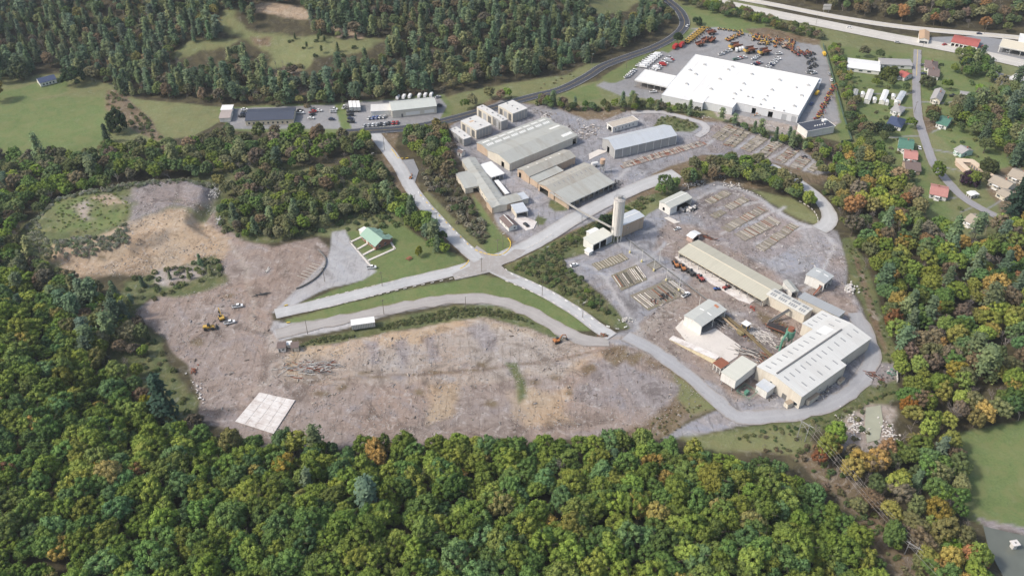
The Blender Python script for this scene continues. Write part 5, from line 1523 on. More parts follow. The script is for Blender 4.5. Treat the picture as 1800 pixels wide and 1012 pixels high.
vehicle('pickup', 771, 187.5, 0, 'black', "black pickup at the right end of the metal building")
vehicle('car', 770, 172, 30, 'silver', "silver car behind the right end of the metal building")
for i in range(6):
    vehicle('van', 700 + i * 10.5 + (6 if i > 2 else 0), 173.5 - i * .9, 80, 'white', f"white van behind the metal building, {ORD[i]} from the left", group="white vans behind the metal building")
# warehouse lots
wg = "white trucks and vans on the warehouse's left lot"
car_row((1122, 118), (1150, 97), 9, -15, ('pickup',), ('white',), "from the front in the outer file by the asphalt road", wg, 4)
car_row((1131, 119), (1157, 98), 8, -15, ('van',), ('white',), "from the front in the inner file by the asphalt road", wg, 5)
car_row((1147, 125), (1176, 103), 9, -15, ('pickup', 'car'), ('white', 'white', 'silver'), "from the front in the middle file left of the warehouse", wg, 6)
car_row((1154, 122), (1180, 106), 6, -15, ('van', 'car'), ('white', 'silver', 'red'), "from the front in the second file left of the warehouse", wg, 7)
car_row((1102, 137), (1113, 126), 5, 30, ('pickup',), ('white',), "from the front in the cluster by the lot entrance", wg, 8)
vg = "vehicles on the lot behind the warehouse"
car_row((1345, 124), (1366, 105), 8, -5, ('car', 'pickup'), ('blue', 'silver', 'white', 'navy', 'white', 'white', 'silver', 'white'), "from the warehouse in the long file behind it", vg, 9)
car_row((1320, 117), (1334, 112), 4, 10, ('pickup',), ('white', 'navy', 'red', 'silver'), "from the left in the short file at the back wall", vg, 10)
car_row((1325, 105), (1332, 101), 3, 15, ('car',), ('white', 'white', 'silver'), "from the left in the trio behind the warehouse", vg, 11)
car_row((1292, 106), (1306, 102), 4, 10, ('car', 'pickup'), ('green', 'white', 'red', 'white'), "from the left in the group behind the step", vg, 12)
car_row((1268, 97), (1282, 91), 3, 15, ('pickup',), ('white', 'silver', 'white'), "from the left in the group of pale trucks", vg, 13)
car_row((1294, 90), (1304, 88), 3, 80, ('van',), ('white',), "from the left beside the trailer of white boxes", vg, 14)
vehicle('pickup', 1369, 96, 10, 'white', "white pickup alone in the middle of the warehouse lot")
vehicle('van', 1448, 97, 85, 'yellow', "yellow bus-like van by the fence gate")
vehicle('van', 1436, 166, 55, 'yellow', "yellow van parked along the right wall of the warehouse")
vehicle('car', 1461, 142, 80, 'white', "white car by the fence at the warehouse's right corner")
vehicle('car', 1457, 131, 80, 'silver', "silver car by the fence above the white one")
car_row((1430, 130), (1422, 128), 3, 20, ('pickup',), ('white', 'grey', 'silver'), "from the right beside the back lean-to", vg, 15)
vehicle('car', 1426, 184, 50, 'blue', "blue car at the right wall of the warehouse")
vehicle('pickup', 1148, 163, 10, 'white', "white truck parked before the canopy of the warehouse")

# machines
def excavator(px, py, ang, colm, label, cat="excavator", sc=1.0, group=None, boom=True):
    g = G(px, py)
    t = thing("excavator", label, cat, (g.x, g.y, g.z + .08 + (.2 if py < 240 else 0)), math.radians(ang), group)
    t.scale = (sc,) * 3
    for y in (-1.15, 1.15):
        m = MB()
        loft(m, [(-1.9, .3, .25, .3, .6), (-1.5, .3, 0, .3, .85), (1.5, .3, 0, .3, .85), (1.9, .3, .25, .3, .6)])
        o = obj("track", XM.setdefault('track', m.mesh("track", M_TYRE)), parent=t)
        o.location = (0, y, 0)
    m = MB().box(-1.9, 1.3, -1.2, 1.2, .95, 1.7).box(-2.2, -.9, -1.15, 1.15, 1.7, 2.1)
    obj("body", XM.setdefault(('body', colm.name), m.mesh("body", colm)), parent=t)
    obj("cab", XM.setdefault('cab', loft(MB(), [(-.2, .45, 1.7, .4, 2.75), (.7, .45, 1.7, .4, 2.8), (1.25, .45, 1.7, .35, 2.3)]).mesh("cab", M_GLASS)), parent=t).location = (0, .65, 0)
    if boom:
        m = MB().beam((.9, -.3, 1.5), (3.0, -.3, 4.2), .35, .5).beam((3.0, -.3, 4.2), (5.0, -.3, 3.6), .32, .42)
        obj("boom", XM.setdefault(('boom', colm.name), m.mesh("boom", colm)), parent=t)
        m = MB().beam((5.0, -.3, 3.7), (5.6, -.3, 1.2), .26, .34)
        obj("arm", XM.setdefault(('arm', colm.name), m.mesh("arm", colm)), parent=t)
        m = MB().hexa([(5.0, -.8, .3), (5.9, -.8, .1), (5.9, .2, .1), (5.0, .2, .3)], [(5.2, -.8, 1.2), (6.0, -.8, 1.2), (6.0, .2, 1.2), (5.2, .2, 1.2)])
        obj("bucket", XM.setdefault('bucket', m.mesh("bucket", M_DARKST)), parent=t)
    return t
XM = {}
def loader(px, py, ang, colm, label, sc=1.0, group=None, cat="loader", bed=None):
    g = G(px, py)
    t = thing("dump_truck" if bed else "wheel_loader", label, cat, (g.x, g.y, g.z + .08 + (.2 if py < 240 else 0)), math.radians(ang), group)
    t.scale = (sc,) * 3
    for x in (-1.6, 1.6):
        for y in (-1.15, 1.15):
            o = obj("wheel", XM.setdefault('lw', MB().tube((0, -.3, 0), (0, .3, 0), .75, n=12).mesh("wheel", M_TYRE)), parent=t)
            o.location = (x, y, .75)
    obj("body", XM.setdefault(('lb', colm.name, bool(bed)), (MB().box(-2.6, .3, -.85, .85, 1.0, 2.0).box(.3, 2.3, -.6, .6, .8, 1.5) if not bed else MB().box(-2.8, 3.2, -.7, .7, .9, 1.4).box(2.2, 3.8, -1.3, 1.3, 1.2, 2.2)).mesh("body", colm)), parent=t)
    obj("cab", XM.setdefault('lc', MB().hexa([(-.6, -.7, 1.9), (.7, -.7, 1.9), (.7, .7, 1.9), (-.6, .7, 1.9)], [(-.5, -.6, 3.1), (.4, -.6, 3.1), (.4, .6, 3.1), (-.5, .6, 3.1)]).mesh("cab", M_GLASS)), parent=t).location = (2.6, 0, .1) if bed else (0, 0, 0)
    if bed:
        m = MB().add([(-3.2, -1.6, 1.6), (1.9, -1.6, 1.5), (1.9, 1.6, 1.5), (-3.2, 1.6, 1.6), (-3.6, -1.9, 2.6), (2.2, -1.9, 3.0), (2.2, 1.9, 3.0), (-3.6, 1.9, 2.6)], [(3, 2, 1, 0), (0, 1, 5, 4), (1, 2, 6, 5), (2, 3, 7, 6)])
        m.add([(-3.1, -1.5, 1.7), (1.8, -1.5, 1.6), (1.8, 1.5, 1.6), (-3.1, 1.5, 1.7)], [(0, 1, 2, 3)])
        obj("bed", XM.setdefault('bed', m.mesh("bed", bed)), parent=t)
    else:
        obj("lift_arm", XM.setdefault(('la', colm.name), MB().beam((.8, -.7, 1.6), (3.1, -.7, .9), .2, .35).beam((.8, .7, 1.6), (3.1, .7, .9), .2, .35).mesh("lift_arm", colm)), parent=t)
        obj("bucket", XM.setdefault('lbk', MB().hexa([(3.0, -1.35, .15), (4.1, -1.35, .1), (4.1, 1.35, .1), (3.0, 1.35, .15)], [(3.0, -1.35, 1.3), (3.4, -1.35, 1.2), (3.4, 1.35, 1.2), (3.0, 1.35, 1.3)]).mesh("bucket", M_DARKST)), parent=t)
    return t
excavator(390, 561, 120, M_YELM, "yellow excavator with raised boom on the dirt beside a white pickup")
loader(368, 578, 10, M_YELM, "yellow dumper beside the excavator on the dirt", sc=1.05)
excavator(979, 601, 25, M_ORNM, "orange excavator at the left end of the crossing's dirt", sc=.9)
for i, (u, v, a, c) in enumerate(((1188, 467, 100, M_ORNM), (1200, 473, 100, M_ORNM), (1214, 481, 120, M_DARKST), (1231, 491, 110, M_REDM))):
    loader(u, v, a, c, ("orange loader, leftmost by the long tan shed's apron", "second orange loader by the long tan shed's apron", "black loader by the middle of the apron", "red and black loader at the lower end of the apron group")[i], group="loaders by the long tan shed")
loader(1276, 507, 30, M_REDM, "rusty red loader at the lower end of the white apron", sc=.8)
loader(1259, 509, 10, M_BLUEM, "small blue machine beside the rusty red loader", sc=.6)
excavator(722, 314, 80, M_ORNM, "small orange digger on the side lot by the main road", sc=.6)
for r in range(2):
    for i in range(8):
        s = i / 7
        excavator(1204 + r * 5 + s * 27, 76 - s * 22 + r * 1.0, 10 + random.uniform(-6, 6), M_YELM, f"yellow excavator, {ORD[i]} from the front in the {'outer' if r == 0 else 'inner'} file by the road bend", sc=.8, group="yellow excavators in two files")
for i, (u, v) in enumerate(((1250, 61), (1230, 81), (1240, 74), (1251, 74))):
    loader(u, v, 20 + i * 10, M_RUST, ("rusty dumper alone behind the yellow excavators", "rusty skip loader nearest the warehouse's left back", "left one of two rusty dumpers on the lot", "right one of two rusty dumpers on the lot")[i], sc=1.1, bed=M_RUST, group="rusty dumpers on the lot")
for i, (u, v) in enumerate(((1292, 86), (1318, 93), (1343, 96))):
    loader(u, v, 205, M_YELM, f"big yellow dump truck with rusty empty bed, {('left', 'middle', 'right')[i]} of three behind the warehouse", sc=1.5, cat="dump truck", bed=M_RUST, group="three big dump trucks")
rr = random.Random(3)
for i in range(34):
    u, v = rr.uniform(1322, 1392), 0
    v = 66 + (u - 1322) * .22 + rr.uniform(-7, 9)
    f = excavator if i % 2 else loader
    f(u, v, rr.uniform(0, 360), rr.choice([M_YELM, M_YELM, M_ORNM, M_RUST, M_TAN]), f"{'digger' if i % 2 else 'loader'} in the crowded machine park, {ORD[i % 25]} of its {'left' if i < 25 else 'right'} part", sc=rr.uniform(.7, 1.0), group="machines crowded in the park behind the warehouse")
for i in range(10):
    (excavator if i % 2 else loader)(1278 + i * 2.9, 71 - i * 1.4 + (i % 2) * 3, 30 + i * 7, (M_YELM, M_ORNM, M_TAN)[i % 3], f"{'digger' if i % 2 else 'loader'}, {ORD[i]} from the left in the line left of the machine park", sc=.8, group="loose line of machines")
for i in range(7):
    loader(1236 + i * 9 + (10 if i > 1 else 0), 50 + i * 1.2, 10, M_YELM, f"low yellow machine, {ORD[i]} from the left along the lot's back edge", sc=.6, group="machines along the back edge")
for i in range(8):
    (excavator if i % 2 else loader)(1394 + i * 4, 92 + (i % 3) * 3, 40 * i, (M_ORNM, M_RUST, M_REDM)[i % 3], f"reddish machine, {ORD[i]} from the left around the small tree on the lot", sc=.75, group="reddish machines by the small tree")
for i in range(20):
    s = i / 19
    u, v = 1465 - s * 31, 152 + s * 58
    (loader if i % 3 else excavator)(u + rr.uniform(-2, 3), v + rr.uniform(-1, 1), rr.uniform(-40, 60), (M_ORNM, M_REDM, M_YELM, M_REDM)[i % 4], f"{('orange', 'red', 'yellow', 'red')[i % 4]} machine, {ORD[i]} from the back along the green fence", sc=.62, group="machines along the fence right of the warehouse")
for i in range(9):
    loader(1428 - (i % 3) * 6 + i * .8, 96 + i * 3.2, i * 50, M_DARKST, f"black scrap machine, {ORD[i]} from the back on the dark pile at the lot's right", sc=.7, group="dark scrap machines")
for i, (u, v) in enumerate(((1187, 85), (1198, 82))):
    vehicle('van', u, v, 60, 'red', f"{('long', 'short')[i]} red truck beside the dark tree at the lot's left corner", cat="truck", sc=1.4)

# ------------------------------------------------------------------ stacking strips with bearers
M_CHIPD0 = mat("dark_block", (.20, .19, .18), .9, .3, 1)
BEAR = {}
M_BP2 = mat("bearer_worn", (.33, .30, .27), .9, .25, .6)
M_BPALE = mat("bearer_pale", (.46, .43, .39), .9, .2, .6)
def bearer_mesh(w):
    k = round(w, 1)
    if k not in BEAR:
        BEAR[k] = [MB().box(-.13, .13, -k / 2, k / 2, 0, .25).mesh("bearer", m) for m in (M_BPALE, M_BP2, M_LUMGREY, M_RUST, M_LUMGREY)]
    return BEAR[k]
def strip(p0, p1, w, n, label, mix=(.3, .25, .25, .08, .12), base=M_TAN, group="stacking strips in the yards", miss=.12, skew=0, cat="stacking strip", soil=True):
    a, b = G(*p0), G(*p1)
    d = b - a
    th = math.atan2(d.y, d.x)
    t = thing("stacking_strip", label, cat, a, th, group)
    if soil:
        L = d.length
        m = MB()
        k = 14
        top, bot = [], []
        for i in range(k + 1):
            x = L * i / k
            top.append((x, w / 2 + random.uniform(.0, .9), .04))
            bot.append((x, -w / 2 - random.uniform(.0, .9), .04))
        pts = bot + top[::-1]
        m.add(pts, [tuple(range(len(pts)))])
        obj("soil_bed", m.mesh("soil_bed", base), parent=t)
    ms = bearer_mesh(w)
    n = int(n * 1.35) if soil and n > 6 else n
    for i in range(n):
        if random.random() < miss:
            continue
        o = obj("bearer", random.choices(ms, mix)[0], parent=t)
        o.location = (d.length * (i + .5 + random.uniform(-.12, .12)) / n, random.uniform(-.3, .3), .05)
        o.rotation_euler = (0, 0, skew + random.uniform(-.06, .06))
    return t
M_SOILO = mat("weedy_soil", (.235, .20, .165), .95, .3, .3, dirt=.6, dirt_col=(.14, .15, .06))
M_SOILG = mat("grassy_soil", (.19, .175, .125), .95, .3, .3, dirt=.6, dirt_col=(.30, .24, .18))
for i, (p0, p1, w, n) in enumerate((((1244, 356), (1281, 337), 5, 14), ((1279, 366), (1312, 349), 5, 16), ((1252, 381), (1272, 371), 4, 3), ((1274, 404), (1342, 366), 5.5, 32), ((1300, 418), (1363, 386), 8, 30), ((1335, 438), (1398, 395), 5, 34))):
    strip(p0, p1, w, n, ("top left strip of bearers in the upper yard below the cluttered machines", "second strip of bearers in the upper yard", "short grassy strip framed by two kerbs in the upper yard", "long dark strip of bearers with a white machine at its end",
                         "wide ochre strip of bearers in the middle of the upper yard", "rightmost strip of bearers in the upper yard beside the smooth gravel")[i], base=M_SOILO)
for i, (p0, p1, w, n) in enumerate((((1046, 470), (1100, 450), 6, 9), ((1142, 462), (1157, 472), 5, 7), ((1170, 490), (1190, 505), 5, 9))):
    strip(p0, p1, w, n, ("strip of white bearers nearest the silo garage", "short strip of white bearers by the second lamp post", "short strip of white bearers by the fourth lamp post")[i], mix=(.7, .3, 0, 0, 0), base=M_SOILG, miss=.05)
def rails(p0, p1, q0, n, label, base=M_SOILG, dark=.5):
    """long beams lying side by side: first from p0 to p1, last starting at q0"""
    a, b, c = G(*p0), G(*p1), G(*q0)
    d = b - a
    th = math.atan2(d.y, d.x)
    t = thing("beam_bed", label, "stacking bed", a, th, "beds of long beams in the lower yard")
    R = Matrix.Rotation(-th, 3, 'Z')
    s = R @ (c - a)
    L = d.length
    m = MB().add([(-1, -1 if s.y > 0 else 1, .05), (L + 1, -1 if s.y > 0 else 1, .05), (s.x + L + 1, s.y, .05), (s.x - 1, s.y, .05)], [(0, 1, 2, 3)])
    obj("soil_bed", m.mesh("soil_bed", base), parent=t)
    for i in range(n):
        f = i / max(1, n - 1)
        mm = random.choice([M_LUMGREY, M_LUMGREY, M_SLAB, M_RUST, M_DARKST, M_CONC])
        l = L * random.uniform(.75, 1.0)
        o = obj("beam", MB().box(0, l, -.16, .16, 0, .3).mesh("beam", mm), parent=t)
        o.location = (s.x * f + random.uniform(0, 1.5), s.y * f, .06)
        o.rotation_euler = (0, 0, random.uniform(-.015, .015))
rails((1078, 485), (1094, 508), (1120, 467), 16, "grassy bed of long beams in the middle of the lower yard")
rails((1112, 520), (1140, 543), (1178, 492), 20, "large bed of long beams with a few white ones, lower yard", base=M_SOILO)
# strips right of the grey shed and near the warehouse
for i, (p0, p1, w, n) in enumerate((((1092, 294), (1240, 252), 3.6, 58), ((1096, 288), (1232, 250), 3.0, 54))):
    strip(p0, p1, w, n, ("long reddish double track of bearers along the grey shed, outer line", "long reddish track of bearers along the grey shed, inner line")[i], mix=(.25, .25, .2, .22, .08), base=mat("reddish_soil", (.27, .23, .21), .95, .3, .3), miss=.03)
for i, (p0, p1, w) in enumerate((((1256, 243), (1286, 220), 4), ((1264, 247), (1296, 222), 3.5), ((1276, 256), (1308, 226), 4), ((1284, 258), (1316, 230), 4), ((1306, 263), (1340, 238), 4), ((1314, 266), (1348, 240), 4), ((1336, 273), (1366, 248), 4),
                                 ((1342, 276), (1374, 250), 3), ((1366, 284), (1394, 262), 4), ((1372, 286), (1402, 262), 3.5), ((1394, 295), (1412, 276), 4), ((1402, 297), (1420, 279), 4), ((1424, 300), (1440, 288), 4))):
    strip(p0, p1, w, 20, f"stacking strip of pale bearers, {ORD[i]} from the left in the far yard below the warehouse", mix=(.3, .4, .2, .1, 0), base=M_SOILO if i % 3 else M_SOILG, miss=.2)
for i, (u, v) in enumerate(((1401, 262), (1413, 276))):
    g = G(u, v)
    t = thing("tarpaulin", ("large black crumpled tarpaulin at the far yard's right end", "small black tarpaulin below the large one")[i], "tarpaulin", g, .3)
    m = MB()
    r = random.Random(i)
    w, l = ((7, 4), (4, 3))[i]
    nx, ny = 8, 6
    vs = [(x * w / nx - w / 2 + r.uniform(-.3, .3), y * l / ny - l / 2 + r.uniform(-.3, .3), r.uniform(.1, .9) if 0 < x < nx and 0 < y < ny else .05) for y in range(ny + 1) for x in range(nx + 1)]
    m.add(vs, [(y * (nx + 1) + x, y * (nx + 1) + x + 1, (y + 1) * (nx + 1) + x + 1, (y + 1) * (nx + 1) + x) for y in range(ny) for x in range(nx)])
    obj("sheet", m.mesh("sheet", mat("black_plastic", (.02, .02, .025), .5, .2, 1)), parent=t)
strip((530, 490), (560, 464), 7, 6, "row of six white beams on the dirt beside the curved dark wall", mix=(1, 0, 0, 0, 0), base=M_TAN, miss=0, soil=False)
wl = thing("retaining_wall", "low dark curved block wall between the gravel drive and the dirt", "wall", G(560, 440))
Lw = spline(GL([(560, 440), (572, 455), (570, 470), (556, 488), (535, 502), (520, 508)]), 1.8)
for a_, b_ in zip(Lw[:-1], Lw[1:]):
    p_, q_ = a_ - Lw[0], b_ - Lw[0]
    obj("wall_block", MB().beam((p_.x, p_.y, .4), (p_.x + (q_.x - p_.x) * .93, p_.y + (q_.y - p_.y) * .93, .4), .6, .8 + random.uniform(-.1, .1)).mesh("wall_block", M_CHIPD0), parent=wl)

# ------------------------------------------------------------------ conveyors, cyclone, tanks
def conveyor(name, label, pts, w, h, m, cat="conveyor", legs=8, legm=None):
    t = thing(name, label, cat, (pts[0][0], pts[0][1], 0))
    o = Vector((pts[0][0], pts[0][1], 0))
    q = [Vector(p) - o for p in pts]
    mb, lg, rl = MB(), MB(), MB()
    for a, b in zip(q[:-1], q[1:]):
        mb.beam(a, b, w, h)
        d = b - a
        n = Vector((-d.y, d.x, 0)).normalized() * w * .5
        for s in (-1, 1):
            rl.beam(a + n * s + Vector((0, 0, h * .7)), b + n * s + Vector((0, 0, h * .7)), .1, .12)
        k = max(1, int(d.length / legs))
        for i in range(k + 1):
            p = a.lerp(b, i / k)
            if p.z > .8:
                for s in (-1, 1):
                    lg.tube((p.x + n.x * s, p.y + n.y * s, 0), (p.x + n.x * s * .7, p.y + n.y * s * .7, p.z), .09, n=4)
    obj("gallery", mb.mesh("gallery", m), parent=t)
    obj("rail", rl.mesh("rail", legm or M_STEEL), parent=t)
    if lg.v:
        obj("trestle", lg.mesh("trestle", legm or M_STEEL), parent=t)
    return t
def P3(u, v, z):
    x, y = flat(u, v, z)
    return (x, y, z)
M_CONVG = mat("conveyor_grey", (.40, .385, .36), .7, .15, .5, dirt=.3)
conveyor("overhead_conveyor", "pale overhead conveyor crossing the road from the works to the silo", [P3(967, 338, 6), P3(998, 357.7, 6.5), P3(1024, 373.5, 8), P3(1074, 399.5, 10)], .8, .6, M_CONVG, legs=18)
conveyor("pipeline", "long thin black pipeline running down the yard from the tan block building to the mill", [P3(1100, 418, .6), P3(1165, 468, .6), P3(1230, 517, .6), P3(1281, 556, .8)], .45, .35, M_DARKST, cat="pipeline", legs=12)
M_BROWNY = mat("faded_yellow", (.33, .26, .12), .7, .3, .8)
conveyor("log_conveyor", "long yellow-brown conveyor from the mill shed to the factory", [P3(1276, 556, 1.5), P3(1309, 582, 3), P3(1345, 616, 3.2), P3(1362, 632, 3.2)], 1.2, .7, mat("conveyor_brown", (.16, .12, .07), .8, .3, .6), legm=M_BROWNY, legs=5)
conveyor("side_conveyor", "thin yellow conveyor from the mill shed's inside to the small tower", [P3(1270, 557, 3), P3(1296, 580, 1.2)], .7, .4, M_TAN, legm=M_BROWNY, legs=5)
conveyor("feed_conveyor", "dark double conveyor rising to the link building's wall", [P3(1352, 566, .8), P3(1368, 556, 2.5), P3(1388, 544, 5)], 1.3, .5, M_DARKST, legs=5)
conveyor("chip_conveyor", "rust brown conveyor climbing into the chipper shed", [P3(1430, 518, .8), P3(1443, 503, 3.0)], 1.0, .5, M_RUST, legs=4)
def rust_deck():
    a, th, L, Wd = frame((1347, 572), (1382, 586), (1385, 577), 2)
    t = thing("roller_deck", "dark red roller deck leading to the factory beside the green cyclone", "roller deck", (a.x, a.y, 0), th)
    obj("deck", MB().box(0, L, 0, Wd, 1.5, 1.9).mesh("deck", M_RUST), parent=t)
    mb = MB()
    for i in range(9):
        for y in (.2, Wd - .2):
            mb.box(L * i / 8, L * i / 8 + .2, y - .1, y + .1, 0, 1.5)
    obj("leg", mb.mesh("leg", M_DARKST), parent=t, kind='stuff')
    for i in range(26):
        r = obj("roller", XM.setdefault(('rol', round(Wd, 1)), MB().tube((0, .2, 0), (0, Wd - .2, 0), .14, n=6).mesh("roller", M_DARKST)), parent=t)
        r.location = (L * (i + .5) / 26, 0, 2.02)
rust_deck()
def cyclone():
    x, y = flat(1384, 606)
    t = thing("dust_cyclone", "green dust cyclone with rusty red cap against the factory's inner wall", "dust cyclone", (x, y, 0))
    obj("body", MB().tube((0, 0, 6), (0, 0, 9.5), 2.2, n=16).mesh("body", M_GREENP), parent=t)
    obj("cone", MB().tube((0, 0, 2.6), (0, 0, 6), .5, 2.2, n=16).mesh("cone", M_GREENP), parent=t)
    obj("cap", MB().tube((0, 0, 9.5), (0, 0, 11), 1.7, 1.4, n=16).mesh("cap", M_RUST), parent=t)
    obj("duct", MB().tube((-1.8, -1, 9), (-4.5, -4, 6.5), .6, n=10).tube((-4.5, -4, 6.5), (-5, -4.6, .3), .55, n=10).mesh("duct", M_GREENP), parent=t)
    obj("hopper", MB().tube((-3, -2, 1.6), (-3, -2, 6), 1.0, 1.7, n=12).mesh("hopper", mat("pale_hopper", (.5, .47, .38), .7, .2, .5, dirt=.4)), parent=t)
    mb = MB()
    for a_ in range(4):
        c, s = math.cos(a_ * math.pi / 2 + .5) * 2.1, math.sin(a_ * math.pi / 2 + .5) * 2.1
        mb.tube((c, s, 0), (c, s, 6.5), .12, n=5)
    obj("frame", mb.mesh("frame", M_GREENP), parent=t)
cyclone()
def tower():
    x, y = flat(1309, 582)
    t = thing("control_tower", "small white roofed control stand on yellow machinery between mill shed and factory", "control stand", (x, y, 0), .7)
    mb = MB()
    for a_ in (-1.4, 1.4):
        for b_ in (-1.4, 1.4):
            mb.box(a_ - .1, a_ + .1, b_ - .1, b_ + .1, 0, 5)
    obj("frame", mb.mesh("frame", M_YELM), parent=t)
    obj("cabin", MB().box(-1.3, 1.3, -1.3, 1.3, 2.6, 4.6).mesh("cabin", M_DARKST), parent=t)
    obj("roof", MB().box(-1.8, 1.8, -1.8, 1.8, 5, 5.2).mesh("roof", M_R_WHITE), parent=t)
    obj("debarker", MB().box(-4.6, -2.2, -1.4, 1.2, .4, 2.1).tube((-3.4, -2, 1.5), (-3.4, 2, 1.5), .8, n=10).mesh("debarker", mat("olive_machine", (.26, .22, .12), .7, .3, .8)), parent=t)
tower()
def feed_tower():
    x, y = flat(1058, 303)
    t = thing("feed_tower", "steel tower with tan tank beside the top corner of the open hall", "tower", (x, y, 0))
    mb = MB()
    for a_ in (-1.1, 1.1):
        for b_ in (-1.1, 1.1):
            mb.tube((a_, b_, 0), (a_, b_, 9), .12, n=5)
    for z in (3, 6):
        mb.box(-1.2, 1.2, -1.2, 1.2, z, z + .12)
    for s in (-1, 1):
        mb.tube((s * 1.1, -1.1, 3), (-s * 1.1, -1.1, 6), .06, n=4)
        mb.tube((s * 1.1, -1.1, 6), (-s * 1.1, -1.1, 9), .06, n=4)
    obj("frame", mb.mesh("frame", M_STEEL), parent=t)
    obj("tank", MB().tube((0, 0, 6.5), (0, 0, 9.5), 1.6, n=14).mesh("tank", mat("tan_tank", (.55, .38, .27), .6, .2, 1)), parent=t)
    obj("cone", MB().tube((0, 0, 4), (0, 0, 6.5), .4, 1.6, n=14).mesh("cone", M_STEEL), parent=t)
    x, y = flat(1045, 293)
    t = thing("white_tank", "lying white tank left of the steel tower", "tank", (x, y, 0), .4)
    obj("shell", MB().tube((-2, 0, 2.2), (2, 0, 2.2), 1.2, n=14).mesh("shell", M_R_WHITE), parent=t)
    obj("saddle", MB().box(-1.5, -1.1, -.9, .9, 0, 1.3).box(1.1, 1.5, -.9, .9, 0, 1.3).mesh("saddle", M_STEEL), parent=t)
feed_tower()

# ------------------------------------------------------------------ heaps, debris
def heap(name, label, px, py, w, l, h, ms, n, cat="heap", rot=0.0, flatm=None, size=(.25, .95), long_=None):
    g = G(px, py)
    t = thing(name, label, cat, g, rot)
    r = random.Random(hash((px, py)) % 1000)
    groups = [MB() for _ in ms]
    for i in range(n):
        mb = groups[r.randrange(len(ms))]
        x, y = r.gauss(0, w / 4), r.gauss(0, l / 4)
        z = max(0, h * (1 - (2 * x / w) ** 2 - (2 * y / l) ** 2)) * r.random()
        s = r.uniform(*size)
        if long_:
            a_ = r.gauss(0, .35)
            L_ = r.uniform(.5, 1) * long_
            mb.beam((x - math.cos(a_) * L_ / 2, y - math.sin(a_) * L_ / 2, z + .15), (x + math.cos(a_) * L_ / 2, y + math.sin(a_) * L_ / 2, z + .15 + r.uniform(-.1, .3)), .2, .2)
        else:
            q = [Vector((x, y, z)) + Vector((r.uniform(-s, s), r.uniform(-s, s), r.uniform(0, s * .9))) * .6 for _ in range(4)]
            b = q[0]
            a_ = r.uniform(0, 3)
            c, s_ = math.cos(a_), math.sin(a_)
            lo = [(x + c * dx * s - s_ * dy * s * .6, y + s_ * dx * s + c * dy * s * .6, z) for dx, dy in ((-.5, -.5), (.5, -.5), (.5, .5), (-.5, .5))]
            mb.hexa(lo, [(p[0] + r.uniform(-.1, .1), p[1] + r.uniform(-.1, .1), z + s * r.uniform(.25, .6)) for p in lo])
    for mb, m in zip(groups, ms):
        if mb.v:
            obj("debris", mb.mesh("debris", m), parent=t, kind='stuff')
    return t
M_WHT = mat("dirty_white", (.58, .56, .53), .8, .2, .8, dirt=.3)
heap("scrap_heap", "long heap of grey and white scrap above the cluttered shed", 1222, 325, 14, 7, 2.2, [M_STEEL, M_WHT, M_DARKST, M_GREYW], 130, rot=.5)
heap("scrap_heap", "dark scrap under the trees right of the long scrap heap", 1262, 312, 8, 6, 1.8, [M_DARKST, M_STEEL, M_WHT], 60)
heap("rubble_heap", "scattered white rubble at the top of the upper yard", 1285, 326, 16, 8, .8, [M_WHT, M_SLAB, M_LUMGREY], 55, rot=-.2)
heap("rubble_heap", "white rubble strung along the grass above the upper yard", 1305, 334, 22, 2.5, .5, [M_WHT, M_SLAB], 26, rot=-.6)
heap("pallet_heap", "white pallets before the open side of the cluttered shed", 1213, 368, 10, 5, .5, [M_WHT, M_DARKST, M_SLAB], 40, rot=.5, size=(1, 2.4))
heap("timber_pile", "grey and rusty pile of beams on the left of the graded field", 552, 647, 24, 9, 1.2, [M_LUMGREY, M_STEEL, M_RUST, M_WHT], 120, cat="timber pile", rot=.15, long_=6)
heap("tyre_heap", "black heap of scrap at the end of the beam beds", 1168, 521, 12, 5, 1.2, [M_DARKST, M_TYRE], 60, rot=.4)
heap("scrap_heap", "dark dots of scrap on the beam bed's lower left", 1150, 530, 7, 5, .7, [M_DARKST, M_RUST], 25)
heap("log_pile", "red-brown timbers piled against the factory wall", 1350, 633, 11, 8, 1.4, [M_RUST, M_LUMBER, M_DARKST], 70, cat="timber pile", rot=-.7, long_=8)
heap("board_pile", "spread of grey-white boards between conveyor and roller deck", 1335, 590, 18, 9, .4, [M_LUMGREY, M_SLAB, M_CONC], 150, cat="timber pile", rot=-.75, long_=4)
heap("log_rack", "parallel grey logs beside the raised white box", 1320, 622, 13, 6, .8, [M_LUMGREY, M_CONC, M_DARKST], 26, cat="timber pile", rot=-.55, long_=13)
heap("stone_heap", "white stones lining the left edge of the dirt field", 348, 685, 3.5, 26, .4, [M_WHT, M_SLAB], 26, rot=.55)
heap("stone_heap", "pale rubble spilled at the top of the spoil mound", 372, 340, 12, 12, 1.0, [M_WHT, M_GREYW, M_SLAB], 140)
heap("stone_heap", "pale rubble on the right flank of the spoil mound", 386, 390, 4, 10, .8, [M_WHT, M_GREYW], 60, rot=.3)
heap("stone_heap", "white quarry stones left of the settling basin", 1500, 748, 12, 14, .8, [M_WHT, M_SLAB, M_CONC], 120)
heap("stone_heap", "white quarry stones right of the settling basin", 1562, 760, 7, 16, .8, [M_WHT, M_SLAB], 80)
heap("scrap_heap", "scrap and white boxes inside the little pen right of the ring track", 1565, 655, 9, 8, .9, [M_STEEL, M_WHT, M_DARKST, M_GREENP], 60)
heap("scrap_heap", "brown scrap bars beside the pen right of the ring track", 1541, 662, 8, 4, .7, [M_RUST, M_DARKST, M_STEEL], 30, long_=5, rot=-.6)
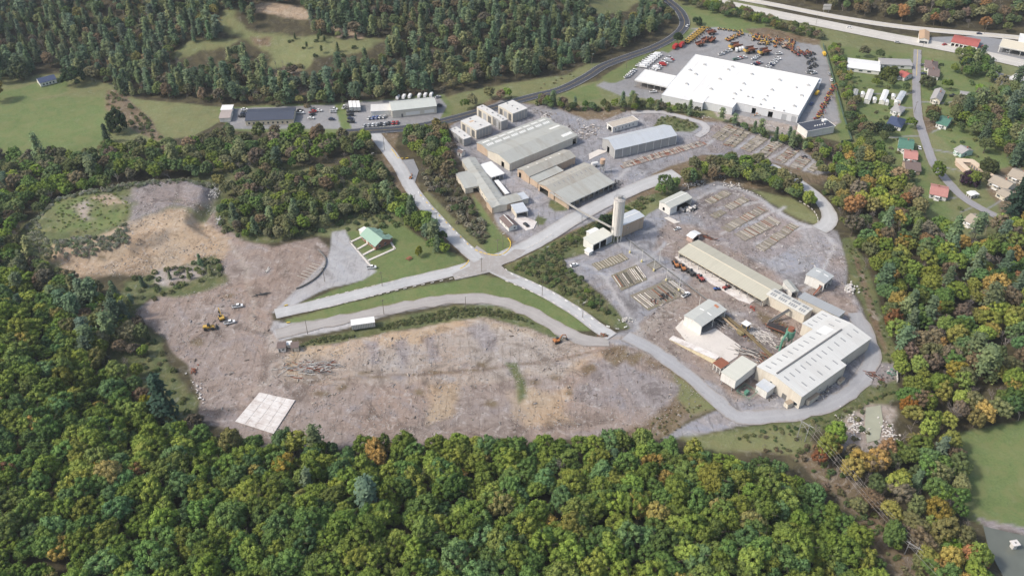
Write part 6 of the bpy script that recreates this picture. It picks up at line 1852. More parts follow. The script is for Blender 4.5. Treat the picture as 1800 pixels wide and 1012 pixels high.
heap("rubble_heap", "white rubble on the grass right of the chipper shed", 1498, 508, 9, 8, .7, [M_WHT, M_SLAB], 22, size=(.8, 2.2))
heap("rubble_heap", "stone rubble at the lower end of the scrub bank by the yard road", 1102, 562, 7, 5, .8, [M_WHT, M_GREYW, M_CONC], 60)
heap("stone_heap", "brown earth heap in the middle of the crossing dirt", 1061, 590, 4, 3, 1.4, [M_RUST, M_SOILO], 60)
heap("scrap_heap", "scrap along the factory's right long wall", 1448, 690, 24, 2.5, .9, [M_STEEL, M_DARKST, M_WHT, M_LUMBER], 60, rot=.75)
heap("machine_clutter", "dark machines spilling out of the open hall's right corner", 1080, 325, 7, 14, 1.6, [M_DARKST, M_STEEL, M_DARKST], 90, rot=-.7)
heap("drum_heap", "grey ducts lying on the tan end wall between the stained halls", 998, 293, 12, 3, 1.5, [M_STEEL, M_GREYW], 36, rot=.45)
heap("parts_heap", "light scrap behind the small stained-roof store", 1093, 208, 6, 3, 1, [M_WHT, M_STEEL], 20)
heap("rubble_heap", "orange machine parts before the right end of the warehouse front", 1330, 203, 8, 3, 1.4, [M_ORNM, M_STEEL, M_WHT], 36)
heap("rubble_heap", "white bags along the bank below the warehouse front", 1345, 222, 26, 3, .8, [M_WHT], 18, rot=-.3)
heap("rubble_heap", "white boards on the grass left of the far yard", 1241, 207, 10, 3, .6, [M_WHT, M_SLAB], 18, rot=-.1)
heap("rust_pile", "rusty plates beside the pink block hut", 1243, 417, 8, 2.5, .8, [M_RUST, M_DARKST], 26, rot=-.6, long_=5)
heap("scrap_heap", "rusty machine parts under the dark double conveyor", 1362, 575, 8, 7, 1.6, [M_RUST, M_DARKST, M_STEEL], 70, rot=.5)
heap("scrap_heap", "dark greasy machinery beside the white roofed control stand", 1318, 594, 7, 5, 1.8, [M_DARKST, M_RUST, M_STEEL, M_BROWNY], 60)
heap("scrap_heap", "rusty frames below the green cyclone", 1376, 612, 6, 6, 1.4, [M_RUST, M_GREENP, M_DARKST], 50)
heap("board_pile", "grey boards and slabs lying before the mill shed's open side", 1268, 568, 12, 7, .5, [M_LUMGREY, M_CONC, M_DARKST], 60, cat="timber pile", rot=-.7, long_=4)
heap("car_wreck_heap", "red scrap on the weeds below the long tan shed", 1323, 541, 3, 3, 1.2, [M_REDM, M_RUST], 20)
heap("rust_pile", "dark red container plate at the left edge of the dirt field", 341, 652, 3, 5, .8, [M_RUST], 18)
heap("board_pile", "wet black planks lying on the dirt by the left gravel", 464, 517, 9, 1.2, .4, [M_DARKST], 12, rot=.3, long_=5)
heap("board_pile", "white planks in pairs on the mauve dirt", 473, 475, 3, 3, .3, [M_WHT], 5, rot=1.4, long_=5)
# cage with transformer
g = G(1312, 692)
t = thing("transformer_pen", "green transformer inside a low square cage before the raised box", "transformer", g, .75)
mb = MB()
for a_ in range(9):
    for s in (-3.4, 3.4):
        mb.tube((-3.4 + a_ * .85, s, 0), (-3.4 + a_ * .85, s, 1.9), .05, n=4)
        mb.tube((s, -3.4 + a_ * .85, 0), (s, -3.4 + a_ * .85, 1.9), .05, n=4)
for s in (-3.4, 3.4):
    mb.beam((-3.4, s, 1.9), (3.4, s, 1.9), .15, .1)
    mb.beam((s, -3.4, 1.9), (s, 3.4, 1.9), .15, .1)
obj("cage", mb.mesh("cage", M_GREENP), parent=t)
obj("case", MB().box(-1, 1, -.8, .8, 0, 1.9).box(-1.3, -1, -.6, .6, .3, 1.6).mesh("case", M_GREENP), parent=t)
# white long plank near the grey shed, concrete strip by the works road
strip((1114, 310), (1134, 302), 2.2, 2, "two white slabs lying side by side on the asphalt below the bearer track", mix=(1, 0, 0, 0, 0), miss=0, soil=False, skew=math.pi / 2, cat="slabs")
# play frames and picnic pieces on the lawn
g = G(719, 455)
t = thing("picnic_table", "red picnic table on the lawn right of the green-roofed house", "picnic table", g, .9)
obj("table_top", MB().box(-1.6, 1.6, -.6, .6, .72, .8).mesh("table_top", M_RUST), parent=t)
for s in (-1, 1):
    obj("bench", MB().box(-1.6, 1.6, s * 1.1 - .2, s * 1.1 + .2, .42, .48).mesh("bench", M_RUST), parent=t)
    obj("leg", MB().beam((s * 1.1, -1.2, 0), (s * 1.1, .3, .75), .12, .12).beam((s * 1.1, 1.2, 0), (s * 1.1, -.3, .75), .12, .12).mesh("leg", M_RUST), parent=t)
# billboard
g = G(1452, 22)
t = thing("billboard", "white double board on posts at the foot of the far hillside", "billboard", g, 0)
for z in (2.4, 5):
    obj("board", MB().box(-3.4, 3.4, -.2, .2, z, z + 2.2).mesh("board", M_WHT), parent=t)
obj("post", MB().box(-2.4, -2.1, .2, .5, 0, 7.2).box(2.1, 2.4, .2, .5, 0, 7.2).mesh("post", M_STEEL), parent=t)

# ------------------------------------------------------------------ poles, lamps, wires, fences, kerb stones
def pole(px, py, h, label, lamp=None, wood=True, cross=False, base=False, group=None):
    g = G(px, py)
    t = thing("utility_pole" if wood else "lamp_post", label, "utility pole" if wood else "lamp post", g, .5, group)
    obj("pole", MB().tube((0, 0, 0), (0, 0, h), .16, .1, 6).mesh("pole", M_WOODP if wood else M_TRIM), parent=t)
    if cross:
        obj("crossarm", MB().box(-1.2, 1.2, -.08, .08, h - .8, h - .62).mesh("crossarm", M_WOODP), parent=t)
    if lamp:
        obj("lamp_head", MB().box(-.2, 1.3, -.15, .15, h - .1, h + .12).mesh("lamp_head", M_WHT), parent=t)
    if base:
        obj("base", MB().tube((0, 0, 0), (0, 0, 1.2), .55, .45, 8).mesh("base", mat("pale_yellow", (.72, .62, .30), .7, .15, 1)), parent=t)
    return (g.x, g.y, g.z + h - .6)
wires = []
pg = "poles along the roads"
pl = [((571, 495), "left of the gravel drive of the house"), ((541, 587), "beside the site huts on the lower gravel road"), ((675, 552), "right of the long box trailer"), ((819, 546), "standing in the weeds above the graded field"),
      ((847, 478), "on the verge right at the crossing"), ((953, 519), "on the verge by the yard road"), ((1024, 558), "near the lower end of the yard road"), ((1054, 540), "leaning tall on the scrub bank"), ((1066, 549), "shorter one beside the tall pole on the scrub bank"),
      ((730, 366), "left of the main road half way up"), ((768, 397), "left of the main road above the crossing"), ((638, 378), "behind the green-roofed house"), ((656, 293), "in the scrub left of the main road"), ((676, 264), "at the bend of the main road"),
      ((875, 445), "at the yellow kerb of the junction island"), ((884, 436), "second at the yellow kerb of the junction island"), ((672, 503), "at the end of the lawn below the pickup"), ((946, 398), "by the round grass patch in the works"),
      ((961, 459), "with a white box on the scrub east of the crossing"), ((603, 184), "tall beside the grass strip of the far lots"), ((389, 183), "at the left end of the far lots"), ((1040, 116), "beside the pine wood at the asphalt road"),
      ((1101, 120), "on the grass by the asphalt road"), ((1174, 330), "by the works road's upper end"), ((1560, 20), "x"), ((1480, 378), "right of the loop road"), ((1606, 200), "along the village road"), ((1618, 96), "at the mouth of the village road"),
      ((1685, 326), "leaning over the lower village road"), ((1434, 44), "between the highway lanes"), ((1730, 60), "beyond the wash bays"), ((916, 302), "y")]
for i, ((u, v), w) in enumerate(pl):
    if len(w) > 2:
        pole(u, v, 9.5, f"wooden utility pole {w}", cross=i % 2 == 0, lamp=i % 3 == 0, group=pg)
for i, (u, v) in enumerate(((1107, 444), (1128, 460), (1149, 476), (1171, 493), (1193, 511))):
    pole(u, v, 8, f"white lamp post on pale yellow base, {ORD[i]} from the silo along the beam beds", wood=False, base=True, group="lamp posts in the lower yard")
pole(1159, 460, 8, "grey lamp post with long arm beside the pipeline", lamp=True, wood=False)
pole(1229, 537, 6, "white pole at the upper left corner of the mill shed", wood=False)
def sag(a, b, n=14, s=2.0):
    a, b = Vector(a), Vector(b)
    return [a.lerp(b, i / n) - Vector((0, 0, s * 4 * (i / n) * (1 - i / n))) for i in range(n + 1)]
def wire(name, label, a, b, r=.035, s=2.0, group=None, m=None, cat="cable"):
    pts = sag(a, b, s=s)
    o0 = pts[0].copy()
    mb = MB()
    for p, q in zip(pts[:-1], pts[1:]):
        mb.tube(p - o0, q - o0, r, n=4)
    return obj(name, mb.mesh(name, m or M_CONC), label=label, cat=cat, group=group, loc=o0)
def pylon(px, py, h, label):
    g = G(px, py)
    t = thing("power_pylon", label, "pylon", g, -.75)
    mb = MB()
    for x in (-1.8, 1.8):
        mb.tube((x, 0, 0), (x, 0, h), .2, .14, 6)
    obj("pole", mb.mesh("pole", M_STEEL), parent=t)
    obj("crossarm", MB().box(-3.6, 3.6, -.12, .12, h - 1.2, h - .95).mesh("crossarm", M_STEEL), parent=t)
    obj("brace", MB().tube((-1.8, 0, h * .55), (1.8, 0, h - 1.3), .07, n=4).tube((1.8, 0, h * .55), (-1.8, 0, h - 1.3), .07, n=4).mesh("brace", M_STEEL), parent=t)
    return g, h
gA, hA = pylon(1408, 772, 11, "two-legged grey pylon at the top of the cleared strip")
gB, hB = pylon(1598, 978, 8, "two-legged pale pylon low on the cleared strip")
gC = Vector((G(1770, 1180).x, G(1770, 1180).y, G(1770, 1180).z + 12))
gZ = G(1215, 706)
for k, off in enumerate((-3.4, 0, 3.4, 6.0)):
    d = Vector((math.cos(-.75), math.sin(-.75), 0)) * off
    wire("power_line", f"thin pale overhead power line above the cleared strip, {ORD[k]} from the left", gA + d + Vector((0, 0, hA - .9)), gC + d * 1.2, r=.035, s=3, group="power lines over the cleared strip", m=mat("bright_wire", (.42, .40, .37), .5, .1, 1), cat="power line")
def fence(name, label, pts, h, m, step=3.0, cat="fence"):
    L = GL(pts)
    o0 = L[0].copy()
    t = thing(name, label, cat, o0)
    mb = MB()
    for a, b in zip(L[:-1], L[1:]):
        n = max(1, int((b - a).length / step))
        for i in range(n):
            p = a.lerp(b, i / n) - o0
            mb.tube(p, p + Vector((0, 0, h)), .06, n=4)
        mb2 = None
        for z in (h - .05, h * .5, .2):
            mb.beam(a - o0 + Vector((0, 0, z)), b - o0 + Vector((0, 0, z)), .05, .06)
    obj("rail", mb.mesh("rail", M_TRIMD), parent=t)
    mb = MB()
    for a, b in zip(L[:-1], L[1:]):
        mb.beam(a - o0 + Vector((0, 0, h / 2)), b - o0 + Vector((0, 0, h / 2)), .03, h * .9)
    obj("mesh_panel", mb.mesh("mesh_panel", m), parent=t)
M_FENCEG = mat("green_screen", (.06, .12, .08), .8, .2, 1)
fence("screen_fence", "green screened fence right of the warehouse lot", [(1446, 80), (1453, 100), (1474, 175), (1482, 205), (1497, 250), (1478, 252)], 2.2, M_FENCEG)
wl = thing("pen_wall", "white wall of the little pen beside the ring track", "wall", G(1575, 640), 0)
a_, b_ = G(1575, 640) * 1, G(1577, 672) * 1
for i in range(6):
    p, q = (b_ - a_) * (i / 6), (b_ - a_) * ((i + .92) / 6)
    obj("wall_panel", MB().beam((p.x, p.y, .7), (q.x, q.y, .7), .3, 1.4).mesh("wall_panel", M_WHT), parent=wl)
# kerb stones: white and yellow blocks set along the roads
KW, KY = MB().box(-.9, .9, -.22, .22, 0, .45).mesh("kerb_block", M_PAINTW), MB().box(-.9, .9, -.22, .22, 0, .45).mesh("kerb_block", M_PAINTY)
KC = MB().box(-.9, .9, -.2, .2, 0, .35).mesh("kerb_block", M_CONC)
def kerb(parent, pts, step, pat, z=.0):
    L = spline(GL(pts), 1.0)
    acc, k = 0, 0
    for a, b in zip(L[:-1], L[1:]):
        acc += (b - a).length
        if acc >= step:
            acc = 0
            o = obj("kerb_block", pat[k % len(pat)], parent=parent)
            o.location = (a.x, a.y, a.z + z)
            o.rotation_euler = (0, 0, math.atan2(b.y - a.y, b.x - a.x) + random.uniform(-.08, .08))
            k += 1
kerb(r_main, [(733, 335), (746, 352), (770, 377), (800, 407), (826, 433), (842, 443)], 3.6, [KW, KY])
kerb(r_main, [(688, 262), (694, 270), (700, 278), (710, 279), (724, 277)], 2.2, [KY])
kerb(r_main, [(842, 443), (856, 447), (872, 449), (886, 446), (896, 436), (897, 426), (891, 417)], 2.1, [KY])
kerb(r_main, [(824, 456), (822, 462), (814, 470), (806, 474)], 2.1, [KY])
kerb(r_east, [(924, 438), (950, 425), (974, 409)], 2.2, [KC])
kerb(r_se, [(884, 468), (900, 482), (950, 503), (1010, 538), (1050, 566), (1085, 578), (1103, 574)], 4.2, [KC, KW])
kerb(r_se, [(880, 490), (950, 520), (1000, 548), (1030, 566), (1044, 580)], 4.5, [KC])
kerb(r_west, [(830, 483), (760, 497), (700, 510), (600, 534), (540, 548)], 4.2, [KC])
kerb(r_west, [(805, 470), (740, 484), (660, 502), (600, 516), (545, 530)], 4.2, [KC])
kerb(r_loop, [(1402, 352), (1425, 366), (1436, 380), (1438, 392)], 3, [KC])
kerb(r_low, [(502, 568), (512, 566)], 1.9, [KY])
kerb(r_low, [(498, 538), (508, 536)], 1.9, [KY])

# ------------------------------------------------------------------ loose litter lying over the yards and the graded field
def litter(name, poly, n, ms, label, size, seed, long_=False):
    rg = np.random.default_rng(seed)
    wp = [flat(x, y) for x, y in poly]
    xs, ys = [p[0] for p in wp], [p[1] for p in wp]
    X = rg.uniform(min(xs), max(xs), n * 3)
    Y = rg.uniform(min(ys), max(ys), n * 3)
    dens = wob(X, Y, 9, seed) + .6 * wob(X, Y, 3.5, seed + 2)
    k = inside(X, Y, wp) & (dens + rg.uniform(-.6, .6, len(X)) > -.1)
    for L, w in ((L_ring, 4), (L_low, 4), (L_west, 5), (L_se, 5), (L_east, 6)):
        k &= seg_dist(X, Y, [(p.x, p.y) for p in L[::3]]) > w
    X, Y = X[k][:n], Y[k][:n]
    s = rg.uniform(*size, len(X)) * rg.choice([.6, .8, 1, 1.6], len(X))
    a = rg.uniform(0, 3.14, len(X))
    asp = rg.uniform(.15, .35, len(X)) if long_ else rg.uniform(.5, 1, len(X))
    h = s * (.14 if long_ else .35) * rg.uniform(.5, 1.2, len(X))
    cs, sn = np.cos(a), np.sin(a)
    vs = []
    for zz, q in ((0, 1), (1, .75)):
        for dx, dy in ((-.5, -.5), (.5, -.5), (.5, .5), (-.5, .5)):
            ux, uy = dx * s * q, dy * s * asp * q
            vs.append(np.stack([X + ux * cs - uy * sn, Y + ux * sn + uy * cs, np.maximum(0, height(X, Y)) + zz * h + .02], 1))
    V = np.stack(vs, 1).reshape(-1, 3)
    F = np.array([(4, 5, 6, 7), (0, 1, 5, 4), (1, 2, 6, 5), (2, 3, 7, 6), (3, 0, 4, 7)])
    FF = (F[None] + 8 * np.arange(len(X))[:, None, None]).reshape(-1, 4)
    me = bpy.data.meshes.new(name)
    me.vertices.add(len(V))
    me.vertices.foreach_set('co', V.ravel())
    me.loops.add(FF.size)
    me.loops.foreach_set('vertex_index', FF.ravel().astype(np.int32))
    me.polygons.add(len(FF))
    me.polygons.foreach_set('loop_start', np.arange(0, FF.size, 4, dtype=np.int32))
    me.polygons.foreach_set('loop_total', np.full(len(FF), 4, np.int32))
    for m in ms:
        me.materials.append(m)
    me.polygons.foreach_set('material_index', np.repeat(rg.integers(0, len(ms), len(X)), 5).astype(np.int32))
    me.update(calc_edges=True)
    obj(name, me, kind='stuff', label=label)
M_CHIP = mat("wood_chip", (.42, .36, .31), .95, .3, 1)
M_CHIPD = mat("dark_chip", (.12, .10, .085), .95, .3, 1)
M_CHIPG = mat("grey_stone", (.40, .38, .37), .95, .3, 1)
DF = [(235, 545), (400, 495), (480, 545), (480, 600), (720, 585), (850, 565), (930, 580), (1060, 605), (1110, 600), (1180, 645), (1240, 705), (1160, 750), (760, 765), (460, 765), (350, 725), (335, 640)]
litter("gravel", DF, 8000, [M_CHIP, M_CHIPG, M_CHIPG, M_SOILO], "loose stones, bark and wood litter strewn over the graded dirt", (.16, .36), 1)
litter("debris", DF, 900, [M_CHIP, M_CHIPD, M_LUMGREY], "splintered boards and sticks strewn over the graded dirt", (.5, 1.3), 2, True)
YD = [(1108, 575), (1190, 515), (1180, 455), (1150, 440), (1160, 380), (1240, 340), (1310, 335), (1400, 390), (1480, 440), (1500, 510), (1505, 560), (1430, 548), (1400, 600), (1330, 660), (1380, 700), (1300, 715), (1200, 640), (1130, 600)]
litter("gravel", YD, 6000, [M_CHIP, M_CHIPD, M_CHIPG, M_SOILO], "loose stones and bark over the sawmill yards", (.14, .34), 3)
litter("debris", YD, 1500, [M_CHIP, M_CHIPD, M_LUMGREY, M_SLAB], "offcuts and boards strewn over the sawmill yards", (.45, 1.2), 4, True)
litter("gravel", [(225, 330), (330, 318), (382, 330), (376, 368), (400, 440), (395, 495), (270, 490), (95, 480), (120, 440), (240, 400)], 2600, [M_CHIP, M_CHIPD, M_CHIPG], "stones and clods over the spoil mound", (.18, .45), 5)
litter("gravel", [(1225, 242), (1262, 212), (1400, 258), (1460, 300), (1330, 278), (1250, 268)], 1800, [M_CHIP, M_CHIPD, M_CHIPG], "stones over the far stacking yard", (.16, .4), 6)
litter("debris", [(930, 190), (1010, 205), (1060, 225), (1050, 250), (1010, 245), (960, 215)], 900, [M_CHIP, M_CHIPD, M_LUMGREY, M_SLAB], "boards strewn between the halls and the long grey shed", (.5, 1.5), 7, True)
# ------------------------------------------------------------------ vegetation
def leaf_mat(name, use_inst):
    m, t, b = nt(name)
    if use_inst:
        tint = N(t, "Attribute", attribute_type='INSTANCER', attribute_name='tint').outputs['Color']
    else:
        tint = t.nodes.new("ShaderNodeObjectInfo").outputs['Color']
    oi = t.nodes.new("ShaderNodeObjectInfo").outputs['Random']
    tc = t.nodes.new("ShaderNodeTexCoord").outputs['Object']
    var = N(t, "Attribute", attribute_name="leafvar").outputs['Fac']
    n = noise(t, tc, 2.2, 3, .6)
    c = mixc(t, mixc_fac(t, var, 0, 1, 1.0), mixc(t, 1.0, tint, (.66, .70, .72), 'MULTIPLY'), mixc(t, 1.0, tint, (1.30, 1.22, 1.05), 'MULTIPLY'))
    c = mixc(t, mixc_fac(t, n, .35, .7, .5), c, mixc(t, 1.0, tint, (.80, .86, .95), 'MULTIPLY'))
    b.inputs['Roughness'].default_value = .8
    b.inputs['Specular IOR Level'].default_value = .12
    t.links.new(c, b.inputs['Base Color'])
    tr = t.nodes.new("ShaderNodeBsdfTranslucent")
    t.links.new(mixc(t, 1.0, c, (1.25, 1.35, .8), 'MULTIPLY'), tr.inputs[0])
    ms = t.nodes.new("ShaderNodeMixShader")
    ms.inputs[0].default_value = .10
    t.links.new(b.outputs[0], ms.inputs[1])
    t.links.new(tr.outputs[0], ms.inputs[2])
    t.links.new(ms.outputs[0], t.nodes["Material Output"].inputs['Surface'])
    return m
LEAF = leaf_mat("leaves", False)
LEAF_I = leaf_mat("leaves_mass", True)
BARK = mat("bark", (.13, .105, .085), .95, .3, 2)
TWIG = mat("bare_twigs", (.30, .265, .245), .95, .25, 2)

def quads_mesh(name, centers, normals, size, mats, var, extra=None, mi=0):
    """leaf tufts: small bent cards, each two triangles"""
    n = len(centers)
    r = RNG.normal(size=(n, 3))
    t1 = np.cross(normals, r)
    t1 /= np.linalg.norm(t1, axis=1)[:, None] + 1e-9
    t2 = np.cross(normals, t1)
    s = size[:, None]
    v = np.stack([centers - t1 * s, centers - t2 * s * .8 - normals * s * .25, centers + t1 * s, centers + t2 * s * .8 - normals * s * .25], 1).reshape(-1, 3)
    f = np.arange(4 * n).reshape(n, 4)
    vs, fs = v, f
    me = bpy.data.meshes.new(name)
    ev, ef = ([], []) if extra is None else extra
    ev = np.array(ev, float).reshape(-1, 3)
    allv = np.concatenate([vs, ev])
    loops = np.concatenate([fs.ravel()] + [np.array(q) + len(vs) for q in ef]).astype(np.int32) if len(ef) else fs.ravel().astype(np.int32)
    tot = np.concatenate([np.full(n, 4), np.array([len(q) for q in ef], int)]).astype(np.int32) if len(ef) else np.full(n, 4, np.int32)
    st = np.concatenate([[0], np.cumsum(tot)[:-1]]).astype(np.int32)
    me.vertices.add(len(allv))
    me.vertices.foreach_set('co', allv.ravel())
    me.loops.add(len(loops))
    me.loops.foreach_set('vertex_index', loops)
    me.polygons.add(len(tot))
    me.polygons.foreach_set('loop_start', st)
    me.polygons.foreach_set('loop_total', tot)
    me.update(calc_edges=True)
    at = me.attributes.new("leafvar", 'FLOAT', 'POINT')
    at.data.foreach_set('value', np.concatenate([np.repeat(var, 4), np.full(len(ev), .3)]).astype(np.float32))
    for m in mats:
        me.materials.append(m)
    return me

def ico():
    p = (1 + 5 ** .5) / 2
    v = np.array([(-1, p, 0), (1, p, 0), (-1, -p, 0), (1, -p, 0), (0, -1, p), (0, 1, p), (0, -1, -p), (0, 1, -p), (p, 0, -1), (p, 0, 1), (-p, 0, -1), (-p, 0, 1)], float)
    f = [(0, 11, 5), (0, 5, 1), (0, 1, 7), (0, 7, 10), (0, 10, 11), (1, 5, 9), (5, 11, 4), (11, 10, 2), (10, 7, 6), (7, 1, 8), (3, 9, 4), (3, 4, 2), (3, 2, 6), (3, 6, 8), (3, 8, 9), (4, 9, 5), (2, 4, 11), (6, 2, 10), (8, 6, 7), (9, 8, 1)]
    return v / np.linalg.norm(v[0]), f
IV, IF = ico()

def sphere_dirs(n, up=None):
    d = RNG.normal(size=(n, 3))
    return d / np.linalg.norm(d, axis=1)[:, None]

def broad_crown(seed, ncl=46, per=64, hgt=.85, lsz=.058, ragged=.12):
    """unit-radius crown of leaf clumps; z from about -0.5 to hgt"""
    rg = np.random.default_rng(seed)
    C, Rr = [], []
    tries = 0
    lob = rg.uniform(0, 6.28, 3)
    while len(C) < ncl and tries < 4000:
        tries += 1
        d = rg.normal(size=3)
        d /= np.linalg.norm(d)
        if d[2] < -.45:
            continue
        az = math.atan2(d[1], d[0])
        rad = .80 * (1 + .14 * math.sin(2 * az + lob[0]) + .10 * math.sin(3 * az + lob[1])) * rg.uniform(.82, 1.08)
        c = np.array([d[0] * rad, d[1] * rad, d[2] * rad * hgt])
        r = rg.uniform(.17, .32)
        if any(np.linalg.norm(c - q) < (r + s) * .62 for q, s in zip(C, Rr)):
            continue
        C.append(c)
        Rr.append(r)
    pts, nor, siz, var = [], [], [], []
    ev, ef = [], []
    for c, r in zip(C, Rr):
        d = rg.normal(size=(per, 3))
        d /= np.linalg.norm(d, axis=1)[:, None]
        out = c / np.linalg.norm(c)
        keep = (d @ out > -.35) | (d[:, 2] > .2)
        d = d[keep]
        k = len(d)
        rr = r * rg.uniform(.82, 1.12 + ragged, k)
        pts.append(c + d * rr[:, None] * np.array([1, 1, .85]))
        nn = d + rg.normal(size=(k, 3)) * .38
        nor.append(nn / np.linalg.norm(nn, axis=1)[:, None])
        siz.append(lsz * rg.uniform(.7, 1.45, k))
        base = rg.uniform(.15, .85)
        var.append(np.clip(base + rg.normal(size=k) * .18, 0, 1))
        o = len(ev)
        ev += list(c + IV * r * .84 * np.array([1, 1, .85]))
        ef += [tuple(i + o for i in f) for f in IF]
    return np.concatenate(pts), np.concatenate(nor), np.concatenate(siz), np.concatenate(var), (ev, ef)

def tree_stem(h, r, mats, lean=0.0, name="trunk", limbs=4, spread=.5):
    mb = MB()
    mb.tube((0, 0, -.05 * h), (lean * h * .3, 0, h * .62), r, r * .55, 6)
    for k in range(limbs):
        a = 2 * math.pi * k / limbs + .4
        z = h * (.42 + .06 * k)
        mb.tube((0, 0, z), (math.cos(a) * spread * h, math.sin(a) * spread * h, z + h * .32), r * .4, r * .12, 5)
    return mb.mesh(name, mats)

# crowns are made at unit radius; a tree's crown child is lifted to its trunk's top
NB = 7
BROAD = [broad_crown(100 + i, hgt=(.8, .95, .7, .9, 1.05, .8, .75)[i], ncl=(34, 40, 30, 44, 36, 26, 46)[i]) for i in range(NB)]
CROWN = [quads_mesh("crown", p, n, s, [LEAF], v, e) for p, n, s, v, e in BROAD]
CROWN_I = [quads_mesh("crown_mass", p, n, s, [LEAF_I], v, e) for p, n, s, v, e in BROAD]
BUSHY = [broad_crown(200 + i, ncl=20, per=34, hgt=.75, lsz=.085, ragged=.25) for i in range(4)]
BUSH = [quads_mesh("crown", p, n, s, [LEAF], v, e) for p, n, s, v, e in BUSHY]
BUSH_I = [quads_mesh("bush_mass", p, n, s, [LEAF_I], v, e) for p, n, s, v, e in BUSHY]
TRUNK = tree_stem(1.0, .035, [BARK])

def pine_shape(seed, tiers=9, conic=1.0):
    """unit-height conifer, radius about .22; whorls of drooping needle sprays, ragged outline"""
    rg = np.random.default_rng(seed)
    pts, nor, siz, var = [], [], [], []
    ev, ef = [], []
    lo = .32 if conic < 1 else .12
    for i in range(tiers):
        z = lo + (1 - lo) * i / tiers
        f = 1 - (z - lo) / (1 - lo)
        R = (.23 * f ** .75 + .03) * (1 if conic >= 1 else 1.0)
        if conic < 1:
            R = .20 * math.sin(min(1, f * 1.15 + .12) * 2.2) ** .8 + .03
        nb = rg.integers(5, 8)
        a0 = rg.uniform(0, 6.28)
        for k in range(nb):
            a = a0 + k * 6.283 / nb + rg.uniform(-.3, .3)
            L = R * rg.uniform(.65, 1.2)
            n = 11
            s = rg.uniform(.2, 1, n)
            w = rg.normal(size=n) * .032
            x = np.cos(a) * L * s - np.sin(a) * w
            y = np.sin(a) * L * s + np.cos(a) * w
            zz = z + .02 - .05 * s ** 1.5 + rg.normal(size=n) * .012
            pts.append(np.stack([x, y, zz], 1))
            nn = np.stack([np.cos(a) * .5 + rg.normal(size=n) * .35, np.sin(a) * .5 + rg.normal(size=n) * .35, np.full(n, .9)], 1)
            nor.append(nn / np.linalg.norm(nn, axis=1)[:, None])
            siz.append(rg.uniform(.022, .042, n))
            var.append(np.clip(rg.uniform(.2, .8) + rg.normal(size=n) * .15, 0, 1))
        o = len(ev)
        ev += list(np.array([0, 0, z]) + IV * np.array([R * .5, R * .5, .05]))
        ef += [tuple(q + o for q in f3) for f3 in IF]
    pts.append(np.array([[0, 0, 1.0], [0, 0, .97]]))
    nor.append(np.array([[1, 0, 0], [0, 1, 0.]]))
    siz.append(np.array([.02, .025]))
    var.append(np.array([.6, .6]))
    return np.concatenate(pts), np.concatenate(nor), np.concatenate(siz), np.concatenate(var), (ev, ef)
PINEY = [pine_shape(300 + i, 10 if i < 3 else 8, 1.0 if i < 3 else .5) for i in range(5)]
PINE = [quads_mesh("crown", p, n, s, [LEAF], v, e) for p, n, s, v, e in PINEY]
PINE_I = [quads_mesh("pine_mass", p, n, s, [LEAF_I], v, e) for p, n, s, v, e in PINEY]
PTRUNK = MB().tube((0, 0, -.04), (0, 0, .95), .014, .003, 5).mesh("trunk", [BARK])

def bare_shape(seed):
    rg = random.Random(seed)
    mb = MB()
    def br(p, d, L, r, lv):
        q = p + d * L
        mb.tube(p, q, r, r * .55, 3)
        if lv == 0:
            return
        for k in range(3 if lv > 1 else 4):
            nd = (d + Vector((rg.uniform(-1, 1), rg.uniform(-1, 1), rg.uniform(-.25, .8))) * .75).normalized()
            br(p + d * L * rg.uniform(.5, 1), nd, L * rg.uniform(.55, .8), r * .6, lv - 1)
    br(Vector((0, 0, 0)), Vector((rg.uniform(-.1, .1), rg.uniform(-.1, .1), 1)).normalized(), .30, .013, 5)
    return mb
BARES = [bare_shape(5 + i) for i in range(4)]
BARE = [b.mesh("branches", [TWIG]) for b in BARES]

# ---- tones (albedo)
GREENS = [tuple(a * b for a, b in zip(c, (1.14, 1.10, .98))) for c in [(.076, .114, .028), (.094, .130, .030), (.062, .104, .034), (.105, .138, .034), (.054, .090, .030), (.085, .116, .036), (.120, .140, .034), (.070, .100, .024), (.062, .108, .048)]]
OLIVE = [(.092, .108, .042), (.080, .098, .042), (.108, .110, .052), (.072, .098, .042), (.115, .116, .062), (.062, .090, .036), (.100, .098, .058), (.058, .086, .040)]
PINES = [tuple(a * 1.15 for a in c) for c in [(.052, .078, .045), (.062, .088, .050), (.045, .068, .042), (.075, .095, .050), (.056, .080, .056), (.088, .100, .048)]]
YELLOW = [(.20, .155, .045), (.17, .145, .045), (.15, .135, .05), (.22, .15, .05)]
ORANGE = [(.22, .115, .045), (.18, .095, .045), (.17, .11, .06)]
RED = [(.13, .050, .04), (.11, .055, .045)]
RUST = [(.120, .090, .060), (.110, .088, .065), (.130, .098, .062), (.100, .085, .065)]
def tone_word(c):
    r, g, b = c
    if r > .14 and g < .09: return "dull red"
    if r > .22 and g < .17: return "orange"
    if r > .2: return "yellow"
    if r > g * 1.12: return "rusty brown"
    if r > .125: return "yellowish green"
    if r > .095: return "mid green"
    return "dark green"

